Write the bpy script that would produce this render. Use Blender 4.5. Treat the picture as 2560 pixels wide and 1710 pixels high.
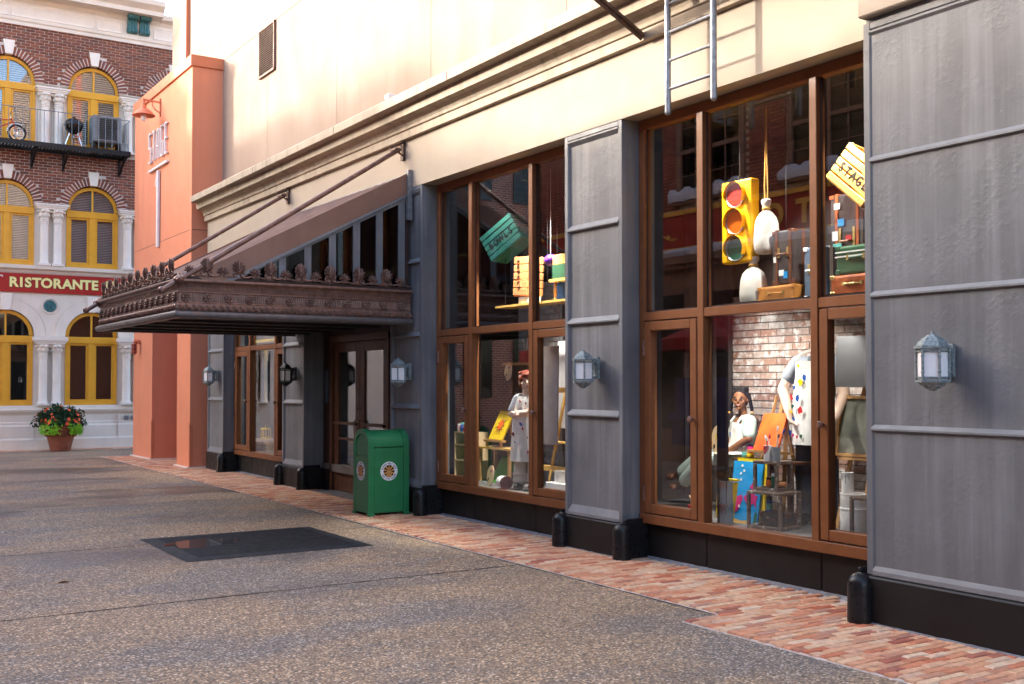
import bpy, bmesh, math, random
from mathutils import Vector, Matrix, Euler
R = math.radians
random.seed(7)
S = bpy.context.scene
for o in list(bpy.data.objects): bpy.data.objects.remove(o)
COL = S.collection
# ---------------------------------------------------------------- camera
cam = bpy.data.cameras.new('camera'); camo = bpy.data.objects.new('camera', cam); COL.objects.link(camo)
camo.location = (0, 0, 1.65); camo.rotation_euler = (R(91.3), 0, R(-32.9))
cam.sensor_fit = 'HORIZONTAL'; cam.sensor_width = 36; cam.lens = 37.97; cam.shift_y = 0.0163
cam.clip_start = .05; cam.clip_end = 2000
S.camera = camo
# ---------------------------------------------------------------- sky and sun
SUNV = Vector((1, -1.1, -.46)).normalized()          # direction in which sunlight travels
w = bpy.data.worlds.new('World'); S.world = w; w.use_nodes = True
wn = w.node_tree; sky = wn.nodes.new('ShaderNodeTexSky'); sky.sky_type = 'NISHITA'; sky.sun_disc = False
sky.sun_elevation = math.asin(-SUNV.z); sky.sun_rotation = math.atan2(-SUNV.x, -SUNV.y)
sky.dust_density = 3.0; sky.air_density = .7; sky.ozone_density = .4
wn.links.new(sky.outputs[0], wn.nodes['Background'].inputs[0]); wn.nodes['Background'].inputs[1].default_value = .15
sl = bpy.data.lights.new('sun', 'SUN'); sl.energy = .85; sl.angle = R(1.5); sl.color = (1, .89, .77)
so = bpy.data.objects.new('sun', sl); COL.objects.link(so); so.location = (-20, 20, 30)
so.rotation_euler = SUNV.to_track_quat('-Z', 'Y').to_euler()
S.view_settings.view_transform = 'Standard'; S.view_settings.look = 'None'
S.view_settings.exposure = 3.08; S.view_settings.gamma = 1; S.view_settings.use_curve_mapping = False
S.render.engine = 'CYCLES'
S.cycles.use_denoising = True; S.cycles.max_bounces = 8; S.cycles.transparent_max_bounces = 16; S.cycles.glossy_bounces = 4
S.cycles.diffuse_bounces = 5; S.cycles.sample_clamp_indirect = 6; S.cycles.caustics_reflective = False; S.cycles.caustics_refractive = False

# ---------------------------------------------------------------- materials
def _n(nt, t, **kw):
    n = nt.nodes.new(t)
    for k, v in kw.items():
        if k.startswith('i_'): n.inputs[k[2:].replace('_', ' ')].default_value = v
        else: setattr(n, k, v)
    return n
def _mix(nt, a, b, fac, mode='MIX'):
    m = nt.nodes.new('ShaderNodeMix'); m.data_type = 'RGBA'; m.blend_type = mode
    for i, v in ((6, a), (7, b)):
        if isinstance(v, (tuple, list)): m.inputs[i].default_value = (*v[:3], 1)
        else: nt.links.new(v, m.inputs[i])
    if isinstance(fac, (int, float)): m.inputs[0].default_value = fac
    else: nt.links.new(fac, m.inputs[0])
    return m.outputs[2]
def _ramp(nt, src, stops):
    r = nt.nodes.new('ShaderNodeValToRGB'); e = r.color_ramp.elements
    while len(e) < len(stops): e.new(.5)
    for el, (p, c) in zip(e, stops):
        el.position = p; el.color = (*c, 1) if isinstance(c, (tuple, list)) else (c, c, c, 1)
    nt.links.new(src, r.inputs[0]); return r.outputs[0]
def _pos(nt, scale=(1, 1, 1)):
    g = nt.nodes.new('ShaderNodeNewGeometry'); m = nt.nodes.new('ShaderNodeMapping'); m.inputs['Scale'].default_value = scale
    nt.links.new(g.outputs['Position'], m.inputs[0]); return m.outputs[0]
def _noise(nt, vec, scale, detail=4, rough=.55):
    n = nt.nodes.new('ShaderNodeTexNoise'); n.inputs['Scale'].default_value = scale; n.inputs['Detail'].default_value = detail
    n.inputs['Roughness'].default_value = rough; nt.links.new(vec, n.inputs['Vector']); return n.outputs['Fac']
def _rand(nt):                                        # a random number for every piece, joined or single
    g = nt.nodes.new('ShaderNodeNewGeometry'); o = nt.nodes.new('ShaderNodeObjectInfo')
    a = nt.nodes.new('ShaderNodeMath'); a.operation = 'ADD'; f = nt.nodes.new('ShaderNodeMath'); f.operation = 'FRACT'
    nt.links.new(g.outputs['Random Per Island'], a.inputs[0]); nt.links.new(o.outputs['Random'], a.inputs[1])
    nt.links.new(a.outputs[0], f.inputs[0]); return f.outputs[0]
MATS = {}
def M(name, col, rough=.6, metal=0, var=.12, vs=4, bump=0, bs=60, bdist=.004, streak=None, ss=6, samt=.5, ramp=None, spots=None, coat=0, rv=.1, spec=.28, patchy=False):
    m = bpy.data.materials.new(name); m.use_nodes = True; nt = m.node_tree; b = nt.nodes['Principled BSDF']
    p = _pos(nt)
    if ramp: base = _ramp(nt, _rand(nt), ramp)
    else: base = None
    nz = _noise(nt, p, vs, 5)
    lo = tuple(c * (1 - var) for c in col); hi = tuple(min(1, c * (1 + var)) for c in col)
    if base is None: c = _ramp(nt, nz, [(.3, lo), (.7, hi)])
    else:
        k = _ramp(nt, nz, [(.3, 1 - var), (.7, 1.0)]); c = _mix(nt, base, k, 1, 'MULTIPLY')
    if streak:                                        # run marks down a wall
        s = _noise(nt, _pos(nt, (ss, ss, ss * .05)), 1, 6, .6)
        big = _noise(nt, p, .9, 3)
        mm = nt.nodes.new('ShaderNodeMath'); mm.operation = 'MULTIPLY'
        nt.links.new(_ramp(nt, s, [(.47, 0), (.72, samt)]), mm.inputs[0]); nt.links.new(_ramp(nt, big, [(.3, .25), (.65, 1)]), mm.inputs[1])
        c = _mix(nt, c, streak, mm.outputs[0])
    if spots:                                         # (colour, scale, low, high)
        sp = _noise(nt, p, spots[1], 8, .7); c = _mix(nt, c, spots[0], _ramp(nt, sp, [(spots[2], 0), (spots[3], 1)]))
    nt.links.new(c, b.inputs['Base Color'])
    b.inputs['Metallic'].default_value = metal
    nt.links.new(_ramp(nt, _noise(nt, p, vs * 2.3, 4), [(.3, max(0, rough - rv)), (.7, min(1, rough + rv))]), b.inputs['Roughness'])
    b.inputs['Specular IOR Level'].default_value = spec
    if coat: b.inputs['Coat Weight'].default_value = coat; b.inputs['Coat Roughness'].default_value = .12
    if bump:
        bn = nt.nodes.new('ShaderNodeBump'); bn.inputs['Strength'].default_value = bump; bn.inputs['Distance'].default_value = bdist
        hgt = _noise(nt, p, bs, 6, .6)
        if patchy:                                    # blisters in patches, smooth paint between
            pm = _n(nt, 'ShaderNodeMath', operation='MULTIPLY'); nt.links.new(_ramp(nt, hgt, [(.45, 0), (.62, 1)]), pm.inputs[0]); nt.links.new(_ramp(nt, _noise(nt, p, 2.6, 3), [(.46, .12), (.62, 1)]), pm.inputs[1]); hgt = pm.outputs[0]
        nt.links.new(hgt, bn.inputs['Height']); nt.links.new(bn.outputs[0], b.inputs['Normal'])
    MATS[name] = m; return m
def glass(name, tint, refl=1.0, rough=.0):
    m = bpy.data.materials.new(name); m.use_nodes = True; nt = m.node_tree; nt.nodes.remove(nt.nodes['Principled BSDF'])
    lw = nt.nodes.new('ShaderNodeLayerWeight'); lw.inputs['Blend'].default_value = .5
    pw = _n(nt, 'ShaderNodeMath', operation='POWER'); pw.inputs[1].default_value = 5; nt.links.new(lw.outputs['Facing'], pw.inputs[0])
    ma = _n(nt, 'ShaderNodeMath', operation='MULTIPLY_ADD'); ma.inputs[1].default_value = .95 * refl; ma.inputs[2].default_value = .045 * refl
    ma.use_clamp = True; nt.links.new(pw.outputs[0], ma.inputs[0])
    t = nt.nodes.new('ShaderNodeBsdfTransparent'); t.inputs[0].default_value = (*tint, 1)
    g = nt.nodes.new('ShaderNodeBsdfGlossy'); g.inputs['Roughness'].default_value = rough; g.inputs['Color'].default_value = (1, 1, 1, 1)
    mx = nt.nodes.new('ShaderNodeMixShader'); nt.links.new(ma.outputs[0], mx.inputs[0]); nt.links.new(t.outputs[0], mx.inputs[1]); nt.links.new(g.outputs[0], mx.inputs[2])
    nt.links.new(mx.outputs[0], nt.nodes['Material Output'].inputs[0]); MATS[name] = m; return m
def emit(name, col, st):
    m = bpy.data.materials.new(name); m.use_nodes = True; b = m.node_tree.nodes['Principled BSDF']
    b.inputs['Base Color'].default_value = (*col, 1); b.inputs['Emission Color'].default_value = (*col, 1); b.inputs['Emission Strength'].default_value = st
    MATS[name] = m; return m
CREAM = (.385, .322, .252)
M('cream', CREAM, .75, var=.05, vs=1.5, bump=.25, bs=140, streak=(.42, .34, .25), ss=5, samt=.28, spots=((.45, .37, .28), 7, .62, .8))
M('upper_cream', (.31, .228, .175), .8, var=.07, vs=.8, bump=.3, bs=120, streak=(.23, .16, .115), ss=3, samt=.5)
M('cornice_cream', (.38, .315, .24), .75, var=.1, vs=2.5, bump=.2, bs=150, streak=(.17, .14, .105), ss=8, samt=.75)
M('orange_stucco', (.70, .252, .138), .8, var=.05, vs=1.2, bump=.35, bs=110, streak=(.52, .19, .11), ss=4, samt=.55)
M('orange_metal', (.56, .18, .09), .55, var=.05)
M('grey_paint', (.142, .147, .157), .46, var=.2, vs=1.6, bump=.2, bs=22, bdist=.008, streak=(.30, .31, .325), ss=9, samt=.62, patchy=True, spots=((.34, .35, .36), 24, .66, .74))
M('grey_paint_light', (.20, .206, .216), .5, var=.10, vs=6, bump=.3, bs=40, bdist=.006)
M('black_plinth', (.014, .0125, .0125), .45, var=.25, vs=3, bump=.12, bs=30, spots=((.06, .055, .05), 12, .66, .8))
M('mat_rubber', (.026, .027, .031), .7, var=.2, vs=6)
M('black_guard', (.012, .012, .013), .32, var=.2, vs=9, bump=.05, bs=40)
M('brown_frame', (.19, .07, .026), .42, var=.10, vs=7, bump=.06, bs=60, streak=(.3, .14, .07), ss=7, samt=.3)
M('door_bronze', (.11, .05, .028), .4, var=.12, vs=5)
M('bronze', (.20, .115, .09), .36, metal=.4, var=.3, vs=14, bump=.25, bs=80, spots=((.24, .16, .14), 20, .58, .75))
M('bronze_dark', (.055, .03, .026), .5, metal=.2, var=.25, vs=9)
M('roof_brown', (.24, .135, .10), .45, metal=.2, var=.1, vs=3, streak=(.28, .18, .14), ss=6, samt=.4)
M('zinc_bar', (.13, .115, .115), .38, metal=.4, var=.25, vs=7, spots=((.2, .11, .07), 6, .58, .75))
M('rib_highlight', (.46, .32, .26), .5, metal=.1, var=.15, vs=5)  # seams coloured lighter than the roof to imitate their highlights
M('vent_brown', (.17, .085, .06), .6, var=.1)
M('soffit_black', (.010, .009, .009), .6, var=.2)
M('verdigris', (.24, .285, .29), .5, metal=.25, var=.35, vs=40, spots=((.09, .10, .105), 55, .5, .65), bump=.1)
M('lamp_black', (.03, .03, .032), .45, metal=.4, var=.2)
M('frosted', (.86, .84, .83), .35, var=.03)
M('galv', (.27, .28, .30), .4, metal=.6, var=.25, vs=20, spots=((.32, .13, .06), 13, .66, .76))
M('rusty_steel', (.12, .075, .055), .55, metal=.3, var=.35, vs=12, spots=((.3, .11, .05), 8, .58, .75))
M('stone', (.74, .65, .55), .8, var=.06, vs=2.5, bump=.25, bs=90, streak=(.55, .47, .39), ss=6, samt=.3)
M('stone_white', (.78, .70, .61), .75, var=.05, vs=4, bump=.15, bs=60)
M('yellow_paint', (.70, .34, .028), .42, var=.06, vs=5)
M('mortar', (.68, .61, .55), .9, var=.12, vs=30)
M('red_brick', (.15, .05, .035), .85, var=.35, vs=25, bump=.4, bs=70, ramp=[(0, (.28, .086, .048)), (.25, (.21, .066, .042)), (.5, (.33, .108, .06)), (.75, (.17, .066, .05)), (1, (.26, .09, .06))])
M('paver', (.5, .2, .1), .85, var=.3, vs=22, bump=.5, bs=60, bdist=.006, spots=((.76, .62, .52), 16, .64, .86),
  ramp=[(0, (.60, .17, .085)), (.14, (.78, .40, .22)), (.3, (.84, .56, .35)), (.45, (.70, .25, .13)), (.58, (.80, .47, .28)), (.7, (.44, .13, .085)), (.82, (.85, .62, .42)), (1, (.72, .30, .16))])
M('paver_mortar', (.58, .50, .45), .9, var=.25, vs=20, bump=.3, bs=90)
M('sealant', (.19, .19, .20), .8, var=.25, vs=12, bump=.4, bs=60)
M('sign_red', (.37, .018, .012), .5, var=.07)
M('letter_yellow', (.85, .74, .30), .5, var=.03)
M('letter_edge', (.05, .03, .01), .6)
M('teal', (.055, .16, .17), .45, metal=.2, var=.35, vs=18)
M('white_letter', (.72, .70, .69), .45, metal=.1, var=.06)
M('green_paint', (.026, .185, .068), .36, var=.12, vs=3, spots=((.05, .16, .08), 9, .62, .8), coat=.25, rv=.08)
M('sticker_white', (.8, .8, .82), .4, var=.02); M('sticker_navy', (.02, .02, .08), .4); M('sticker_brown', (.035, .014, .008), .4); M('sticker_orange', (.76, .36, .11), .4)
M('terracotta', (.27, .085, .048), .75, var=.12, vs=9, bump=.15, bs=70)
M('leaf_dark', (.022, .055, .018), .5, var=.4, vs=30); M('leaf_lime', (.22, .46, .02), .5, var=.25, vs=30); M('petal', (.78, .11, .035), .55, var=.2, vs=40); M('soil', (.03, .02, .014), .95)
M('black_metal', (.016, .016, .017), .45, metal=.3, var=.2); M('grey_metal', (.2, .205, .215), .45, metal=.5, var=.15)
M('chrome', (.7, .7, .72), .15, metal=1, var=.02); M('bike_red', (.48, .025, .04), .3); M('rubber', (.02, .02, .02), .8)
M('enamel_black', (.012, .012, .013), .15, coat=.4, var=.1)
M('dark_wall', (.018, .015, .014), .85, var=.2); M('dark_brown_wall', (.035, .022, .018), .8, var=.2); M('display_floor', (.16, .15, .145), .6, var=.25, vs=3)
M('blind', (.36, .345, .335), .6, var=.03)
M('wood', (.50, .27, .10), .5, var=.2, vs=9, streak=(.32, .15, .05), ss=20, samt=.6); M('wood_pale', (.72, .52, .30), .5, var=.1, vs=9)
M('wood_orange', (.62, .26, .10), .5, var=.15, vs=9); M('wood_dark', (.10, .04, .022), .5, var=.25, vs=9); M('wood_yellow', (.78, .46, .12), .45, var=.12, vs=10, streak=(.5, .26, .06), ss=18, samt=.5)
M('teal_crate', (.05, .30, .25), .55, var=.12); M('white_cloth', (.72, .70, .66), .85, var=.06, vs=12, bump=.3, bs=25); M('sack', (.66, .62, .55), .9, var=.06, vs=14, bump=.35, bs=120)
M('rope', (.62, .34, .08), .8, var=.15, vs=40); M('signal_yellow', (.86, .44, .008), .38, var=.04); M('lens_red', (.25, .03, .025), .12, coat=.5); M('lens_amber', (.45, .10, .01), .12, coat=.5); M('lens_green', (.02, .09, .055), .12, coat=.5); M('lens_rim', (.35, .33, .32), .3, metal=.6)
M('leather_brown', (.13, .045, .022), .4, var=.3, vs=14); M('leather_tan', (.46, .19, .045), .4, var=.2, vs=12); M('leather_orange', (.42, .10, .03), .4, var=.3, vs=14); M('case_dark', (.05, .042, .042), .55, var=.2); M('case_blue', (.10, .15, .22), .5, var=.2); M('case_green', (.035, .11, .055), .4, var=.15); M('brass', (.5, .36, .14), .35, metal=.7)
M('skin_pale', (.74, .52, .40), .5, var=.04); M('skin_brown', (.29, .125, .062), .5, var=.08); M('hair_red', (.22, .035, .012), .6, var=.3, vs=40, bump=.5, bs=90); M('hair_dark', (.016, .012, .012), .7, var=.4, vs=50, bump=.6, bs=90)
M('shirt_grey', (.21, .225, .26), .85, var=.08, vs=12, bump=.2, bs=30); M('shirt_mint', (.58, .70, .63), .85, var=.06, vs=12, bump=.2, bs=30); M('trousers', (.58, .52, .43), .9, var=.12, vs=10, bump=.4, bs=18, bdist=.02); M('jeans', (.022, .03, .05), .85, var=.5, vs=9, bump=.3, bs=30); M('lip', (.5, .22, .18), .5); M('eye', (.02, .015, .012), .2); M('eye_white', (.5, .48, .46), .3)
for nm, c in (('p_red', (.55, .03, .035)), ('p_blue', (.02, .09, .38)), ('p_cyan', (.008, .30, .68)), ('p_yellow', (.9, .62, .01)), ('p_orange', (.88, .14, .006)), ('p_green', (.06, .30, .015)), ('p_magenta', (.6, .02, .18)), ('p_purple', (.10, .02, .42)), ('p_white', (.82, .80, .78)), ('p_maroon', (.16, .012, .02)), ('p_grey', (.27, .29, .31)), ('p_black', (.015, .015, .015)), ('p_dkgreen', (.01, .10, .05)), ('p_pink', (.75, .5, .55)), ('p_aqua', (.15, .55, .5)), ('p_rust', (.3, .08, .03))):
    M(nm, c, .42, var=.08, vs=14)
M('canvas_orange', (.86, .13, .005), .5, var=.35, vs=7); M('weathered', (.16, .11, .085), .75, var=.3, vs=18, spots=((.6, .57, .53), 20, .56, .68), bump=.3)
M('white_brick', (.6, .5, .45), .8, var=.3, vs=18, bump=.4, bs=60, spots=((.74, .72, .70), 9, .5, .66), ramp=[(0, (.55, .44, .38)), (.3, (.40, .20, .14)), (.5, (.62, .56, .52)), (.75, (.34, .17, .13)), (1, (.6, .52, .47))])
M('grey_brick', (.4, .4, .4), .85, var=.25, vs=18, bump=.4, bs=60, ramp=[(0, (.46, .46, .45)), (.5, (.34, .335, .33)), (1, (.5, .49, .48))])
M('dark_mortar', (.17, .16, .155), .9, var=.2, vs=30); M('grey_mortar', (.3, .3, .3), .9, var=.2, vs=30)
M('drape', (.045, .035, .035), .9, var=.3, vs=6); M('dull_picture', (.20, .21, .17), .6, var=.35, vs=7)
M('grey_board', (.075, .075, .08), .7, var=.08)
M('snow', (.55, .55, .62), .7, var=.04, bump=.3, bs=8, bdist=.03); M('opp_sign', (.40, .045, .03), .5, var=.15, vs=8); M('gold', (.85, .48, .10), .4, metal=.1, var=.1); M('opp_brown', (.27, .155, .11), .6, var=.1); M('opp_brick', (.13, .04, .028), .85, var=.3, vs=25, ramp=[(0, (.40, .13, .085)), (.4, (.30, .095, .07)), (.7, (.47, .16, .105)), (1, (.25, .09, .075))]); M('umbrella_red', (.34, .02, .018), .8, var=.1); M('umbrella_blue', (.03, .03, .18), .8, var=.1)
glass('window_glass', (.93, .95, .95), 1.7); glass('clear_glass', (.97, .97, .97), 1.0); glass('dark_glass', (.10, .105, .11), 1.0)
def far_brick():                                      # brickwork too distant to tell the bricks apart
    m = bpy.data.materials.new('far_brick'); m.use_nodes = True; nt = m.node_tree; b = nt.nodes['Principled BSDF']; t = nt.nodes.new('ShaderNodeTexBrick'); t.inputs['Scale'].default_value = 1
    g_ = nt.nodes.new('ShaderNodeNewGeometry'); sp = nt.nodes.new('ShaderNodeSeparateXYZ'); cb = nt.nodes.new('ShaderNodeCombineXYZ'); nt.links.new(g_.outputs['Position'], sp.inputs[0]); nt.links.new(sp.outputs[0], cb.inputs[0]); nt.links.new(sp.outputs[2], cb.inputs[1]); nt.links.new(cb.outputs[0], t.inputs['Vector'])
    for k, v in (('Color1', (.24, .08, .055, 1)), ('Color2', (.17, .058, .045, 1)), ('Mortar', (.45, .4, .36, 1)), ('Brick Width', .22), ('Row Height', .075), ('Mortar Size', .008)): t.inputs[k].default_value = v
    nt.links.new(t.outputs[0], b.inputs['Base Color']); b.inputs['Roughness'].default_value = .85; MATS['far_brick'] = m
far_brick()
emit('bulb', (1, .78, .5), 14)
# ---------------------------------------------------------------- mesh helpers
OFF = {}
class MB:
    def __init__(s): s.v = []; s.f = []; s.mi = []; s.cur = 0
    def add(s, vs, fs):
        k = len(s.v); s.v += [tuple(p) for p in vs]; s.f += [tuple(i + k for i in f) for f in fs]; s.mi += [s.cur] * len(fs); return s
    def box(s, x0, x1, y0, y1, z0, z1):
        return s.add([(x0, y0, z0), (x1, y0, z0), (x1, y1, z0), (x0, y1, z0), (x0, y0, z1), (x1, y0, z1), (x1, y1, z1), (x0, y1, z1)],
                     [(0, 3, 2, 1), (4, 5, 6, 7), (0, 1, 5, 4), (1, 2, 6, 5), (2, 3, 7, 6), (3, 0, 4, 7)])
    def obox(s, c, size, rot=None):
        k = len(s.v); hx, hy, hz = (d / 2 for d in size); s.box(-hx, hx, -hy, hy, -hz, hz)
        m = rot if rot is not None else Matrix.Identity(3); c = Vector(c)
        for i in range(k, len(s.v)): s.v[i] = tuple(m @ Vector(s.v[i]) + c)
        return s
    def bar(s, p, q, wd, dp=None, up=(0, 0, 1)):
        p, q = Vector(p), Vector(q); d = q - p; z = d.normalized(); u = Vector(up)
        if abs(z.dot(u)) > .98: u = Vector((1, 0, 0))
        x = u.cross(z).normalized(); y = z.cross(x); return s.obox((p + q) / 2, (wd, dp or wd, d.length), Matrix((x, y, z)).transposed())
    def ring(s, c, x, y, rx, ry, n): return [c + x * (rx * math.cos(2 * math.pi * i / n)) + y * (ry * math.sin(2 * math.pi * i / n)) for i in range(n)]
    def loft(s, rings, cap=True):
        n = len(rings[0]); vs = [p for r in rings for p in r]; fs = []
        for j in range(len(rings) - 1):
            for i in range(n): a = j * n + i; b = j * n + (i + 1) % n; fs.append((a, b, b + n, a + n))
        if cap: fs.append(tuple(range(n))[::-1]); fs.append(tuple((len(rings) - 1) * n + i for i in range(n)))
        return s.add(vs, fs)
    def cyl(s, p, q, r0, r1=None, n=12, cap=True):
        p, q = Vector(p), Vector(q); z = (q - p).normalized(); x = z.orthogonal().normalized(); y = z.cross(x); r1 = r0 if r1 is None else r1
        return s.loft([s.ring(p, x, y, r0, r0, n), s.ring(q, x, y, r1, r1, n)], cap)
    def tube(s, pts, r, n=8):
        pts = [Vector(p) for p in pts]; rs = []; x = None
        for i, p in enumerate(pts):
            d = (pts[min(i + 1, len(pts) - 1)] - pts[max(i - 1, 0)]).normalized()
            x = d.orthogonal().normalized() if x is None else (x - d * x.dot(d)).normalized()
            rr = r[i] if isinstance(r, (list, tuple)) else r
            rs.append(s.ring(p, x, d.cross(x), rr, rr, n))
        return s.loft(rs)
    def lathe(s, prof, c=(0, 0, 0), n=20, axis=None):
        c = Vector(c); m = axis if axis is not None else Matrix.Identity(3); X, Y, Z = m.col[0], m.col[1], m.col[2]
        return s.loft([s.ring(c + Z * z, X, Y, max(r, 1e-4), max(r, 1e-4), n) for r, z in prof])
    def sph(s, c, r, n=12, m=8, rot=None):
        c = Vector(c); r = (r, r, r) if isinstance(r, (int, float)) else r; mt = rot if rot is not None else Matrix.Identity(3); rs = []
        for j in range(m + 1):
            t = math.pi * j / m; st = max(math.sin(t), 1e-3)
            rs.append([c + mt @ Vector((r[0] * st * math.cos(2 * math.pi * i / n), r[1] * st * math.sin(2 * math.pi * i / n), -r[2] * math.cos(t))) for i in range(n)])
        return s.loft(rs)
    def cap2(s, p, q, r0, r1, n=12): s.cyl(p, q, r0, r1, n); s.sph(p, r0, n, 8); return s.sph(q, r1, n, 8)
    def prism(s, poly, o, u, v, d):                    # polygon in the plane o + a*u + b*v, thickened along vector d
        o, u, v, d = map(Vector, (o, u, v, d)); n = len(poly)
        a = [o + u * x + v * y for x, y in poly]
        return s.add(a + [p + d for p in a], [tuple(range(n))[::-1], tuple(range(n, 2 * n))] + [(i, (i + 1) % n, (i + 1) % n + n, i + n) for i in range(n)])
    def sweep_y(s, prof, y0, y1):                      # closed (x, z) outline run along y
        n = len(prof); return s.add([(x, y0, z) for x, z in prof] + [(x, y1, z) for x, z in prof], [tuple(range(n)), tuple(range(n, 2 * n))[::-1]] + [(i, i + n, (i + 1) % n + n, (i + 1) % n) for i in range(n)])
    def torus(s, c, Rr, r, axis=None, n=20, m=6, a0=0, a1=2 * math.pi):
        mt = axis if axis is not None else Matrix.Identity(3); c = Vector(c); pts = []; k = n
        full = abs(a1 - a0) > 6.28
        for i in range(n + 1): t = a0 + (a1 - a0) * i / n; pts.append(c + mt @ Vector((Rr * math.cos(t), Rr * math.sin(t), 0)))
        return s.tube(pts, r, m)
    def xf(s, m, k=0):
        for i in range(k, len(s.v)): s.v[i] = tuple(m @ Vector(s.v[i]))
        return s
    def mesh(s, name, mats, off=Vector(), smooth=None):
        me = bpy.data.meshes.new(name); me.from_pydata([(x - off[0], y - off[1], z - off[2]) for x, y, z in s.v], [], s.f)
        for mm in (mats if isinstance(mats, (list, tuple)) else [mats]): me.materials.append(MATS[mm] if isinstance(mm, str) else mm)
        if isinstance(mats, (list, tuple)): me.polygons.foreach_set('material_index', s.mi)
        if smooth:
            me.polygons.foreach_set('use_smooth', [True] * len(me.polygons)); me.set_sharp_from_angle(angle=R(smooth))
        me.update(); return me
    def build(s, name, mats, parent=None, smooth=None, bevel=0, loc=None, kind=None):
        off = OFF.get(parent, Vector()) if parent is not None else Vector(loc or (0, 0, 0))
        o = bpy.data.objects.new(name, s.mesh(name, mats, off, smooth)); COL.objects.link(o)
        if parent is not None: o.parent = parent
        else: o.location = off
        OFF[o] = off.copy()
        if bevel:
            bm = o.modifiers.new('edge', 'BEVEL'); bm.width = bevel; bm.segments = 2 if bevel > .015 else 1; bm.limit_method = 'ANGLE'; bm.angle_limit = R(40)
        if kind: o['kind'] = kind
        return o
def tag(o, label=None, cat=None, group=None, kind=None):
    if label: o['label'] = label
    if cat: o['category'] = cat
    if group: o['group'] = group
    if kind: o['kind'] = kind
    return o
def thing(name, label, cat, loc=(0, 0, 0), group=None):
    o = bpy.data.objects.new(name, None); COL.objects.link(o); o.location = loc; o.empty_display_size = .1; OFF[o] = Vector(loc)
    return tag(o, label, cat, group)
def node(name, parent):                                # an Empty part that holds sub-parts
    o = bpy.data.objects.new(name, None); COL.objects.link(o); o.parent = parent; o.empty_display_size = .05; OFF[o] = OFF[parent].copy(); return o
def inst(name, me, parent, loc, rot=None, scale=None):  # a piece that shares mesh data; loc in world coordinates
    o = bpy.data.objects.new(name, me); COL.objects.link(o)
    if parent is not None: o.parent = parent; o.location = Vector(loc) - OFF[parent]
    else: o.location = loc
    if rot is not None: o.rotation_euler = rot
    if scale is not None: o.scale = scale
    OFF[o] = Vector(loc); return o
def kids(o): return [c for c in bpy.data.objects if c.parent is o]
def dup(o, loc, label=None, rz=None, group=None, parent=None):
    def cp(a, par):
        c = a.copy(); COL.objects.link(c); c.parent = par
        for k in KID.get(a, ()): cp(k, c)
        return c
    global KID
    KID = {}
    for q in bpy.data.objects:
        if q.parent is not None: KID.setdefault(q.parent, []).append(q)
    c = cp(o, parent); c.location = loc
    if rz is not None: c.rotation_euler.z = rz
    return tag(c, label, None, group)
_font = None
def letter(ch, parent, mat, size, depth, mtx, name='letter', sx=1.0, offset=0.0, align='CENTER'):
    cu = bpy.data.curves.new('letter', 'FONT'); cu.body = ch; cu.size = size; cu.extrude = depth; cu.offset = offset; cu.align_x = align; cu.align_y = 'BOTTOM_BASELINE'
    cu.resolution_u = 3; cu.materials.append(MATS[mat])
    t = bpy.data.objects.new(name, cu); me = bpy.data.meshes.new_from_object(t); bpy.data.objects.remove(t)
    if not me.materials: me.materials.append(MATS[mat])
    o = bpy.data.objects.new(name, me); COL.objects.link(o); o.parent = parent
    o.matrix_local = Matrix.Translation(-OFF[parent]) @ mtx @ Matrix.Diagonal((sx, 1, 1, 1)); OFF[o] = OFF[parent]; return o
def face_mtx(p, right, up):
    r, u = Vector(right).normalized(), Vector(up).normalized(); n = r.cross(u)
    m = Matrix((r, u, n)).transposed().to_4x4(); m.translation = Vector(p); return m
NX = ((0, -1, 0), (0, 0, 1))      # a face that looks along -x: text runs along -y
NY = ((1, 0, 0), (0, 0, 1))       # a face that looks along -y
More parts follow.
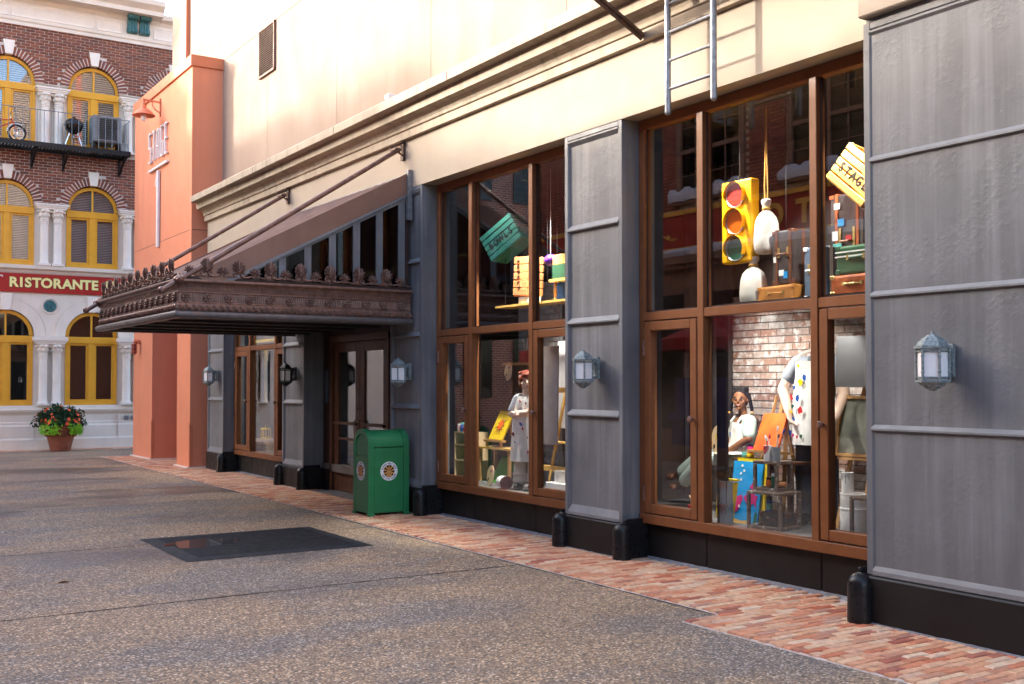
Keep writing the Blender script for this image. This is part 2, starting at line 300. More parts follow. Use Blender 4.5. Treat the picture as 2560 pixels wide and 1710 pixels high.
# ================================================================ ground
def ground_material():
    m = bpy.data.materials.new('aggregate'); m.use_nodes = True; nt = m.node_tree; b = nt.nodes['Principled BSDF']
    p = _pos(nt)
    v = nt.nodes.new('ShaderNodeTexVoronoi'); v.inputs['Scale'].default_value = 72; nt.links.new(p, v.inputs['Vector'])
    sep = nt.nodes.new('ShaderNodeSeparateColor'); nt.links.new(v.outputs['Color'], sep.inputs[0])
    peb = _ramp(nt, sep.outputs[0], [(0, (.09, .083, .085)), (.18, (.37, .295, .225)), (.4, (.21, .20, .205)), (.58, (.52, .38, .26)), (.74, (.24, .19, .16)), (.9, (.68, .56, .43)), (1, (.88, .80, .72))])
    tone = _noise(nt, _pos(nt, (.55, .9, 1)), .8, 4, .6)
    warm = _mix(nt, peb, (1.22, 1.02, .78), 1, 'MULTIPLY'); cool = _mix(nt, peb, (.84, .82, .80), 1, 'MULTIPLY')
    c = _mix(nt, cool, warm, _ramp(nt, tone, [(.42, 0), (.55, 1)]))
    edge = _ramp(nt, v.outputs['Distance'], [(.35, 1), (.75, .45)]); c = _mix(nt, c, edge, 1, 'MULTIPLY')
    wet = _ramp(nt, _noise(nt, _pos(nt, (.5, .85, 1)), .62, 3, .5), [(.50, 0), (.60, 1)])
    near = _pos(nt); sx = nt.nodes.new('ShaderNodeSeparateXYZ'); nt.links.new(near, sx.inputs[0])
    far = _n(nt, 'ShaderNodeMapRange'); far.inputs[1].default_value = 7; far.inputs[2].default_value = 13; far.inputs[3].default_value = .25; far.inputs[4].default_value = 1
    nt.links.new(sx.outputs[1], far.inputs[0])
    wm = _n(nt, 'ShaderNodeMath', operation='MULTIPLY'); nt.links.new(wet, wm.inputs[0]); nt.links.new(far.outputs[0], wm.inputs[1])
    stn = _ramp(nt, _noise(nt, p, 2.3, 6, .7), [(.60, 0), (.74, .45)]); c = _mix(nt, c, (.12, .11, .105), stn)
    gum = _n(nt, 'ShaderNodeTexVoronoi'); gum.inputs['Scale'].default_value = 1.6; nt.links.new(p, gum.inputs['Vector']); c = _mix(nt, c, (.10, .095, .09), _ramp(nt, gum.outputs['Distance'], [(.028, .7), (.036, 0)]))
    damp = _mix(nt, c, (.42, .42, .46), 1, 'MULTIPLY')
    c = _mix(nt, c, damp, wm.outputs[0]); nt.links.new(c, b.inputs['Base Color'])
    rr = _n(nt, 'ShaderNodeMapRange'); rr.inputs[3].default_value = .72; rr.inputs[4].default_value = .38; nt.links.new(wm.outputs[0], rr.inputs[0]); nt.links.new(rr.outputs[0], b.inputs['Roughness'])
    bn = nt.nodes.new('ShaderNodeBump'); bn.inputs['Strength'].default_value = .6; bn.inputs['Distance'].default_value = .004; bn.invert = True
    nt.links.new(v.outputs['Distance'], bn.inputs['Height']); nt.links.new(bn.outputs[0], b.inputs['Normal']); MATS['aggregate'] = m
ground_material()
g = MB().box(-300, 300, -300, 300, -.3, 0).build('ground', 'aggregate'); tag(g, kind='structure')
# the expansion joints: narrow ragged tar lines
def joint(x0, x1, y0, y1):
    m = MB(); n = 90; wd = .011; a = Vector((x0, y0, .003)); b = Vector((x1, y1, .003)); d = (b - a); nn = Vector((-d.y, d.x, 0)).normalized(); L = []; Q = []
    for i in range(n + 1):
        p = a + d * i / n; L.append(p + nn * (wd * random.uniform(.3, 1.2))); Q.append(p - nn * (wd * random.uniform(.3, 1.2)))
    m.add(L + Q, [(i, i + 1, i + n + 2, i + n + 1) for i in range(n)]); return m.build('expansion_joint', 'soffit_black', g)
joint(-1.9, 5.4, 8.24, 8.24); joint(-1.9, 2.88, 11.3, 11.3); joint(4.82, 5.4, 11.3, 11.3); joint(-1.9, 5.4, 15.1, 15.1); joint(5.412, 5.412, 5.7, 25)
# brick paved strip along the shop front
pv = MB().box(5.42, 7.4, 5.66, 25.4, -.02, .004).box(5.06, 6.7, 2.6, 5.66, -.02, .004).box(2.6, 9, 28.3, 28.9, -.02, .004).build('brick_pavement', 'paver_mortar'); tag(pv, kind='structure')
def paver_mesh(k):
    rr = random.Random(k); hx, hy = .1 + rr.uniform(-.004, .002), .031 + rr.uniform(-.002, .0015); t = .013
    bev = .007; v = [(-hx, -hy, -.012), (hx, -hy, -.012), (hx, hy, -.012), (-hx, hy, -.012)]
    for a, b in ((-1, -1), (1, -1), (1, 1), (-1, 1)): v.append((a * hx, b * hy, t - bev + rr.uniform(-.002, .002)))
    for a, b in ((-1, -1), (1, -1), (1, 1), (-1, 1)): v.append((a * (hx - bev * rr.uniform(.6, 1.6)), b * (hy - bev * rr.uniform(.4, .9)), t + rr.uniform(-.0025, .0025)))
    f = [(8, 9, 10, 11)] + [(i, (i + 1) % 4, (i + 1) % 4 + 4, i + 4) for i in range(4)] + [(i + 4, (i + 1) % 4 + 4, (i + 1) % 4 + 8, i + 8) for i in range(4)]
    return MB().add(v, f)
PM = [paver_mesh(k) for k in range(8)]; PMM = [m.mesh('brick', 'paver') for m in PM]
spots = []
y = 2.66; row = 0
while y < 25.2:
    x0 = 5.075 if y < 5.62 else 5.435; x1 = 6.36 if y < 5 else (6.62 if y < 20.8 else 7.2)
    x = x0 + (row % 2) * .1 - .0 + random.uniform(0, .02)
    if row % 2: spots.append((x0 + .045, y, 0, .45))
    x += .1 * (0 if row % 2 else 1) + (.1 if row % 2 else 0)
    while x + .09 < x1:
        spots.append((x, y, random.uniform(-.02, .02), 1)); x += .207
    y += .0685 + random.uniform(-.002, .003); row += 1
spots.sort(key=lambda s: math.hypot(s[0], s[1]))
vis = [s for s in spots if True]
inview = lambda x, y: abs((x * .8396 - y * .5432) / (x * .5432 + y * .8396)) < .485 and y > 3.25
near = [s for s in spots if inview(s[0], s[1])][:300]; ns = set(near)
for s in near: inst('brick', PMM[random.randrange(8)], pv, (s[0], s[1], .004 + random.uniform(-.002, .003)), (0, 0, s[2]), (s[3], 1, 1))
m = MB()
for s in spots:
    if s in ns: continue
    k = len(m.v); q = random.choice(PM); m.add(q.v, q.f); c, sn = math.cos(s[2]), math.sin(s[2])
    for i in range(k, len(m.v)): a, b, z = m.v[i]; a *= s[3]; m.v[i] = (s[0] + a * c - b * sn, s[1] + a * sn + b * c, z + .004)
yy = 28.34
while yy < 28.78:
    xx = 2.7 + random.uniform(0, .1)
    while xx < 8.8:
        k = len(m.v); q = random.choice(PM); m.add(q.v, q.f)
        for i in range(k, len(m.v)): a, b, z = m.v[i]; m.v[i] = (xx + a, yy + b, z + .004)
        xx += .208
    yy += .069
m.build('far_bricks', 'paver', pv, kind='stuff')
# grey sealant bead where the bricks meet the plinths
m = MB()
def bead(p, q, wd=.035):
    p, q = Vector(p), Vector(q); n = max(4, int((q - p).length / .05)); d = (q - p); nn = Vector((-d.y, d.x, 0)).normalized(); A = []
    for i in range(n + 1):
        c = p + d * i / n; ww = wd * random.uniform(.7, 1.25); A += [c - nn * .012 + Vector((0, 0, .035)), c + nn * ww * .6 + Vector((0, 0, .022)), c + nn * ww + Vector((0, 0, .002))]
    m.add(A, [(3 * i + j, 3 * i + j + 1, 3 * i + j + 4, 3 * i + j + 3) for i in range(n) for j in (0, 1)])
for a, b in ((11.9, 8.85), (7.93, 4.92), (19.65, 16.66)): bead((6.62, b, 0), (6.62, a, 0))
for a, b in ((20.6, 19.65), (16.66, 15.75), (12.75, 11.9), (8.85, 7.93)): bead((6.36, b, 0), (6.36, a, 0))
bead((6.08, 2.7, 0), (6.08, 4.92, 0), .05)
m.build('sealant_strip', 'sealant', pv)
# ================================================================ the shop building
SB = thing('shop_building', 'cream shop building with grey metal pillars and tall brown display windows', 'building', (6.7, 12, 0))
# upper wall in rendered panels with real joints; one bay holds the vent
wallp = node('upper_wall', SB)
YJ = [2.0, 6.27, 9.29, 12.3, 15.31, 18.34, 23.1]
def panel(y0, y1, z0, z1): MB().box(6.7, 6.95, y0 + .005, y1 - .005, z0 + .005, z1 - .005).build('wall_panel', 'upper_cream', wallp)
for i in range(len(YJ) - 1):
    panel(YJ[i], YJ[i + 1], 5.2, 7.985); panel(YJ[i], YJ[i + 1], 7.985, 13.5)
MB().box(6.72, 9.5, 2.0, 23.1, 4.2, 13.4).build('backing', 'dark_wall', wallp)
# the orange corner strip and the wall beyond it
MB().box(6.62, 6.98, 23.1, 23.48, 7.9, 13.5).build('corner_strip', 'orange_metal', SB)
MB().box(6.7, 9.5, 23.48, 24.42, 7.9, 13.5).build('end_wall', 'upper_cream', SB)
vent = node('vent', SB)
MB().box(6.66, 6.71, 17.93, 17.965, 7.13, 7.97).box(6.66, 6.71, 18.675, 18.71, 7.13, 7.97).box(6.655, 6.71, 17.93, 18.71, 7.95, 7.985).box(6.655, 6.71, 17.93, 18.71, 7.115, 7.145).build('vent_frame', 'vent_brown', vent)
MB().box(6.692, 6.699, 17.965, 18.675, 7.145, 7.95).build('vent_back', 'dark_wall', vent)
for i in range(21):
    z = 7.17 + i * .0375; MB().prism([(0, 0), (.032, .022), (.032, .027), (0, .005)], (6.662, 17.965, z - .01), (1, 0, 0), (0, 0, 1), (0, .71, 0)).build('slat', 'vent_brown', vent)
# cornice and fascia, one moulding run each
CP = [(6.72, 4.74), (6.36, 4.74), (6.36, 4.765), (6.305, 4.77), (6.305, 4.865), (6.285, 4.875), (6.28, 4.91), (6.262, 4.945), (6.22, 4.975), (6.15, 4.99), (6.15, 5.105), (6.12, 5.11), (6.035, 5.115), (6.035, 5.215), (6.05, 5.235), (6.70, 5.29), (6.72, 5.28)]
cor = MB().sweep_y(CP, 4.925, 20.68).build('cornice', 'cornice_cream', SB)
for yy in (17.2, 13.9, 10.7, 7.4): MB().box(6.031, 6.037, yy - .003, yy + .003, 5.117, 5.214).build('cornice_joint', 'dark_brown_wall', cor)
MB().box(6.58, 6.70, 15.2, 20.6, 5.30, 5.335).build('flashing_strip', 'rusty_steel', cor)
MB().box(6.64, 6.70, 5.0, 15.1, 5.30, 5.325).build('flashing_strip', 'rusty_steel', cor)
MB().box(6.362, 6.8, 4.925, 20.66, 4.14, 4.742).build('fascia', 'cream', SB)
MB().box(6.02, 6.8, 1.0, 4.92, 4.165, 5.9).build('lintel', 'cream', SB, bevel=.01)
# pillars
def pillar(y0, y1, xf, z1=4.14, bands=(1.36, 2.27, 3.2)):
    P = node('pillar', SB); W = y1 - y0; b = .055
    MB().box(xf + .028, xf + .4, y0 + .004, y1 - .004, .32, z1 - .003).build('core', 'grey_paint', P)
    m = MB()
    for a, c in ((y0, y0 + b), (y1 - b, y1)):
        fl = .03 if a == y0 else -.03
        m.box(xf, xf + .03, a, c, .345, z1 - .006)
        # bevelled inner lip of the stile
        e = c if a == y0 else a; sgn = 1 if a == y0 else -1
        m.prism([(0, 0), (0, .03), (sgn * .024, .03)], (xf, e, .42), (0, 1, 0), (1, 0, 0), (0, 0, z1 - .5))
    m.box(xf, xf + .03, y0 + b, y1 - b, z1 - .055, z1 - .006)
    m.build('rim', 'grey_paint', P, bevel=.004)
    for z in bands:                                   # wedge shaped cross bands
        MB().prism([(-.012, 0), (-.012, .012), (.03, .062), (.03, -.012)], (xf, y0 + .05, z - .03), (1, 0, 0), (0, 0, 1), (0, W - .1, 0)).build('trim_band', 'grey_paint_light', P)
    MB().prism([(-.004, 0), (-.004, .03), (.03, .105), (.03, 0)], (xf, y0 + b - .005, .345), (1, 0, 0), (0, 0, 1), (0, W - 2 * b + .01, 0)).build('trim_band', 'grey_paint_light', P)
    MB().prism([(-.008, .02), (-.008, .035), (.03, .05), (.03, -.02)], (xf, y0 + .05, z1 - .10), (1, 0, 0), (0, 0, 1), (0, W - .1, 0)).build('trim_band', 'grey_paint', P)
    MB().box(xf - .018, xf + .4, y0 - .018, y1 + .018, 0, .335).build('plinth', 'black_plinth', P, bevel=.012)
    return P
PILL = [(19.65, 20.6), (15.75, 16.66), (11.9, 12.78), (7.93, 8.85)]
for a, b in PILL: pillar(a, b, 6.36)
pillar(1.2, 4.92, 6.08)
MB().box(6.09, 6.6, 1.2, 4.9, .3, 4.16).build('pillar_return', 'grey_paint', SB)
# display windows
def bar_y(m, x0, x1, ya, yb, z0, z1): m.box(x0, x1, min(ya, yb), max(ya, yb), z0, z1)
def window(L, Rr):
    W = node('window', SB); X0, X1 = 6.565, 6.655
    a0, a1, b0, b1 = L - .81, L - .89, L - 2.10, L - 2.175
    for p0, p1 in ((L - .075, L), (Rr, Rr + .075)): MB().box(X0, X1, p0, p1, .335, 4.14).build('jamb', 'brown_frame', W, bevel=.005)
    for p0, p1 in ((a1, a0), (b1, b0)): MB().box(X0 - .012, X1, p0, p1, .345, 4.05).build('mullion', 'brown_frame', W, bevel=.005)
    MB().box(X0 - .006, X1, Rr + .07, L - .07, 4.045, 4.138).build('head_rail', 'brown_frame', W, bevel=.005); MB().box(X0 - .004, X1, Rr + .07, L - .07, 2.235, 2.315).build('transom', 'brown_frame', W, bevel=.005)
    MB().box(X0 - .015, X1, Rr + .01, L - .01, .34, .43).build('sill', 'brown_frame', W, bevel=.005)
    for (u, v) in ((L - .075, a0), (a1, b0), (b1, Rr + .075)):
        MB().box(6.612, 6.620, v - .005, u + .005, 2.31, 4.05).build('pane', 'window_glass', W)
        bead_m = MB().box(6.598, 6.612, v, v + .014, 2.315, 4.045).box(6.598, 6.612, u - .014, u, 2.315, 4.045).box(6.598, 6.612, v, u, 2.315, 2.329).build('glazing_bead', 'bronze_dark', W)
    MB().box(6.612, 6.620, b0 - .005, a1 + .005, .425, 2.24).build('pane', 'window_glass', W)
    for (u, v, hs) in ((L - .075, a0, -1), (b1, Rr + .075, 1)):
        m = MB(); u2, v2 = u - .012, v + .012; t = .085
        m.box(6.553, 6.64, v2, v2 + t, .44, 2.225); m.box(6.553, 6.64, u2 - t, u2, .44, 2.225); m.box(6.554, 6.64, v2 + t, u2 - t, 2.225 - t, 2.225); m.box(6.554, 6.64, v2 + t, u2 - t, .44, .44 + t)
        m.build('casement', 'brown_frame', W, bevel=.006)
        MB().box(6.60, 6.607, v2 + t - .004, u2 - t + .004, .52, 2.145).build('pane', 'window_glass', W)
        hy = (v2 + .04) if hs < 0 else (u2 - .04)
        MB().lathe([(.012, 0), (.012, .02), (.026, .03), (.03, .045), (.02, .058), (.001, .06)], (6.553, hy, 1.33), 12, Matrix(((0, 0, -1), (0, 1, 0), (1, 0, 0)))).build('knob', 'bronze', W, 40)
        he = (u2 + .004) if hs < 0 else (v2 - .004)
        for hz in (.62, 1.98): MB().cyl((6.548, he, hz - .07), (6.548, he, hz + .07), .011, n=8).build('hinge', 'bronze', W, 40)
    return W
def plinths(L, Rr):
    e = [L - .005, L - .85, L - 2.14, Rr + .005]
    for u, v in zip(e[:-1], e[1:]): MB().box(6.62, 6.72, v + .004, u - .004, 0, .335).build('plinth_panel', 'black_plinth', SB, bevel=.006)
WIN = [(19.65, 16.66), (11.9, 8.85), (7.93, 4.9)]
for L, Rr in WIN: window(L, Rr); plinths(L, Rr)
# door recess with double doors
D = node('door', SB); X = 6.71
m = MB().box(X - .04, X + .06, 15.39, 15.48, 0, 2.37).box(X - .04, X + .06, 13.45, 13.54, 0, 2.37).box(X - .045, X + .06, 13.45, 15.48, 2.27, 2.37).build('door_frame', 'door_bronze', D, bevel=.005)
for (u, v, hs) in ((15.385, 14.47, 1), (14.462, 13.55, -1)):
    t = .15; m = MB().box(X, X + .045, v, v + t, .02, 2.265).box(X, X + .045, u - t, u, .02, 2.265).box(X, X + .045, v + t, u - t, 2.12, 2.265).box(X, X + .045, v + t, u - t, .02, .33)
    m.build('door_leaf', 'door_bronze', D, bevel=.005)
    MB().box(X + .02, X + .028, v + t - .01, u - t + .01, .32, 2.13).build('pane', 'window_glass', D)
    MB().box(X - .045, X - .025, v + .06, u - .05, 1.03, 1.07).box(X - .045, X, v + .06, v + .09, 1.03, 1.07).box(X - .045, X, u - .08, u - .05, 1.03, 1.07).box(X - .02, X, v + .04, u - .04, .80, .83).build('push_bar', 'door_bronze', D)
    hy = v + .06 if hs > 0 else u - .06
    MB().tube([(X, hy, .86), (X - .05, hy, .88), (X - .06, hy, .98), (X - .05, hy, 1.1), (X, hy, 1.12)], .012, 6).build('pull_handle', 'bronze', D, 50)
    MB().cyl((X - .004, hy, 1.28), (X - .012, hy, 1.28), .02, n=10).build('lock', 'bronze_dark', D)
MB().box(X - .02, X + .1, 15.48, 15.76, .33, 2.6).build('side_panel', 'bronze_dark', D); MB().box(X - .02, X + .1, 12.75, 13.45, .02, 2.6).build('side_panel', 'bronze_dark', D)
MB().box(X - .026, X - .021, 15.56, 15.68, 1.35, 1.85).build('blue_notice', 'case_blue', D)
MB().box(X - .05, X + .1, 15.48, 15.76, 0, .33).build('side_plinth', 'black_plinth', D)
MB().box(X - .03, X + .1, 12.7, 15.76, 2.37, 4.15).build('transom_panel', 'bronze_dark', D)
MB().box(6.36, 6.9, 13.45, 15.48, -.01, .018).build('threshold', 'grey_metal', D)
# interior shell
I = node('interior', SB)
MB().box(6.67, 8.9, 2.0, 20.66, .30, .418).build('floor', 'display_floor', I)
MB().box(6.67, 8.9, 2.0, 20.66, 4.1, 4.2).build('ceiling', 'dark_wall', I)
MB().box(8.8, 8.95, 2.0, 20.66, 0, 4.2).build('back_wall', 'dark_brown_wall', I)
for yy in (20.6, 16.6, 12.72, 8.8, 4.6): MB().box(6.75, 8.85, yy - .06, yy, .3, 4.15).build('partition', 'dark_brown_wall', I)
MB().box(6.9, 7.0, 12.72, 16.5, 2.9, 4.15).build('door_header', 'dark_wall', I)
# ================================================================ orange gateway tower
T = thing('gateway_tower', 'tall orange stucco gateway tower with two legs and a flat metal cap', 'tower', (6.3, 23, 0))
MB().box(6.1, 6.72, 20.83, 25.25, 3.9, 7.80).build('wall', 'orange_stucco', T)
MB().box(6.104, 9.4, 20.86, 21.75, 0, 3.9).build('leg', 'orange_stucco', T)
MB().box(6.104, 9.4, 23.65, 25.25, 0, 3.9).build('leg', 'orange_stucco', T)
MB().box(6.6, 9.4, 20.86, 25.25, 3.92, 7.8).build('rear_wall', 'orange_stucco', T)
MB().box(9.0, 9.4, 21.75, 23.65, 0, 3.92).build('passage_wall', 'orange_stucco', T)
MB().box(6.06, 6.76, 20.79, 25.29, 7.80, 8.02).build('cap', 'orange_metal', T, bevel=.008)
MB().box(6.098, 6.102, 20.9, 25.2, 4.62, 4.628).box(6.12, 6.70, 20.826, 20.832, 4.62, 4.628).build('wall_joint', 'bronze_dark', T)
for yy in (20.86, 23.65):                              # thin metal corner guards with flared tips
    m = MB().box(6.096, 6.104, yy - .004, yy + .06, .03, .82).box(6.096, 6.16, yy - .008, yy - .001, .03, .82)
    m.prism([(0, 0), (.05, .06), (.05, .085), (-.01, .02)], (6.09, yy, .80), (0, 1, 0), (0, 0, 1), (.006, 0, 0)).prism([(0, 0), (.05, .06), (.05, .085), (-.01, .02)], (6.10, yy - .008, .80), (1, 0, 0), (0, 0, 1), (0, .006, 0))
    m.build('corner_guard', 'orange_metal', T)
m = MB().box(6.05, 6.12, 23.6, 25.3, 0, .035).box(6.05, 7.4, 23.58, 23.66, 0, .035).box(6.05, 6.12, 20.82, 21.8, 0, .035).box(6.05, 6.5, 20.8, 20.87, 0, .035).build('base_bead', 'stone_white', T)
# sign on the tower
SG = thing('stage_sign', 'raised white metal letters STAGE over a tall figure 1 on orange tower', 'sign', (6.1, 23.15, 4.5))
STROKES = {'S': [(0, 0, 1, 0), (1, 0, 1, .5), (0, .5, 1, .5), (0, .5, 0, 1), (0, 1, 1, 1)], 'T': [(0, 1, 1, 1), (.5, 0, .5, 1)], 'A': [(0, 0, 0, .82), (1, 0, 1, .82), (0, .82, .35, 1), (.35, 1, .65, 1), (.65, 1, 1, .82), (0, .42, 1, .42)], 'G': [(0, 0, 1, 0), (0, 0, 0, 1), (0, 1, 1, 1), (1, 0, 1, .48), (.5, .48, 1, .48)], 'E': [(0, 0, 0, 1), (0, 0, 1, 0), (0, .5, .8, .5), (0, 1, 1, 1)]}
for i, ch in enumerate('STAGE'):
    m = MB(); yl = 23.86 - i * .315
    for k_, (a, b, c, d) in enumerate(STROKES[ch]): m.bar((6.065 + .001 * k_, yl - a * .15, 6.41 + b * .62), (6.065 + .001 * k_, yl - c * .15, 6.41 + d * .62), .034, .045, (1, 0, 0))
    m.build('letter', 'white_letter', SG)
MB().box(6.04, 6.09, 22.42, 23.86, 6.20, 6.245).build('underline_bar', 'white_letter', SG)
MB().prism([(-.02, 0), (.10, 0), (.10, 1.62), (.0, 1.62), (-.11, 1.36), (-.11, 1.30), (-.02, 1.38)], (6.04, 23.17, 4.52), (0, -1, 0), (0, 0, 1), (.045, 0, 0)).build('figure', 'white_letter', SG)
m = MB()
for yy in (22.6, 23.15, 23.7): m.cyl((6.06, yy, 6.6), (6.11, yy, 6.6), .012, n=6).cyl((6.06, yy, 6.22), (6.11, yy, 6.22), .012, n=6)
m.build('standoff', 'bronze_dark', SG)
# gooseneck lamp
gl = thing('gooseneck_lamp', 'orange barn style wall lamp with bare bulb above the tower letters', 'wall lamp', (5.75, 23.1, 7.2))
MB().box(6.07, 6.10, 23.07, 23.13, 7.28, 7.66).build('back_plate', 'orange_metal', gl)
MB().bar((6.08, 23.1, 7.58), (5.72, 23.1, 7.60), .035).tube([(6.08, 23.1, 7.36), (5.98, 23.1, 7.42), (5.93, 23.1, 7.50), (5.92, 23.1, 7.58)], .012, 6).build('arm', 'orange_metal', gl)
MB().cyl((5.75, 23.1, 7.58), (5.75, 23.1, 7.47), .035, n=10).lathe([(.05, .27), (.06, .2), (.12, .17), (.2, .09), (.235, .06), (.235, .045), (.19, .08), (.1, .15), (.03, .18)], (5.75, 23.1, 7.21), 20).build('lamp_shade', 'orange_metal', gl, 40)
MB().sph((5.75, 23.1, 7.22), (.06, .06, .085)).build('bulb', 'frosted', gl, 60)
cl = thing('caged_lamp', 'small red caged warning lamp on far leg of orange tower', 'wall lamp', (6.0, 24.7, 2.4))
MB().cyl((6.1, 24.66, 2.56), (6.02, 24.66, 2.58), .05, n=12).tube([(6.04, 24.66, 2.58), (5.99, 24.66, 2.59), (5.97, 24.66, 2.54)], .035, 8).build('mount', 'orange_metal', cl, 40)
MB().cyl((5.97, 24.66, 2.52), (5.97, 24.66, 2.31), .05, .05, n=12).build('lens', 'p_maroon', cl, 40)
m = MB()
for i in range(6): t = i * math.pi / 3; m.tube([(5.97 + .06 * math.cos(t), 24.66 + .06 * math.sin(t), 2.53), (5.97 + .065 * math.cos(t), 24.66 + .065 * math.sin(t), 2.34), (5.97 + .02 * math.cos(t), 24.66 + .02 * math.sin(t), 2.28)], .006, 5)
for z in (2.36, 2.45): m.torus((5.97, 24.66, z), .064, .006, n=14, m=5)
m.build('cage', 'orange_metal', cl, 40)
# ================================================================ restaurant at the end of the street
RB = thing('restaurant_building', 'brick restaurant with stone ground floor, arched yellow windows and paired columns', 'building', (5.93, 28.8, 0))
FY = 28.8; BX = (3.93, 5.93, 7.93); RX0, RX1 = 2.93, 8.93
def arch_wall(m, y0, y1, x0, x1, z0, z1, ops, step=.05):
    # solid wall with arched openings (cx, half width, sill z, spring z)
    xs = {x0, x1}
    for cx, hw, s, sp in ops:
        for i in range(-16, 17): xs.add(cx + hw * math.sin(i / 16 * math.pi / 2))
    xs = sorted(x for x in xs if x0 <= x <= x1)
    for a, b in zip(xs[:-1], xs[1:]):
        if b - a < 1e-5: continue
        mid = (a + b) / 2; hit = None
        for cx, hw, s, sp in ops:
            if abs(mid - cx) < hw: hit = (cx, hw, s, sp)
        if hit is None: m.box(a, b, y0, y1, z0, z1); continue
        cx, hw, s, sp = hit; top = lambda x: sp + math.sqrt(max(0, hw * hw - (x - cx) ** 2))
        if s > z0 + 1e-4: m.box(a, b, y0, y1, z0, s)
        ta, tb = top(a), top(b)
        m.add([(a, y0, ta), (b, y0, tb), (b, y1, tb), (a, y1, ta), (a, y0, z1), (b, y0, z1), (b, y1, z1), (a, y1, z1)], [(0, 3, 2, 1), (4, 5, 6, 7), (0, 1, 5, 4), (1, 2, 6, 5), (2, 3, 7, 6), (3, 0, 4, 7)])
# brick storeys
m = MB(); arch_wall(m, FY + .012, FY + .2, RX0, RX1, 6.06, 7.56, [(c, .62, 6.06, 6.06) for c in BX]); bw1 = m.build('brick_wall', 'mortar', RB)
m = MB(); arch_wall(m, FY + .012, FY + .2, RX0, RX1, 9.10, 10.52, [(c, .62, 9.1, 9.12) for c in BX]); bw2 = m.build('brick_wall', 'mortar', RB)
bmesh_ = [MB().box(-.0965, .0965, -.012, .1, -.0265, .0265).mesh('brick', 'red_brick'), MB().box(-.095, .097, -.015, .1, -.026, .0265).mesh('brick', 'red_brick')]
bl = []
def field(z0, z1, sp):
    z = z0 + .034; r = 0
    while z + .03 < z1 + .01:
        x = RX0 + .1 + (r % 2) * .107
        while x < RX1 - .05:
            ok = True
            for c in BX:
                dx = max(0, abs(x - c) - .1); dz = z - sp
                if (dz <= .03 and abs(x - c) < .66) or math.hypot(dx, max(dz, 0)) < .70: ok = False
                if abs(x - c) < .2 and sp + .6 < z < sp + .9: ok = False
            if ok: bl.append((x, z))
            x += .2135
        z += .0725; r += 1
field(6.08, 7.5, 6.06); field(9.12, 10.5, 9.12)
def seen_px(x, z): return 3.55 < x < 8.0 and not (x > 6.9 and z < 8.2)
vis = [b for b in bl if seen_px(*b)]; random.shuffle(vis); vis = sorted(vis, key=lambda b: (b[1] > 9.0, b[0]))[:0] + vis
pick = set(vis[:300])
for i, b in enumerate(pick): inst('brick', bmesh_[i % 2], bw1 if b[1] < 8 else bw2, (b[0], FY + random.uniform(-.002, .002), b[1]))
m = MB(); m2 = MB()
for x, z in bl:
    if (x, z) not in pick: q = random.uniform(-.002, .002); (m if z < 8 else m2).box(x - .0965, x + .0965, FY - .012 + q, FY + .1, z - .0265, z + .0265)
m.build('far_bricks', 'red_brick', bw1, kind='stuff'); m2.build('far_bricks', 'red_brick', bw2, kind='stuff')
# voussoir arches and keystones
def vous(cx, sp, key):
    A = node('brick_arch', RB); n = 26
    for i in range(n):
        a0, a1 = math.pi * (i + .15) / n, math.pi * (i + .85) / n
        if abs((a0 + a1) / 2 - math.pi / 2) < .17: continue
        r0, r1 = .60, .81; P = [(r0 * math.cos(a0), r0 * math.sin(a0)), (r1 * math.cos(a0), r1 * math.sin(a0)), (r1 * math.cos(a1), r1 * math.sin(a1)), (r0 * math.cos(a1), r0 * math.sin(a1))]
        MB().prism(P, (cx, FY - .035, sp), (1, 0, 0), (0, 0, 1), (0, .2, 0)).build('brick', 'red_brick', A)
    m = MB(); P = [(.605 * math.cos(math.pi * i / 40), .605 * math.sin(math.pi * i / 40)) for i in range(41)] + [(.80 * math.cos(math.pi * i / 40), .80 * math.sin(math.pi * i / 40)) for i in range(40, -1, -1)]
    for i in range(40):
        q = [P[i], P[81 - i], P[80 - i], P[i + 1]]; m.prism(q, (cx, FY - .027, sp), (1, 0, 0), (0, 0, 1), (0, .18, 0))
    m.build('mortar_ring', 'mortar', A)
    MB().prism([(-.085, .60), (.085, .60), (.135, .95), (-.135, .95)], (cx, FY - .07, sp), (1, 0, 0), (0, 0, 1), (0, .22, 0)).build('keystone', 'stone_white', A, bevel=.008)
for c in BX: vous(c, 9.12, 1); vous(c, 6.06, 1)
# stone piers behind the columns, sills and bands
st = MB()
for c in (RX0, 4.93, 6.93, RX1):
    for za, zb_ in ((1.1, 2.8), (4.55, 6.06), (7.5, 9.12)): MB().box(c - .375, c + .375, FY + .10, FY + .3, za, zb_).build('stone_pier', 'stone', RB)
MB().box(RX0, RX1, FY + .0, FY + .35, 7.44, 7.56).box(RX0, RX1, FY - .03, FY + .3, 7.5, 7.55).build('floor_band', 'stone', RB)
MB().add(*(lambda p: ([(x, y, z) for x in (RX0, RX1) for y, z in p], [tuple(range(6)), tuple(range(6, 12))[::-1]] + [(i, i + 6, (i + 1) % 6 + 6, (i + 1) % 6) for i in range(6)]))([(FY + .3, 4.36), (FY - .02, 4.36), (FY - .06, 4.43), (FY - .13, 4.47), (FY - .14, 4.555), (FY + .3, 4.57)])).build('string_course', 'stone', RB)
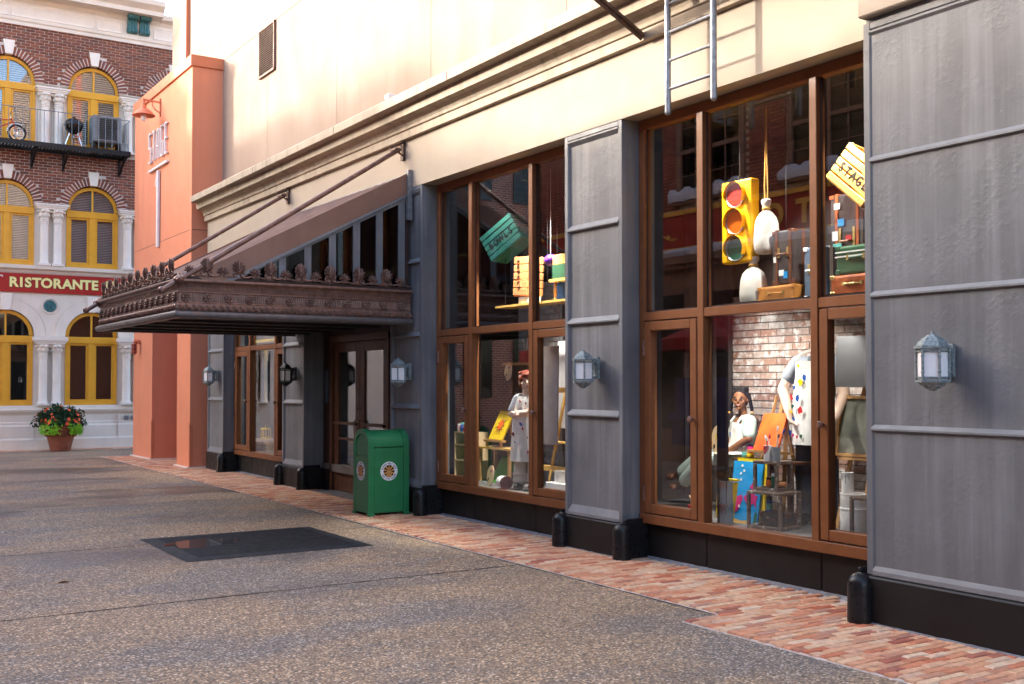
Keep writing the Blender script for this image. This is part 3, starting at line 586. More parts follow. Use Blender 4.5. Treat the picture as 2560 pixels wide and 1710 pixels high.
# ground floor: stone arcade
m = MB(); arch_wall(m, FY + .0, FY + .22, RX0, RX1, 2.80, 4.37, [(c, .64, 2.8, 2.82) for c in BX]); gf = m.build('arcade_wall', 'stone', RB)
def arc_ring(cx, cz, r0, r1, y, d, a0=0., a1=math.pi, n=32, mb=None):
    mb = mb or MB()
    for i in range(n):
        p, q = a0 + (a1 - a0) * i / n, a0 + (a1 - a0) * (i + 1) / n
        mb.prism([(r0 * math.cos(p), r0 * math.sin(p)), (r1 * math.cos(p), r1 * math.sin(p)), (r1 * math.cos(q), r1 * math.sin(q)), (r0 * math.cos(q), r0 * math.sin(q))], (cx, y, cz), (1, 0, 0), (0, 0, 1), (0, d, 0))
    return mb
for c in BX:
    arc_ring(c, 2.82, .64, .90, FY - .02, .1).build('arch_ring', 'stone', RB); arc_ring(c, 2.82, .915, .945, FY - .012, .05).build('arch_bead', 'stone', RB)
    MB().prism([(-.085, .62), (.085, .62), (.13, 1.02), (-.13, 1.02)], (c, FY - .06, 2.82), (1, 0, 0), (0, 0, 1), (0, .2, 0)).build('keystone', 'stone_white', RB, bevel=.008)
for c in (4.93, 6.93):
    md = node('medallion', RB)
    MB().torus((c, FY - .012, 3.57), .19, .018, Matrix.Rotation(R(90), 3, 'X'), 28, 6).build('rim', 'stone', md, 50)
    m = MB().cyl((c, FY + .01, 3.57), (c, FY - .03, 3.57), .15, .14, 28).torus((c, FY - .03, 3.57), .06, .016, Matrix.Rotation(R(90), 3, 'X'), 20, 6).sph((c, FY - .03, 3.57), .03, 10, 6)
    for i in range(16): t = i * math.pi / 8; m.sph((c + .105 * math.cos(t), FY - .03, 3.57 + .105 * math.sin(t)), (.018, .014, .018), 6, 4)
    m.build('boss', 'teal', md, 50)
# plinth of the ground floor with its mouldings
def run_x(prof, name, mat, x0=RX0, x1=RX1):            # (y, z) outline run along x
    n = len(prof); MB().add([(x0, y, z) for y, z in prof] + [(x1, y, z) for y, z in prof], [tuple(range(n)), tuple(range(n, 2 * n))[::-1]] + [(i, i + n, (i + 1) % n + n, (i + 1) % n) for i in range(n)]).build(name, mat, RB)
run_x([(FY + .3, 0), (FY - .10, 0), (FY - .10, .26), (FY - .085, .28), (FY - .075, .30), (FY - .075, .59), (FY - .06, .61), (FY - .05, .63), (FY - .05, .68), (FY - .035, .70), (FY - .035, .86), (FY - .06, .90), (FY - .10, .94), (FY - .12, .985), (FY - .12, 1.00), (FY - .06, 1.01), (FY - .05, 1.10), (FY + .3, 1.10)], 'plinth', 'stone')
for x in (4.56, 6.57, 3.3): MB().box(x - .005, x + .005, FY - .103, FY - .04, .03, .85).build('plinth_joint', 'mortar', RB)
for x in (6.73, 6.90): MB().box(x, x + .1, FY - .07, FY - .035, .71, .82).cyl((x + .05, FY - .07, .765), (x + .05, FY - .08, .765), .03, n=12).build('socket_box', 'galv', RB)
# paired columns
def column_mesh(h):
    prof = [(.135, 0), (.135, .06), (.125, .07), (.12, .09), (.105, .11), (.102, h * .5), (.098, h - .02), (.112, h - .015), (.112, h + .01), (.1, h + .015), (.115, h + .03), (.115, h + .055), (.1, h + .06), (.115, h + .075), (.115, h + .10), (.098, h + .105)]
    s = MB().box(-.14, .14, -.14, .14, 0, .055).lathe(prof, (0, 0, 0), 16)
    c = MB().lathe([(.1, h + .10), (.112, h + .16), (.118, h + .20), (.135, h + .24), (.15, h + .30), (.155, h + .33)], (0, 0, 0), 16)
    for i in range(8):                                 # leaf scallops of the capital
        t = i * math.pi / 4 + math.pi / 8; c.sph((.145 * math.cos(t), .145 * math.sin(t), h + .285), (.05, .05, .035), 8, 5).sph((.122 * math.cos(t + .39), .122 * math.sin(t + .39), h + .19), (.03, .03, .035), 6, 4)
    for k in range(2):
        pts = [Vector(((.122) * math.cos(a * math.pi / 16), (.122) * math.sin(a * math.pi / 16), h + .15 + (.022 if (a + k) % 2 else -.012))) for a in range(33)]; c.tube(pts, .008, 5)
    return s.mesh('shaft', 'stone_white', smooth=40), c.mesh('capital', 'stone_white', smooth=50)
for z0, h, zc in ((1.10, 1.18, 2.61), (4.56, 1.07, 5.99), (7.55, .99, 8.92)):
    sm, cm = column_mesh(h)
    for c in (RX0, 4.93, 6.93, RX1):
        for dx in (-.155, .155):
            k = node('column', RB); k.location = Vector((c + dx, FY - .02, z0)) - OFF[RB]; OFF[k] = Vector((c + dx, FY - .02, z0))
            inst('shaft', sm, k, (c + dx, FY - .02, z0)); inst('capital', cm, k, (c + dx, FY - .02, z0))
        zt = z0 + h + .33
        MB().box(c - .34, c + .34, FY - .17, FY + .2, zt, zt + .045).box(c - .37, c + .37, FY - .19, FY + .2, zt + .045, zt + .09).box(c - .40, c + .40, FY - .21, FY + .2, zt + .09, zt + (.135 if z0 > 2 else .19)).build('abacus', 'stone_white', RB, bevel=.006)
# arched windows, one built and copied
def arch_window(cx, zb, zs, name='window', blinds=0):
    Wn = node(name, RB); y0, y1 = FY + .06, FY + .13; hw = .625
    m = MB().box(cx - hw, cx - hw + .075, y0, y1, zb, zs).box(cx + hw - .075, cx + hw, y0, y1, zb, zs).box(cx - hw, cx + hw, y0 - .01, y1, zb, zb + .09).box(cx - hw, cx + hw, y0 - .015, y1, zs - .20, zs - .03).box(cx - .075, cx + .075, y0 - .006, y1, zb + .05, zs - .2)
    arc_ring(cx, zs - .03, hw - .085, hw, y0, y1 - y0, n=28, mb=m); m.box(cx - .022, cx + .022, y0 + .01, y1, zs - .04, zs + hw - .06)
    m.build('frame', 'yellow_paint', Wn, bevel=.005)
    for s in (-1, 1):
        a, b = (cx - hw + .075, cx - .075) if s < 0 else (cx + .075, cx + hw - .075); t = .05
        MB().box(a, a + t, y0 + .02, y1, zb + .09, zs - .2).box(b - t, b, y0 + .02, y1, zb + .09, zs - .2).box(a + t, b - t, y0 + .02, y1, zb + .09, zb + .09 + t).box(a + t, b - t, y0 + .02, y1, zs - .2 - t, zs - .2).build('sash', 'yellow_paint', Wn, bevel=.004)
        MB().box(a + t - .004, b - t + .004, y0 + .045, y0 + .052, zb + .13, zs - .24).build('pane', 'window_glass', Wn)
        P = [(0, 0)] + [(s * (hw - .07) * math.cos(math.pi / 2 * i / 12), (hw - .07) * math.sin(math.pi / 2 * i / 12)) for i in range(13)]
        MB().prism(P if s > 0 else P[::-1], (cx, y0 + .045, zs - .035), (1, 0, 0), (0, 0, 1), (0, .007, 0)).build('pane', 'window_glass', Wn)
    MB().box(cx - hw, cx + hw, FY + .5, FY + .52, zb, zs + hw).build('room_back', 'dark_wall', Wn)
    if blinds:
        m = MB(); z = zb + .1; ztop = zs + hw - .08
        while z < ztop:
            ww = hw - .08 if z < zs - .03 else math.sqrt(max(.001, (hw - .09) ** 2 - (z - zs + .03) ** 2))
            m.prism([(0, 0), (.026, .028), (.028, .026), (.002, -.002)], (cx - ww, y1 + .03, z), (0, 1, 0), (0, 0, 1), (2 * ww, 0, 0)); z += blinds
        m.build('blind', 'blind', Wn)
    return Wn
for zb, zs, bld in ((1.10, 2.85, 0), (4.57, 6.04, .042), (7.57, 9.10, .055)):
    w0 = arch_window(BX[0], zb, zs, blinds=bld)
    for c in BX[1:]: dup(w0, (c - BX[0], 0, 0), parent=RB)
# frieze panels and crown cornice
MB().box(RX0, RX1, FY - .03, FY + .3, 10.50, 11.25).build('frieze', 'stone', RB)
run_x([(FY + .1, 10.47), (FY - .05, 10.47), (FY - .06, 10.55), (FY - .09, 10.58), (FY - .10, 10.63), (FY + .1, 10.63)], 'frieze_band', 'stone')
for x0, x1 in ((3.98, 5.9), (5.98, 6.58), (7.40, 8.6), (3.2, 3.9)):
    m = MB(); z0, z1 = 10.68, 10.98
    for t, d in ((0, .05), (.03, .035)): m.box(x0 + t, x1 - t, FY - d, FY, z0 + t, z0 + t + .03).box(x0 + t, x1 - t, FY - d, FY, z1 - t - .03, z1 - t).box(x0 + t, x0 + t + .03, FY - d + .001, FY, z0 + t, z1 - t).box(x1 - t - .03, x1 - t, FY - d + .001, FY, z0 + t, z1 - t)
    m.build('frieze_panel', 'stone_white', RB)
run_x([(FY + .3, 11.05), (FY - .04, 11.05), (FY - .08, 11.10), (FY - .10, 11.16), (FY - .45, 11.17), (FY - .46, 11.28), (FY - .52, 11.33), (FY - .60, 11.40), (FY - .62, 11.52), (FY + .3, 11.62)], 'crown_cornice', 'stone', RX0 - .3, 7.55)
run_x([(FY + .3, 11.05), (FY - .04, 11.05), (FY - .08, 11.12), (FY - .2, 11.18), (FY - .22, 11.3), (FY + .3, 11.4)], 'crown_cornice', 'stone', 7.55, RX1)
for x in (6.72, 7.03):                                 # teal scroll corbels
    m = MB().prism([(0, 0), (-.10, .02), (-.12, .10), (-.09, .18), (-.10, .30), (-.18, .38), (-.25, .44), (-.26, .52), (0, .52)], (x, FY - .03, 10.72), (0, 1, 0), (0, 0, 1), (.24, 0, 0))
    for k in range(3): xx = x + .05 + k * .07; m.tube([(xx, FY - .15, 10.76), (xx, FY - .16, 10.84), (xx, FY - .125, 10.94), (xx, FY - .145, 11.04), (xx, FY - .22, 11.10), (xx, FY - .30, 11.20)], .022, 6)
    m.cyl((x - .015, FY - .2, 11.14), (x + .255, FY - .2, 11.14), .085, n=14).cyl((x - .01, FY - .09, 10.80), (x + .25, FY - .09, 10.80), .065, n=14).build('corbel', 'teal', RB, 40)
# body of the house behind its front and unseen wings and turret sized to cast shade
MB().box(RX0, RX1 + 6, FY + .53, FY + 9, 0, 11.3).build('house_body', 'dark_brown_wall', RB)
MB().box(RX0, RX0 + .02, FY + .0, FY + 9, 0, 11.3).build('end_wall', 'stone', RB)
MB().box(1.0, RX0, FY + .1, FY + 8, 0, 7.4).build('shadow_wing', 'stone', RB)  # unseen wing, kept low to leave a sun patch on the tower
MB().box(1.0, RX0, FY - .05, FY + 8, 7.4, 7.55).build('wing_cornice', 'stone_white', RB)
MB().box(-.9, 1.0, FY + .05, FY + 8, 0, 10.6).build('shading_turret', 'stone', RB)  # added out of view to keep the sun off the orange tower
MB().lathe([(1.0, 0), (1.0, .1), (.9, .35), (.65, .6), (.3, .78), (.02, .85)], (.05, FY + 1.05, 10.6), 24).build('turret_dome', 'teal', RB, 40)
MB().prism([(-.9, 0), (-.9, 9.3), (-1.9, 9.5), (-3.9, 11.1), (-5.0, 10.5), (-6.6, 11.0), (-8.1, 12.9), (-9.4, 11.9), (-11.2, 12.3), (-11.2, 0)], (0, FY + .1, 0), (1, 0, 0), (0, 0, 1), (0, 8, 0)).build('shadow_wing', 'far_brick', RB)  # unseen wing, roofline shaped to throw gable shadows on the shop wall
for xx in (-2.4, -4.2, -6.0, -7.8, -9.6):
    for zz in (1.2, 4.4, 7.4): MB().box(xx - .5, xx + .5, FY + .06, FY + .11, zz, zz + 1.9).build('wing_window', 'dark_glass', RB)
# sign board
RS = thing('restaurant_sign', 'red fascia board with pale yellow capital letters RISTORANTE over arcade', 'sign', (5.5, FY - .05, 3.88))
MB().box(RX0, 7.6, FY - .05, FY + .01, 3.885, 4.345).build('board', 'sign_red', RS)
adv = {'I': .52, 'T': .82, 'E': .80, 'S': .82, 'N': 1.05, 'A': 1.02, 'O': 1.12, 'R': .95, 'L': .76}
def word(tx, x0, x1, z, size):
    tot = sum(adv[c] for c in tx); x = x0
    for ch in tx:
        wd = (x1 - x0) * adv[ch] / tot; c = x + wd / 2
        letter(ch, RS, 'letter_edge', size * 1.0, .002, face_mtx((c, FY - .053, z), *NY), 'letter_edge', 1.02, .022); letter(ch, RS, 'letter_yellow', size, .003, face_mtx((c, FY - .058, z + .001), *NY), sx=1.02, offset=.013); x += wd
word('RISTORANTE', 3.97, 6.07, 4.02, .325); word('ITAL', 6.22, 6.98, 4.02, .325)
MB().tube([(3.60, FY - .06, 4.10), (3.68, FY - .06, 4.02), (3.75, FY - .06, 4.08), (3.73, FY - .06, 4.18), (3.76, FY - .06, 4.26), (3.82, FY - .06, 4.28), (3.84, FY - .06, 4.24)], .018, 6).build('script_stroke', 'white_letter', RS, 50)
# ---------------------------------------------------------------- balcony
BY = 28.02
BL = thing('balcony', 'black iron fire escape balcony with slatted floor across the brick front', 'balcony', (4.6, 28.4, 7.45))
m = MB().box(2.0, 6.66, BY, BY + .03, 7.37, 7.49).box(2.0, 6.66, FY - .06, FY - .03, 7.39, 7.47).box(6.63, 6.66, BY, FY - .03, 7.37, 7.49).box(2.0, 2.03, BY, FY - .03, 7.37, 7.49)
m.build('platform_frame', 'black_metal', BL)
slm = MB().box(-.022, .022, -.34, .34, -.011, .011).mesh('slat', 'black_metal'); x = 2.08
while x < 6.62: inst('slat', slm, BL, (x, (BY + FY) / 2 - .015, 7.465)); x += .078
rail = MB().tube([(2.0, FY - .05, 8.27), (2.0, BY + .015, 8.27), (6.645, BY + .015, 8.27), (6.645, FY - .05, 8.27)], .011, 6).build('handrail', 'grey_metal', BL)
bm_ = MB().cyl((0, 0, 7.48), (0, 0, 8.27), .008, n=6).mesh('baluster', 'grey_metal')
x = 2.1
while x < 6.66: inst('baluster', bm_, BL, (x, BY + .015, 0)); x += .158
for yy in (28.18, 28.34, 28.5, 28.66): inst('baluster', bm_, BL, (6.645, yy, 0))
for x in (2.6, 4.47, 5.2, 6.56):
    MB().bar((x, BY + .06, 7.38), (x, FY - .02, 7.02), .05, .05).box(x - .025, x + .025, FY - .05, FY, 6.95, 7.4).build('bracket', 'black_metal', BL)
# things standing on the balcony (floor at 7.478)
BZ = 7.478
kg = thing('kettle_grill', 'black kettle barbecue on silver tripod legs on the iron balcony', 'grill', (5.36, 28.36, BZ))
MB().lathe([(.02, -.22), (.12, -.19), (.2, -.1), (.225, 0), (.235, .005), (.235, .015), (.222, .02)], (5.36, 28.36, 8.05), 24).build('bowl', 'enamel_black', kg, 40)
MB().lathe([(.228, .02), (.21, .08), (.15, .15), (.06, .185), (.01, .19)], (5.36, 28.36, 8.05), 24).box(5.31, 5.41, 28.35, 28.37, 8.24, 8.275).build('lid', 'enamel_black', kg, 40)
for t in (R(200), R(320), R(80)): MB().cyl((5.36 + .09 * math.cos(t), 28.36 + .09 * math.sin(t), 7.9), (5.36 + .25 * math.cos(t), 28.36 + .25 * math.sin(t), BZ), .014, n=8).build('leg', 'chrome', kg, 40)
MB().lathe([(.0, -.01), (.10, -.005), (.115, .01), (.1, .0)], (5.36, 28.36, 7.72), 16).build('ash_tray', 'chrome', kg, 40)
for t in (R(200), R(320)): c = (5.36 + .26 * math.cos(t), 28.36 + .26 * math.sin(t), BZ + .055); MB().cyl((c[0] - .015, c[1], c[2]), (c[0] + .015, c[1], c[2]), .055, n=14).build('wheel', 'grey_metal', kg, 40)
ac = thing('cooling_unit', 'grey box shaped air cooler with louvred front on the iron balcony', 'air conditioner', (6.2, 28.44, BZ))
MB().box(5.80, 6.50, 28.26, 28.74, 7.70, 8.38).build('cabinet', 'grey_metal', ac, bevel=.03)
MB().box(5.94, 6.38, 28.245, 28.26, 7.76, 8.33).build('grille_back', 'black_metal', ac)
for i in range(11): z = 7.79 + i * .048; MB().prism([(0, 0), (.022, -.022), (.026, -.018), (.004, .004)], (5.955, 28.222, z + .02), (0, 1, 0), (0, 0, 1), (.41, 0, 0)).build('louvre', 'grey_metal', ac)
MB().box(5.92, 5.945, 28.235, 28.262, 7.75, 8.35).box(6.375, 6.40, 28.235, 28.262, 7.75, 8.35).box(5.92, 6.40, 28.235, 28.262, 8.33, 8.355).box(5.92, 6.40, 28.235, 28.262, 7.745, 7.77).build('grille_frame', 'grey_metal', ac)
for x in (5.85, 6.45): MB().box(x - .02, x + .02, 28.3, 28.7, BZ, 7.70).build('foot', 'black_metal', ac)
bk = thing('metal_bucket', 'small galvanised bucket beside the air cooler on the balcony', 'bucket', (6.53, 28.16, BZ))
MB().lathe([(.085, 0), (.11, .2), (.115, .21), (.115, .195), (.105, .19), (.08, .012)], (6.53, 28.16, BZ), 18).build('pail', 'galv', bk, 40)
MB().torus((6.53, 28.16, BZ + .2), .113, .005, n=20, m=5).build('rim', 'galv', bk, 40)
# bicycle, seen from its side, front wheel to the right
by = thing('bicycle', 'red cruiser bicycle with chrome bars parked on the iron balcony', 'bicycle', (3.5, 28.3, BZ)); byy = 28.3
def wheel(x, z, r):
    wn_ = node('wheel', by); rx = Matrix.Rotation(R(90), 3, 'X')
    MB().torus((x, byy, z), r, .024, rx, 30, 8).build('tyre', 'rubber', wn_, 60); MB().torus((x, byy, z), r - .035, .01, rx, 28, 6).build('rim', 'chrome', wn_, 60)
    m = MB().cyl((x, byy - .03, z), (x, byy + .03, z), .02, n=8)
    for i in range(14): t = i * math.pi / 7; m.cyl((x, byy, z), (x + (r - .035) * math.cos(t), byy, z + (r - .035) * math.sin(t)), .0025, n=4)
    m.build('spokes', 'chrome', wn_)
wheel(4.06, BZ + .215, .19); wheel(3.12, BZ + .215, .19)
MB().tube([(4.06, byy, BZ + .215), (4.0, byy, BZ + .40), (3.93, byy, BZ + .56)], .016, 8).build('fork', 'bike_red', by, 50)
MB().tube([(3.93, byy, BZ + .52), (3.75, byy, BZ + .50), (3.5, byy, BZ + .44)], .014).tube([(3.94, byy, BZ + .46), (3.75, byy, BZ + .36), (3.55, byy, BZ + .2)], .016).tube([(3.48, byy, BZ + .5), (3.55, byy, BZ + .2), (3.12, byy, BZ + .215)], .014).tube([(3.49, byy, BZ + .44), (3.12, byy, BZ + .215)], .01).build('frame', 'bike_red', by, 50)
MB().tube([(3.93, byy, BZ + .54), (3.91, byy, BZ + .66), (3.93, byy - .02, BZ + .72), (3.98, byy - .05, BZ + .73), (3.99, byy - .14, BZ + .78), (3.86, byy - .2, BZ + .80), (3.82, byy - .2, BZ + .80)], .01, 6).build('handlebar', 'chrome', by, 50)
MB().torus((4.06, byy, BZ + .215), .225, .014, Matrix.Rotation(R(90), 3, 'X'), 14, 5, R(60), R(175)).build('mudguard', 'p_white', by, 50)
MB().sph((3.46, byy, BZ + .56), (.12, .06, .035)).cyl((3.48, byy, BZ + .45), (3.47, byy, BZ + .55), .012, n=6).build('saddle', 'rubber', by, 50)
# terracotta planter
px, py = 5.07, 28.06
pl = thing('flower_pot', 'terracotta pot with red flowers and trailing lime leaves before the restaurant', 'planter', (px, py, 0))
MB().lathe([(.225, 0), (.235, .03), (.26, .14), (.265, .15), (.26, .16), (.268, .17), (.272, .18), (.266, .19), (.29, .26), (.325, .40), (.33, .41), (.345, .44), (.36, .455), (.345, .47), (.36, .49), (.36, .51), (.375, .55), (.39, .60), (.385, .615), (.35, .60), (.33, .55)], (px, py, 0.006), 36).build('pot', 'terracotta', pl, 35)
m = MB()
for i in range(28):
    t = 2 * math.pi * i / 28; dz = .05 * abs(math.sin(t * 3)); m.sph((px + .335 * math.cos(t), py + .335 * math.sin(t), .43 - dz), (.035, .035, .03), 6, 5)
m.build('garland', 'terracotta', pl, 50); m = MB()
for i in range(8): t = R(285) + .25 * math.cos(i * .78); m.sph((px + .262 * math.cos(t), py + .262 * math.sin(t), .085 + .045 * math.sin(i * .78)), .018, 6, 4)
m.build('rosette', 'terracotta', pl, 50)
MB().cyl((px, py, .55), (px, py, .58), .34, n=20).build('soil', 'soil', pl)
def leaves(n, fn, size, mat, name, kind='stuff'):
    m = MB()
    for i in range(n):
        c, nrm = fn(); nrm = Vector(nrm).normalized(); x = (nrm.cross(Vector((random.uniform(-1, 1), random.uniform(-1, 1), random.uniform(-1, 1))))).normalized(); y = nrm.cross(x); L = size * random.uniform(.6, 1.3); c = Vector(c)
        q = c + nrm * L * .15
        m.add([c - x * L * .5, q - y * L * .2, c + x * L * .6, q + y * L * .2], [(0, 1, 2, 3)])
    return m.build(name, mat, pl, kind=kind)
def dome():
    t, u = random.uniform(0, 2 * math.pi), random.uniform(0, 1); ph = math.acos(1 - u * 1.12); r = random.uniform(.6, 1.12) * (1 + .12 * math.sin(3 * t + 4 * ph) + .06 * math.sin(9 * t))
    p = Vector((math.sin(ph) * math.cos(t), math.sin(ph) * math.sin(t), math.cos(ph))); return (px + p.x * .53 * r, py + p.y * .42 * r, .66 + p.z * .40 * r), (p + Vector((random.gauss(0, .6), random.gauss(0, .6), random.gauss(0, .6))))
leaves(1300, dome, .125, 'leaf_dark', 'foliage')
def lime():
    s = random.choice((-1, 1, 1)); t = R(270) + s * random.uniform(.3, .95 if s > 0 else 1.3) + random.gauss(0, .1); d = random.uniform(0, 1); rr = .34 + .13 * math.sin(d * 2.2)
    return (px + rr * math.cos(t) * 1.1, py + rr * math.sin(t) * 1.05, .76 - d * .34), (math.cos(t), math.sin(t), .6)
leaves(520, lime, .10, 'leaf_lime', 'trailing_leaves')
fm = MB()
for i in range(5): t = i * 1.257; fm.sph((.02 * math.cos(t), .02 * math.sin(t), .003 * (i % 2)), (.02, .02, .007), 6, 4)
fme = fm.mesh('flower', 'petal')
for i in range(64):
    for _ in range(20):
        c, nr = dome(); c = Vector(c); d = c - Vector((px, py, .66))
        if d.y < .12 and d.length > .34 and c.z > .62: break
    o = inst('flower', fme, pl, c + d.normalized() * .02); o.rotation_euler = d.to_track_quat('Z', 'Y').to_euler(); o.scale = (random.uniform(.8, 1.25),) * 3
# ================================================================ entrance canopy
CN = thing('entrance_canopy', 'ornate bronze canopy with palmette cresting over the entrance doors', 'canopy', (4.9, 14.1, 2.4))
CX, CY0, CY1 = 3.44, 12.2, 16.1
sides = (  # origin, direction along the face, outward normal, length
    (Vector((6.36, CY0, 0)), Vector((-1, 0, 0)), Vector((0, -1, 0)), 6.36 - CX),
    (Vector((CX, CY0, 0)), Vector((0, 1, 0)), Vector((-1, 0, 0)), CY1 - CY0),
    (Vector((CX, CY1, 0)), Vector((1, 0, 0)), Vector((0, 1, 0)), 6.36 - CX))
m = MB().box(CX, 6.34, CY0, CY0 + .06, 2.40, 2.86).box(CX, CX + .06, CY0 + .06, CY1 - .06, 2.40, 2.86).box(CX, 6.34, CY1 - .06, CY1, 2.40, 2.86).build('frame', 'bronze_dark', CN)
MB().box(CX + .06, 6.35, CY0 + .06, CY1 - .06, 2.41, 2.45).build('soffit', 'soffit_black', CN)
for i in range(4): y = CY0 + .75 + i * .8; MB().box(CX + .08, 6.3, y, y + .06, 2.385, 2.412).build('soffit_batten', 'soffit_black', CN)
def strip(poly, name, mat, ext=0.0):                    # moulding: outline (out, z) swept round three sides with mitres
    m = MB(); pts = []
    for (x, y, sx, sy) in ((6.355, CY0, 0, -1), (CX, CY0, -1, -1), (CX, CY1, -1, 1), (6.355, CY1, 0, 1)):
        pts.append([Vector((x + sx * o, y + sy * o, z)) for o, z in poly])
    m.loft(pts); return m.build(name, mat, CN, 40)
def rnd(c, z, r, n=10): return [(c + r * math.cos(2 * math.pi * i / n), z + r * math.sin(2 * math.pi * i / n)) for i in range(n)]
strip(rnd(.03, 2.425, .042), 'bottom_bar', 'zinc_bar'); strip([(-.02, 2.385), (.045, 2.385), (.045, 2.40), (-.02, 2.40)], 'drip_edge', 'zinc_bar')
strip(rnd(.04, 2.805, .022), 'top_bar', 'bronze'); strip([(-.01, 2.695), (.012, 2.695), (.016, 2.77), (.03, 2.785), (-.01, 2.785)], 'frieze_strip', 'bronze'); strip(rnd(.012, 2.68, .011, 8), 'bead', 'bronze'); strip(rnd(.012, 2.56, .011, 8), 'bead', 'bronze')
strip([(-.01, 2.57), (.008, 2.57), (.008, 2.67), (-.01, 2.67)], 'rosette_band', 'bronze'); strip([(-.01, 2.468), (.02, 2.468), (.03, 2.49), (.03, 2.53), (.02, 2.552), (-.01, 2.552)], 'rope_core', 'bronze')
# rope moulding, fluting, scalloped strip: small repeats joined for each side
big = MB(); 
for t in range(-4, 5):
    a = t * R(21); L = (.135, .125, .11, .085, .06)[abs(t)]; d = Vector((math.sin(a), 0, math.cos(a))); rot = d.to_track_quat('Z', 'Y').to_matrix()
    big.sph(d * L * .52 + Vector((0, -.006 - .004 * (4 - abs(t)), .065)), (.019, .014, L * .54), 6, 6, rot)
for s in (-1, 1): big.torus((s * .042, -.006, .028), .024, .010, Matrix.Rotation(R(90), 3, 'X'), 12, 5).tube([(s * .04, -.004, .004), (s * .07, -.004, -.004), (s * .11, -.002, 0), (s * .15, 0, .012)], .011, 5)
big.sph((0, -.008, .06), .022, 8, 5).box(-.05, .05, .004, .012, .0, .06)
big.prism([(.07 * math.cos(2 * math.pi * i / 14), .115 + .095 * math.sin(2 * math.pi * i / 14)) for i in range(14)], (0, .004, -.005), (1, 0, 0), (0, 0, 1), (0, .006, 0))
small = MB()
for t in range(-3, 4):
    a = t * R(27); d = Vector((math.sin(a), 0, math.cos(a))); small.sph(d * .042 + Vector((0, -.008, .045)), (.013, .011, .036), 6, 5, d.to_track_quat('Z', 'Y').to_matrix())
for s in (-1, 1): small.torus((s * .026, -.004, .02), .015, .007, Matrix.Rotation(R(90), 3, 'X'), 10, 5)
small.box(-.03, .03, .0, .008, .0, .07)
ros = MB().cyl((0, .01, 0), (0, -.008, 0), .052, .05, 18).sph((0, -.014, 0), (.017, .014, .017), 8, 5)
for i in range(6): t = i * math.pi / 3; ros.sph((.031 * math.cos(t), -.012, .031 * math.sin(t)), (.017, .012, .014), 6, 5, Matrix.Rotation(-t, 3, 'Y'))
ros.torus((0, -.006, 0), .05, .006, Matrix.Rotation(R(90), 3, 'X'), 18, 5)
BIG, SML, ROS = big.mesh('large_palmette', 'bronze', smooth=60), small.mesh('small_palmette', 'bronze', smooth=60), ros.mesh('rosette', 'bronze', smooth=50)
for k, (o, d, nrm, L) in enumerate(sides):
    rz = {0: 0, 1: -math.pi / 2, 2: math.pi}[k]
    p = .3775; n = int(round((L - .2) / p)); off = (L - n * p) / 2
    xs = [L - (6.01 - CX) + 0 - 0] if False else None
    c0 = .35 if k == 0 else .28
    q = c0
    while q < L - .1:
        c = o + d * q + nrm * .01; inst('large_palmette', BIG, CN, (c.x, c.y, 2.875), (0, 0, rz))
        if q + p / 2 < L - .05: c = o + d * (q + p / 2) + nrm * .01; inst('small_palmette', SML, CN, (c.x, c.y, 2.87), (0, 0, rz))
        q += p
    if k == 0: c = o + d * .16 + nrm * .01; inst('small_palmette', SML, CN, (c.x, c.y, 2.87), (0, 0, rz))
    rp = .247; q = .13
    rl = []
    while q < L - .06: rl.append(q); c = o + d * q + nrm * .018; inst('rosette', ROS, CN, (c.x, c.y, 2.62), (0, 0, rz)); q += rp
    fl = MB(); rope = MB(); sc = MB(); q = .02
    while q < L - .02:
        if min(abs(q - r) for r in rl) > .062: c = o + d * q + nrm * .010; fl.cyl((c.x, c.y, 2.578), (c.x, c.y, 2.662), .0085, n=6)
        q += .0245
    q = .02
    while q < L:
        c = o + d * q + nrm * .032; v = (d * .5 + Vector((0, 0, 1)) * .75).normalized(); rope.sph((c.x, c.y, 2.51), (.017, .02, .047), 6, 5, v.to_track_quat('Z', 'Y').to_matrix())
        c2 = o + d * (q + .03) + nrm * .04; rope.torus((c2.x, c2.y, 2.51), .02, .006, Matrix((d, Vector((0, 0, 1)), nrm)).transposed(), 8, 4, R(-60), R(200)); q += .078
    q = .02
    while q < L:
        c = o + d * q + nrm * .022; sc.torus((c.x, c.y, 2.738), .017, .006, Matrix((d, Vector((0, 0, 1)), nrm)).transposed(), 8, 4, R(180), R(360)).sph((c.x, c.y, 2.745), .008, 5, 4); q += .046
    fl.build('fluting', 'bronze', CN, 50, kind='stuff'); rope.build('rope_moulding', 'bronze', CN, 50, kind='stuff'); sc.build('scalloped_strip', 'bronze', CN, 50, kind='stuff')
    # wavy vine under the cresting
    m = MB(); pts = []; q = 0
    while q <= L: c = o + d * q; ph = math.cos((q - c0) / p * 2 * math.pi); pts.append((c.x, c.y, 2.868 - .012 * ph + .008)); q += .04
    m.tube(pts, .012, 6).build('cresting_vine', 'bronze', CN, 50)
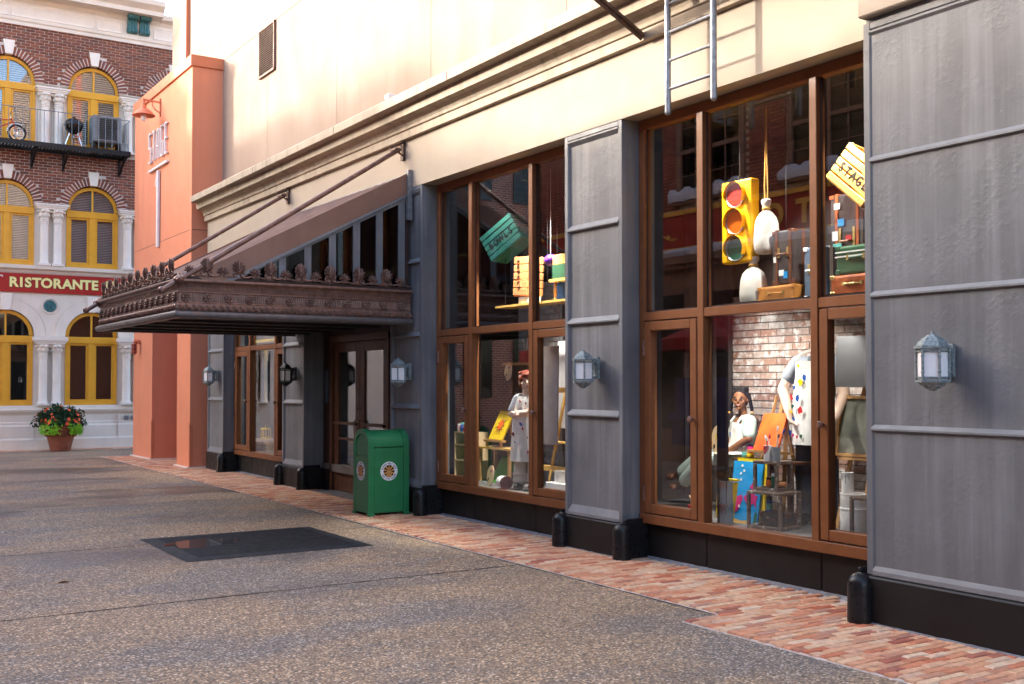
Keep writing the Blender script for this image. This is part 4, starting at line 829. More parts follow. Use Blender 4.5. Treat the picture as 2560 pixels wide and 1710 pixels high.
# sloped metal roof with standing seams
def zr(x): return 2.92 + (x - 3.72) * .526
A, B = (3.66, zr(3.66)), (6.36, zr(6.36))
rf = MB().sweep_y([(A[0], A[1]), (B[0], B[1]), (B[0], B[1] - .05), (A[0], A[1] - .05)], CY0 + .02, CY1 - .02).build('roof', 'roof_brown', CN)
y = CY0 + .18
while y < CY1 - .1: MB().sweep_y([(A[0], A[1]), (B[0], B[1]), (B[0], B[1] + .02), (A[0], A[1] + .02)], y - .014, y + .014).build('seam', 'rib_highlight', rf); y += .26
for yy in (CY0 - .005, CY1 - .03):
    MB().sweep_y([(A[0] - .06, A[1] - .0), (6.30, zr(6.30) + .035), (6.30, zr(6.30) - .23), (A[0] + .18, A[1] - .14)], yy, yy + .035).build('rake_board', 'roof_brown', CN)
    MB().sweep_y([(A[0] + .15, A[1] - .135), (6.30, zr(6.30) - .235), (6.30, zr(6.30) - .26), (A[0] + .19, A[1] - .165)], yy - .006, yy + .03).build('rake_trim', 'grey_paint_light', CN)
MB().box(6.345, 6.36, CY0, CY1, 4.24, 4.33).build('wall_flashing', 'galv', CN)
MB().box(6.30, 6.36, CY0 - .04, CY0 + .03, 3.72, 4.36).build('end_bracket', 'galv', CN)
# glazed gable ends
for yy, s in ((CY0 + .02, 1), (CY1 - .05, -1)):
    gb = node('gable_glazing', CN); xm = [6.24, 5.93, 5.62, 5.30, 4.98, 4.66, 4.34]
    zt = lambda x: zr(x) - .26
    for i, x in enumerate(xm): MB().sweep_y([(x - .045, 2.86), (x + .045, 2.86), (x + .045, zt(x + .045)), (x - .045, zt(x - .045))], yy, yy + .035).build('mullion', 'grey_paint', gb)
    for x0, x1 in zip(xm[1:] + [4.02], xm[:-1] + [4.34]):
        a, b = x0 + .035, x1 - .035
        if b > a: MB().sweep_y([(a, 2.86), (b, 2.86), (b, zt(b)), (a, max(2.865, zt(a)))], yy + .016, yy + .022).build('pane', 'dark_glass', gb)
    MB().sweep_y([(4.0, zt(4.0) - .02), (6.3, zt(6.3) - .05), (6.3, zt(6.3)), (4.0, zt(4.0) + .03)], yy - .003, yy + .033).build('top_rail', 'grey_paint', gb)
MB().box(6.30, 6.362, CY0 + .06, CY1 - .06, 2.45, 4.2).build('rear_panel', 'bronze_dark', CN)
# tie rods and corner knobs
for yc, yw in ((CY0 - .03, 12.4), (CY1 + .03, 16.41)):
    T0, T1 = Vector((CX - .02, yc, 2.80)), Vector((6.30, yw, 4.66)); dd = (T1 - T0).normalized()
    MB().cyl(T0 - dd * .22, T1, .03, n=10).build('tie_rod', 'bronze', CN, 40)
    MB().sph(T0 - dd * .22, .045, 12, 8).sph(T0, .06, 12, 8).torus(T0, .055, .02, Matrix.Rotation(R(90), 3, 'Y'), 14, 6).build('knob', 'bronze', CN, 50)
    MB().box(6.33, 6.36, yw - .04, yw + .04, 4.52, 4.76).bar((6.34, yw - .05, 4.74), (6.2, yw - .06, 4.68), .025).bar((6.34, yw + .05, 4.74), (6.2, yw + .06, 4.68), .025).bar((6.34, yw - .05, 4.56), (6.22, yw - .06, 4.62), .02).cyl((6.22, yw - .08, 4.64), (6.22, yw + .08, 4.64), .018, n=8).build('wall_bracket', 'rusty_steel', CN)
MB().cyl((CX - .04, CY0 - .2, 2.805), (CX - .04, CY1 + .2, 2.805), .022, n=8).sph((CX - .04, CY0 - .2, 2.805), .036, 10, 6).sph((CX - .04, CY1 + .2, 2.805), .036, 10, 6).build('front_rail', 'bronze', CN, 40)
# ================================================================ street things
# six sided wall lanterns
def lantern(x, y, mat, label):
    L = thing('wall_lantern', label, 'wall lamp', (x, y, 1.6), 'six sided lanterns on the grey pillars'); cx = x - .165; r = .095
    hx = lambda c, rr, z, ph=0: [Vector((cx + rr * math.cos(i * math.pi / 3 + ph), y + rr * math.sin(i * math.pi / 3 + ph), z)) for i in range(6)]
    m = MB().loft([hx(0, .112, 1.868), hx(0, .112, 1.885), hx(0, .098, 1.888), hx(0, .085, 1.915), hx(0, .074, 1.917), hx(0, .062, 1.935), hx(0, .05, 1.937), hx(0, .03, 1.955), hx(0, .012, 1.957), hx(0, .006, 1.98)])
    m.build('roof', mat, L)
    MB().loft([hx(0, .02, 1.60), hx(0, .028, 1.612), hx(0, .045, 1.614), hx(0, .055, 1.63), hx(0, .07, 1.632), hx(0, .085, 1.652), hx(0, .106, 1.655), hx(0, .106, 1.672)]).build('base', mat, L)
    m = MB()
    for p in hx(0, r + .004, 0): m.cyl((p.x, p.y, 1.665), (p.x, p.y, 1.875), .009, n=6)
    for z in (1.685, 1.852):
        q = hx(0, r + .002, z)
        for i in range(6): m.cyl(q[i], q[(i + 1) % 6], .007, n=5)
    for p in hx(0, r + .004, 0):
        for z in (1.72, 1.82): m.sph((p.x, p.y, z), .012, 6, 4)
    m.build('cage', mat, L, 40)
    q0, q1 = hx(0, r - .004, 1.672), hx(0, r - .004, 1.87)
    for i in range(6): j = (i + 1) % 6; n = ((q0[i] + q0[j]) / 2 - Vector((cx, y, 1.672))).normalized() * .003; MB().add([q0[i], q0[j], q1[j], q1[i], q0[i] - n, q0[j] - n, q1[j] - n, q1[i] - n], [(0, 1, 2, 3), (7, 6, 5, 4), (0, 3, 7, 4), (1, 5, 6, 2), (3, 2, 6, 7), (0, 4, 5, 1)]).build('pane', 'frosted', L)
    m = MB().box(x - .03, x - .002, y - .05, y + .05, 1.69, 1.90).tube([(x - .02, y, 1.72), (x - .05, y, 1.70), (x - .075, y, 1.75), (x - .06, y, 1.82), (x - .075, y, 1.86)], .02, 8).box(x - .08, x - .02, y - .02, y + .02, 1.84, 1.89)
    m.build('back_plate', mat, L, 40)
lantern(6.36, 20.0, 'verdigris', 'verdigris six sided lantern on the pillar next to the orange tower')
lantern(6.36, 16.08, 'lamp_black', 'dark six sided lantern in the shade under the canopy left of the doors')
lantern(6.36, 12.22, 'verdigris', 'verdigris six sided lantern on the pillar behind the green bin')
lantern(6.36, 8.32, 'verdigris', 'verdigris six sided lantern on the pillar between the two large display windows')
lantern(6.08, 4.27, 'verdigris', 'verdigris six sided lantern on the broad foreground pillar at the street end')
# corner guards
def guard(x, y, s, label):                              # s: +1 plate on the far side, -1 on the near side of the pillar
    G = thing('corner_guard', label, 'bollard', (x, y, 0), 'black round topped guards at the pillar corners'); prof = [(.088, 0), (.086, .265)] + [(.086 * math.cos(a * R(10)), .265 + .086 * math.sin(a * R(10))) for a in range(1, 10)]
    MB().lathe(prof, (x - .035, y + .01 * s, .004), 18).build('post', 'black_guard', G, 40)
    MB().box(x - .02, x + .26, y + (.018 if s > 0 else -.045), y + (.045 if s > 0 else -.018), .004, .385).build('wing_plate', 'black_guard', G, bevel=.008)
for x, y, s, l in ((6.36, 19.65, -1, 'black round topped guard on pillar beside the orange tower'), (6.36, 16.68, 1, 'black round topped guard right of the small far window'), (6.36, 15.74, -1, 'black round topped guard beside the entrance doors'), (6.36, 11.88, -1, 'black round topped guard just behind the green bin'),
                   (6.36, 8.87, 1, 'black round topped guard at end of the middle display window'), (6.36, 7.91, -1, 'black round topped guard before the window with the traffic light'), (6.08, 4.94, 1, 'black round topped guard at corner of the broad foreground pillar')):
    guard(x, y, s, l)
# litter bin
x0, x1, y0, y1 = 5.73, 6.29, 12.10, 12.54; W = y1 - y0; zt = .86
TB = thing('litter_bin', 'green metal litter bin with rounded top and round keep clean stickers', 'litter bin', (6.01, 12.32, 0)); rr = W / 2 - .02
def arch_prof(w, h, zb, n=14):
    c = h - w / 2 * .9; return [(-w / 2, zb), (w / 2, zb)] + [(w / 2 * math.cos(math.pi * i / n), c + w / 2 * .9 * math.sin(math.pi * i / n)) for i in range(n + 1)]
yc = (y0 + y1) / 2
MB().box(x0 + .02, x1 - .02, y0 + .012, y1 - .012, .06, zt - .012).build('body', 'green_paint', TB, bevel=.01)
MB().prism(arch_prof(W - .03, 1.065, zt, 20), (x0 + .025, yc, 0), (0, 1, 0), (0, 0, 1), (x1 - x0 - .05, 0, 0)).build('hood', 'green_paint', TB, 40)
for xa in (x0, x1 - .075):                             # arched end frames wrap the hood
    P, Q = arch_prof(W, 1.08, .03, 20), arch_prof(W - .11, 1.02, .03, 20); m = MB()
    n = len(P)
    for i in list(range(1, n - 1)) + [n - 1]:
        j = (i + 1) % n
        if i == n - 1: j = 0
        m.prism([P[i], P[j], Q[j], Q[i]], (xa, yc, 0), (0, 1, 0), (0, 0, 1), (.075, 0, 0))
    m.build('end_frame', 'green_paint', TB, 40)
    for sy in (-1, 1): MB().box(xa - .005, xa + .08, yc + sy * W / 2 - .03, yc + sy * W / 2 + .03, .006, .045).build('foot', 'green_paint', TB, bevel=.006)
for xa, sg in ((x0 + .012, -1), (x1 - .012, 1)):       # swing flaps
    MB().prism(arch_prof(W - .13, 1.0, .76, 18), (xa, yc, 0), (0, 1, 0), (0, 0, 1), (.012 * -sg, 0, 0)).build('flap', 'green_paint', TB, 40)
    MB().box(min(xa, xa + .01 * sg), max(xa, xa + .01 * sg), yc - W / 2 + .06, yc + W / 2 - .06, .05, .745).build('door_panel', 'green_paint', TB, bevel=.004)
for s in (-1, 1): MB().box(x0 + .078, x1 - .078, yc + s * (W / 2 - .008) - .006, yc + s * (W / 2 - .008) + .006, .05, .845).build('side_panel', 'green_paint', TB, bevel=.003)
rv = MB().sph((0, 0, 0), (.007, .007, .007), 6, 4).mesh('rivet', 'green_paint', smooth=60)
ya = y0 - .002
for xx in (x0 + .035, x0 + .095, x1 - .035, x1 - .095):
    for i in range(11): inst('rivet', rv, TB, (xx, ya + (.0 if xx in (x0 + .035, x1 - .035) else .0), .10 + i * .072))
for i in range(10): inst('rivet', rv, TB, (x0 - .001, y0 + .03, .10 + i * .075)); inst('rivet', rv, TB, (x0 - .001, y1 - .03, .10 + i * .075))
for i in range(1, 16):
    t = math.pi * i / 16; c = 1.08 - W / 2 * .9
    for xx in (x0 + .037, x1 - .037): inst('rivet', rv, TB, (xx, yc + W / 2 * math.cos(t), c + W / 2 * .9 * math.sin(t)))
def sticker(o, right, up, r):
    K = node('sticker', TB); o, right, up = Vector(o), Vector(right), Vector(up); n = right.cross(up)
    P = lambda a, q=0: [o + n * (.0015 + q) + right * (a * math.cos(i * math.pi / 18)) + up * (a * math.sin(i * math.pi / 18)) for i in range(36)]
    MB().loft([P(r, -.0015), P(r, 0)]).build('disc', 'sticker_white', K); MB().loft([P(r * .645, 0), P(r * .645, .0008)]).build('centre', 'sticker_brown', K)
    m = MB(); q = o + n * .003
    for k in range(9):                                  # rays
        if k in (4,): continue
        a = R(90 + (k - 4) * 38); a0, a1 = a - R(9), a + R(9); m.prism([(r * .15 * math.cos(a), r * .15 * math.sin(a)), (r * .63 * math.cos(a0), r * .63 * math.sin(a0)), (r * .63 * math.cos(a1), r * .63 * math.sin(a1))], q, right, up, n * .0006)
    m.prism([(-.27 * r, -.62 * r), (.27 * r, -.62 * r), (.30 * r, -.12 * r), (.24 * r, .0), (.22 * r, .26 * r), (.10 * r, .30 * r), (.12 * r, .42 * r), (0, .56 * r), (-.12 * r, .42 * r), (-.10 * r, .30 * r), (-.22 * r, .26 * r), (-.24 * r, 0), (-.30 * r, -.12 * r)], q + n * .0008, right, up, n * .0006)
    m.build('emblem', 'sticker_orange', K)
    m = MB()
    for k in range(5): m.prism([(-.17 * r + k * .085 * r - .02 * r, .0), (-.17 * r + k * .085 * r + .02 * r, 0), (-.17 * r + k * .085 * r + .02 * r, .22 * r), (-.17 * r + k * .085 * r - .02 * r, .22 * r)], q + n * .0018, right, up, n * .0004)
    for j in range(4):
        for k in range(5): m.prism([(-.2 * r + k * .1 * r - .03 * r, -.55 * r + j * .115 * r), (-.2 * r + k * .1 * r + .03 * r, -.55 * r + j * .115 * r), (-.2 * r + k * .1 * r + .03 * r, -.49 * r + j * .115 * r), (-.2 * r + k * .1 * r - .03 * r, -.49 * r + j * .115 * r)], q + n * .0018, right, up, n * .0004)
    m.prism([(-.07 * r, .33 * r), (.07 * r, .33 * r), (.05 * r, .44 * r), (-.05 * r, .44 * r)], q + n * .0018, right, up, n * .0004)
    m.build('emblem_windows', 'sticker_brown', K)
    tx = 'PLEASE HELP KEEP'
    for i, ch in enumerate(tx):
        if ch == ' ': continue
        a = R(90 + 73 - i * 146 / (len(tx) - 1)); c = o + n * .002 + (right * math.cos(a) + up * math.sin(a)) * r * .73
        letter(ch, K, 'sticker_navy', r * .25, .0006, face_mtx(c, right * math.sin(a) - up * math.cos(a), right * math.cos(a) + up * math.sin(a)), offset=.0006)
    tx = 'OUR CITY CLEAN'
    for i, ch in enumerate(tx):
        if ch == ' ': continue
        a = R(270 - 62 + i * 124 / (len(tx) - 1)); c = o + n * .002 + (right * math.cos(a) + up * math.sin(a)) * r * .91
        letter(ch, K, 'sticker_navy', r * .25, .0006, face_mtx(c, -right * math.sin(a) + up * math.cos(a), -right * math.cos(a) - up * math.sin(a)), offset=.0006)
    for a in (R(0), R(180)): c = o + n * .0022 + (right * math.cos(a) + up * math.sin(a)) * r * .81; MB().loft([[c + right * (.004 * math.cos(i)) + up * (.004 * math.sin(i)) for i in range(6)], [c + n * .0006 + right * (.004 * math.cos(i)) + up * (.004 * math.sin(i)) for i in range(6)]]).build('dot', 'sticker_navy', K)
sticker((6.01, yc - W / 2 - .0005, .56), (1, 0, 0), (0, 0, 1), .118); sticker((x0 + .001, yc, .56), (0, -1, 0), (0, 0, 1), .118)
# rubber mat with ribs and a puddle
MT = thing('rubber_mat', 'large black ribbed rubber cable mat lying on the aggregate paving', 'mat', (3.85, 10.87, .004))
mx0, mx1, my0, my1 = 2.91, 4.8, 10.01, 11.73
MB().add([(mx0, my0, .004), (mx1, my0, .004), (mx1, my1, .004), (mx0, my1, .004), (mx0 + .14, my0 + .13, .016), (mx1 - .14, my0 + .13, .016), (mx1 - .14, my1 - .13, .016), (mx0 + .14, my1 - .13, .016)], [(4, 5, 6, 7), (0, 1, 5, 4), (1, 2, 6, 5), (2, 3, 7, 6), (3, 0, 4, 7), (0, 3, 2, 1)]).build('sheet', 'mat_rubber', MT)
m = MB(); x = mx0 + .15
while x < mx1 - .15: m.box(x, x + .010, my0 + .14, my1 - .14, .0165, .0195); x += .024
m.build('ribs', 'mat_rubber', MT, kind='stuff')
m = MB(); n = 40; cx, cy = 3.36, 11.02
out = [Vector((cx + (.36 + .05 * math.sin(3 * t + 1) + .03 * math.sin(7 * t)) * math.cos(t), cy + (.30 + .06 * math.sin(2 * t)) * math.sin(t), .0188)) for t in [2 * math.pi * i / n for i in range(n)]]
pu = bpy.data.materials.new('puddle_water'); pu.use_nodes = True; pb = pu.node_tree.nodes['Principled BSDF']; pb.inputs['Base Color'].default_value = (.02, .018, .018, 1); pb.inputs['Roughness'].default_value = .02; pb.inputs['IOR'].default_value = 1.6; pb.inputs['Specular IOR Level'].default_value = .8; MATS['puddle_water'] = pu
MB().add(out, [tuple(range(n))]).build('puddle', 'puddle_water', MT)
# ladder and fire escape above the large window
LD = thing('steel_ladder', 'grey steel drop ladder hanging in front of the cream fascia', 'ladder', (6.12, 6.72, 3.97))
lx, ya, yb = 6.12, 7.0, 6.44
for yy in (ya, yb): MB().cyl((lx, yy, 3.97), (lx, yy, 6.3), .027, n=12).sph((lx, yy, 3.97), .028, 10, 6).build('rail', 'galv', LD, 40)
for i in range(9): z = 4.165 + i * .245; MB().cyl((lx, ya, z), (lx, yb, z), .014, n=8).build('rung', 'galv', LD, 40)
FE = thing('fire_escape', 'rusty steel fire escape brackets and slatted platform above the cornice', 'fire escape', (5.9, 6.5, 4.8))
for yy in (7.55, 6.2, 4.95):
    MB().bar((6.30, yy, 4.80), (5.42, yy, 5.24), .06, .012).bar((6.30, yy, 4.80), (5.42, yy, 5.24), .012, .08).build('strut', 'rusty_steel', FE)
    MB().box(5.3, 6.3, yy - .03, yy + .03, 5.27, 5.33).build('bearer', 'rusty_steel', FE)
for x in (5.32, 6.02): MB().box(x, x + .03, 4.6, 7.7, 5.33, 5.40).build('side_beam', 'rusty_steel', FE)
sl = MB().box(-.35, .35, -.025, .025, -.008, .008).mesh('slat', 'rusty_steel'); y = 4.7
while y < 7.7:
    if not (6.36 < y < 7.08): inst('slat', sl, FE, (5.68, y, 5.41))
    y += .085
for yy in (4.7, 6.2, 7.6): MB().cyl((5.33, yy, 5.4), (5.33, yy, 6.3), .015, n=8).build('rail_post', 'rusty_steel', FE, 40)
MB().cyl((5.33, 4.6, 6.3), (5.33, 7.65, 6.3), .018, n=8).cyl((5.33, 4.6, 5.85), (5.33, 7.65, 5.85), .014, n=8).build('handrail', 'rusty_steel', FE, 40)
# small floodlight on the cornice
fl = thing('floodlight', 'small white floodlight box sitting on the cornice ledge', 'floodlight', (6.2, 12.4, 5.25))
MB().box(6.15, 6.27, 12.42, 12.54, 5.30, 5.37).build('housing', 'white_letter', fl, bevel=.01); MB().cyl((6.22, 12.48, 5.24), (6.22, 12.48, 5.31), .012, n=6).build('stem', 'grey_metal', fl)
# a fallen leaf on the paving
lf = MB().add([(1.70, 9.55, .004), (1.76, 9.52, .02), (1.82, 9.56, .008), (1.77, 9.60, .012), (1.70, 9.55, .003), (1.76, 9.52, .019), (1.82, 9.56, .007), (1.77, 9.60, .011)], [(0, 1, 2, 3), (7, 6, 5, 4)]).build('dry_leaf', 'leather_tan'); tag(lf, 'single dry brown leaf on the open paving', 'leaf')
# ================================================================ window displays
FZ = .418
PEND = []
def blob(m, name, mat, parent, vox=.011, it=4):
    o = m.build(name, mat, parent); rm = o.modifiers.new('skin', 'REMESH'); rm.mode = 'VOXEL'; rm.voxel_size = vox; rm.use_smooth_shade = True
    sm = o.modifiers.new('soft', 'SMOOTH'); sm.factor = .5; sm.iterations = it; PEND.append(o); return o
def slab(name, mat, parent, bl, br, tr, tl, t, loc=None, bevel=0):   # flat board given by its four front corners, thickened backwards
    bl, br, tr, tl = map(Vector, (bl, br, tr, tl)); n = (br - bl).cross(tl - bl).normalized() * -t
    return MB().add([bl, br, tr, tl, bl + n, br + n, tr + n, tl + n], [(0, 1, 2, 3), (7, 6, 5, 4), (0, 4, 5, 1), (1, 5, 6, 2), (2, 6, 7, 3), (3, 7, 4, 0)]).build(name, mat, parent, bevel=bevel)
# ---- ceiling spotlights with their own light, plus fill lamps added lower down
def spot(x, y, z, tgt, w, label, ang=70, zt=4.1):
    sp = thing('display_spotlight', label, 'spotlight', (x, y, z), 'spotlights in the display windows'); d = (Vector(tgt) - Vector((x, y, z))).normalized(); p = Vector((x, y, z))
    MB().cyl((x, y, z), (x, y, zt), .012, n=6).build('stem', 'black_metal', sp)
    q = d.to_track_quat('-Z', 'Y').to_matrix(); MB().lathe([(.02, .09), (.04, .07), (.045, -.04), (.04, -.04), (.035, .0)], p, 14, q).build('can', 'black_metal', sp, 40)
    MB().cyl(p + d * .0, p + d * .012, .03, n=12).build('bulb', 'bulb', sp)
    l = bpy.data.lights.new('spot_light', 'SPOT'); l.energy = w * .75; l.spot_size = R(ang); l.spot_blend = .5; l.color = (1, .94, .86); l.shadow_soft_size = .03
    o = bpy.data.objects.new('spot_light', l); COL.objects.link(o); o.parent = sp; o.location = d * .06; o.rotation_euler = d.to_track_quat('-Z', 'Y').to_euler()
spot(6.76, 7.3, 4.0, (7.25, 6.9, 2.9), 55, 'can spotlight above the traffic light in the traffic light window', 80)
spot(6.74, 6.98, 2.26, (7.5, 7.15, 1.2), 24, 'added fill spotlight under the shelf facing the seated girl', 120, 2.318)  # added because the shelf blocks the ceiling lamps
spot(6.74, 5.85, 2.26, (7.3, 6.2, 1.2), 7, 'added fill spotlight under the shelf near the foreground pillar', 115, 2.318)  # extra fill for the lower display, added under the shelf
spot(6.76, 5.6, 4.0, (7.25, 6.1, 2.7), 42, 'can spotlight over the suitcases in the traffic light window', 75)
spot(6.78, 10.2, 4.0, (7.0, 10.5, 1.3), 190, 'can spotlight over the boy mannequin in the middle window', 70)
spot(6.78, 11.0, 4.0, (7.2, 10.9, 2.6), 3.5, 'can spotlight over the teal crate in the middle window', 75)
spot(6.71, 11.245, 2.15, (6.98, 10.42, 1.35), 9, 'added fill spotlight hidden behind the mullion beside the boy mannequin', 80)  # added to brighten the boy, kept out of sight by the mullion
spot(6.80, 18.3, 4.0, (7.1, 19.0, .9), 60, 'can spotlight in the small far window', 70)
# ---- backdrops
def brick_panel(label, x, y0, y1, z0, z1, mat, mort, objs):
    B = thing('brick_backdrop', label, 'wall panel', (x, (y0 + y1) / 2, z0)); w0 = MB().box(x, x + .05, y0, y1, z0, z1).build('board', mort, B)
    me = MB().box(-.014, .02, -.1, .1, -.030, .030).mesh('brick', mat); z = z0 + .035; r = 0
    while z < z1 - .02:
        y = y1 - .1 - (r % 2) * .104
        if r % 2: inst('brick', me, B, (x - .002, y1 - .05, z), None, (1, .48, 1))
        y = y1 - .1 - (.104 if r % 2 else 0)
        while y - .1 > y0: inst('brick', me, B, (x + random.uniform(-.004, .002), y, z)); y -= .208
        z += .0705; r += 1
    return B
brick_panel('whitewashed red brick backdrop behind the seated girl mannequin', 7.9, 6.02, 8.06, FZ, 2.52, 'white_brick', 'dark_mortar', 1)
dk = thing('black_drape', 'dark pleated drape left of the whitewashed brick backdrop', 'curtain', (7.9, 8.35, FZ))
m = MB(); A = []
for i in range(41): y = 8.02 + .70 * i / 40; A.append((7.86 + .03 * math.sin(i * 1.25), y))
m.add([(x, y, FZ) for x, y in A] + [(x, y, 3.9) for x, y in A] + [(x + .02, y, FZ) for x, y in A] + [(x + .02, y, 3.9) for x, y in A], [(i, i + 1, i + 42, i + 41) for i in range(40)] + [(i + 82, i + 123, i + 124, i + 83) for i in range(40)]).build('cloth', 'drape', dk, 60)
MB().cyl((7.87, 7.98, 3.9), (7.87, 8.74, 3.9), .015, n=8).build('rail', 'black_metal', dk)
pn = MB().box(6.70, 6.73, 6.915, 7.03, FZ, 2.30).build('black_screen', 'dark_wall'); tag(pn, 'narrow black screen panel beside the mullion of the traffic light window', 'screen')
brick_panel('grey brick backdrop at the rear of the middle display window', 7.9, 11.05, 12.03, FZ, 2.95, 'grey_brick', 'grey_mortar', 1)
MB().box(7.92, 7.97, 8.9, 11.05, FZ, 4.0).build('side_drape', 'dark_wall', I)
MB().box(7.92, 7.97, 4.9, 6.02, FZ, 4.0).build('side_drape', 'dark_wall', I); MB().box(7.95, 7.99, 6.02, 8.06, 2.54, 4.0).build('side_drape', 'dark_wall', I)
# ---- people
def frame_of(base, f):
    f = Vector((f[0], f[1], 0)).normalized(); r = f.cross(Vector((0, 0, 1))); b = Vector(base); return lambda s, fw, z: b + r * s + f * fw + Vector((0, 0, z))
def head(m, c, f, h):                                   # skull, jaw, nose, ears: c centre, f gaze, h head height
    f = Vector(f).normalized(); r = f.cross(Vector((0, 0, 1))).normalized(); u = r.cross(f); q = Matrix((r, f, u)).transposed(); k = h / .22
    P = lambda s, fw, z: Vector(c) + r * s * k + f * fw * k + u * z * k
    m.sph(P(0, -.008, .022), (.076 * k, .094 * k, .088 * k), 16, 12, q).sph(P(0, .022, -.045), (.058 * k, .066 * k, .062 * k), 14, 10, q).sph(P(0, .072, -.092), (.026 * k, .02 * k, .018 * k), 10, 8, q)
    m.sph(P(0, .098, -.022), (.0125 * k, .02 * k, .022 * k), 8, 6, q).sph(P(0, .084, .008), (.045 * k, .012 * k, .012 * k), 8, 6, q).sph(P(0, .086, -.058), (.024 * k, .012 * k, .012 * k), 8, 6, q)
    for s in (-1, 1): m.sph(P(s * .078, -.004, -.012), (.010 * k, .022 * k, .032 * k), 8, 6, q).sph(P(s * .042, .062, -.03), (.022 * k, .02 * k, .02 * k), 8, 6, q)
    return P, k, q
def eyes(P, k, q, root, brow):
    for s in (-1, 1):
        MB().sph(P(s * .032, .082, .0), (.012 * k, .006 * k, .0062 * k), 8, 6, q).build('eye', 'eye_white', root, 60)
        MB().sph(P(s * .032, .089, .0), (.0065 * k, .004 * k, .0068 * k), 8, 5, q).build('iris', 'eye', root, 60)
        MB().sph(P(s * .034, .088, .021), (.019 * k, .006 * k, .0045 * k), 8, 5, q).build('eyebrow', brow, root, 60)
    MB().sph(P(0, .0955, -.054), (.022 * k, .006 * k, .0055 * k), 8, 5, q).sph(P(0, .0945, -.064), (.018 * k, .006 * k, .006 * k), 8, 5, q).build('mouth', 'lip', root, 60)
def hand(m, w, d, n, k=1.0, curl=.5, side=1):           # w wrist, d along the hand, n towards the palm side, thumb on +side
    d, n = Vector(d).normalized(), Vector(n).normalized(); x = d.cross(n).normalized() * side; w = Vector(w)
    m.sph(w + d * .045 * k, (.04 * k, .048 * k, .016 * k), 12, 8, Matrix((x, d, n)).transposed())
    for i, L in enumerate((.068, .078, .072, .056)):
        p = w + d * .08 * k + x * (.030 - .020 * i) * k; b = p + (d * math.cos(curl) + n * math.sin(curl)) * L * .5 * k; e = b + (d * math.cos(2 * curl) + n * math.sin(2 * curl)) * L * .5 * k
        m.cap2(p, b, .0095 * k, .0085 * k, 8).cap2(b, e, .0085 * k, .007 * k, 8)
    p = w + d * .02 * k + x * .034 * k; b = p + (d * .6 + x * .7 + n * .3).normalized() * .035 * k; m.cap2(p, b, .011 * k, .010 * k, 8).cap2(b, b + (d * .9 + x * .2 + n * .3).normalized() * .03 * k, .010 * k, .008 * k, 8)
def splats(root, P, lst):                               # paint marks: small irregular flat blots lying on the apron
    for (s, fw, z, r, mat) in lst:
        n = 9; rr = [r * random.uniform(.45, 1.25) for _ in range(n)]; a = random.uniform(0, 6); ring_ = [P(s + rr[i] * math.cos(a + i * 2 * math.pi / n) * .75, fw, z + rr[i] * math.sin(a + i * 2 * math.pi / n)) for i in range(n)]; ring2 = [p + (P(0, .002, 0) - P(0, 0, 0)) for p in ring_]
        MB().loft([ring_, ring2]).build('paint_mark', mat, root)
def apron(root, P, prof, name='apron'):                 # prof rows: (z, half width, forward at centre, forward at edge); returns the front surface
    m = MB(); rows = []; n = 16
    for z, hw, fc, fe in prof:
        rows.append([P(hw * math.sin(t * 1.35) / math.sin(1.35), fe + (fc - fe) * math.cos(t * 1.57) + .004 * math.sin(t * 9 + z * 7), z) for t in [(-1 + 2 * i / n) for i in range(n + 1)]])
    bk = [[p - (P(0, .006, 0) - P(0, 0, 0)) for p in r] for r in rows]; k = n + 1; V = [p for r in rows for p in r]; nv = len(V); V += [p for r in bk for p in r]; F = []
    for j in range(len(rows) - 1):
        for i in range(n): a = j * k + i; F += [(a, a + 1, a + k + 1, a + k), (nv + a + k, nv + a + k + 1, nv + a + 1, nv + a)]
    m.add(V, F).build(name, 'white_cloth', root, 60)
# --- boy with crossed arms
BOY = thing('mannequin', 'red haired boy mannequin with crossed arms in paint splashed white apron', 'mannequin', (6.95, 10.42, FZ)); P = frame_of((6.95, 10.42, 0), (-.82, -.57)); HP = Vector((-.50, -.86, .03))
m = MB(); Pk, k, q = head(m, P(0, .015, 1.672), HP, .228)
m.cap2(P(0, 0, 1.44), P(0, .012, 1.60), .055, .05)
for s in (-1, 1):
    m.cap2(P(s * .135, -.005, 1.46), P(s * .19, .035, 1.29), .043, .036); m.cap2(P(s * .19, .035, 1.29), P(-s * .06, .155 + .02 * s, 1.30 + .018 * s), .036, .026)
    m.cap2(P(s * .07, 0, 1.10), P(s * .075, 0, .46), .05, .035)
    hand(m, P(-s * .06, .155 + .02 * s, 1.30 + .018 * s), P(-s, -.25, .1) - P(0, 0, 0), P(0, -1, .2) - P(0, 0, 0), .85, .35, s)
m.sph(P(0, 0, 1.13), (.12, .085, .1)).cap2(P(0, 0, 1.15), P(0, 0, 1.40), .10, .11)
blob(m, 'body', 'skin_pale', BOY, .008, 2); eyes(Pk, k, q, BOY, 'hair_red')
m = MB().sph(Pk(0, -.018, .042), (.088 * k, .104 * k, .088 * k), 16, 12, q).sph(Pk(0, -.058, -.03), (.074 * k, .064 * k, .08 * k), 12, 10, q).sph(Pk(0, .064, .068), (.064 * k, .04 * k, .028 * k), 10, 8, q)
for s in (-1, 1): m.sph(Pk(s * .064, .018, .03), (.026 * k, .052 * k, .045 * k), 8, 6, q).sph(Pk(s * .066, -.03, -.02), (.024 * k, .04 * k, .05 * k), 8, 6, q)
for i in range(26): t = i * 2.4; m.sph(Pk(.075 * math.cos(t), -.02 + .085 * math.sin(t), .05 + .05 * math.sin(i * 1.3)), (.026 * k, .026 * k, .02 * k), 6, 5, q)
blob(m, 'hair', 'hair_red', BOY, .008, 2)
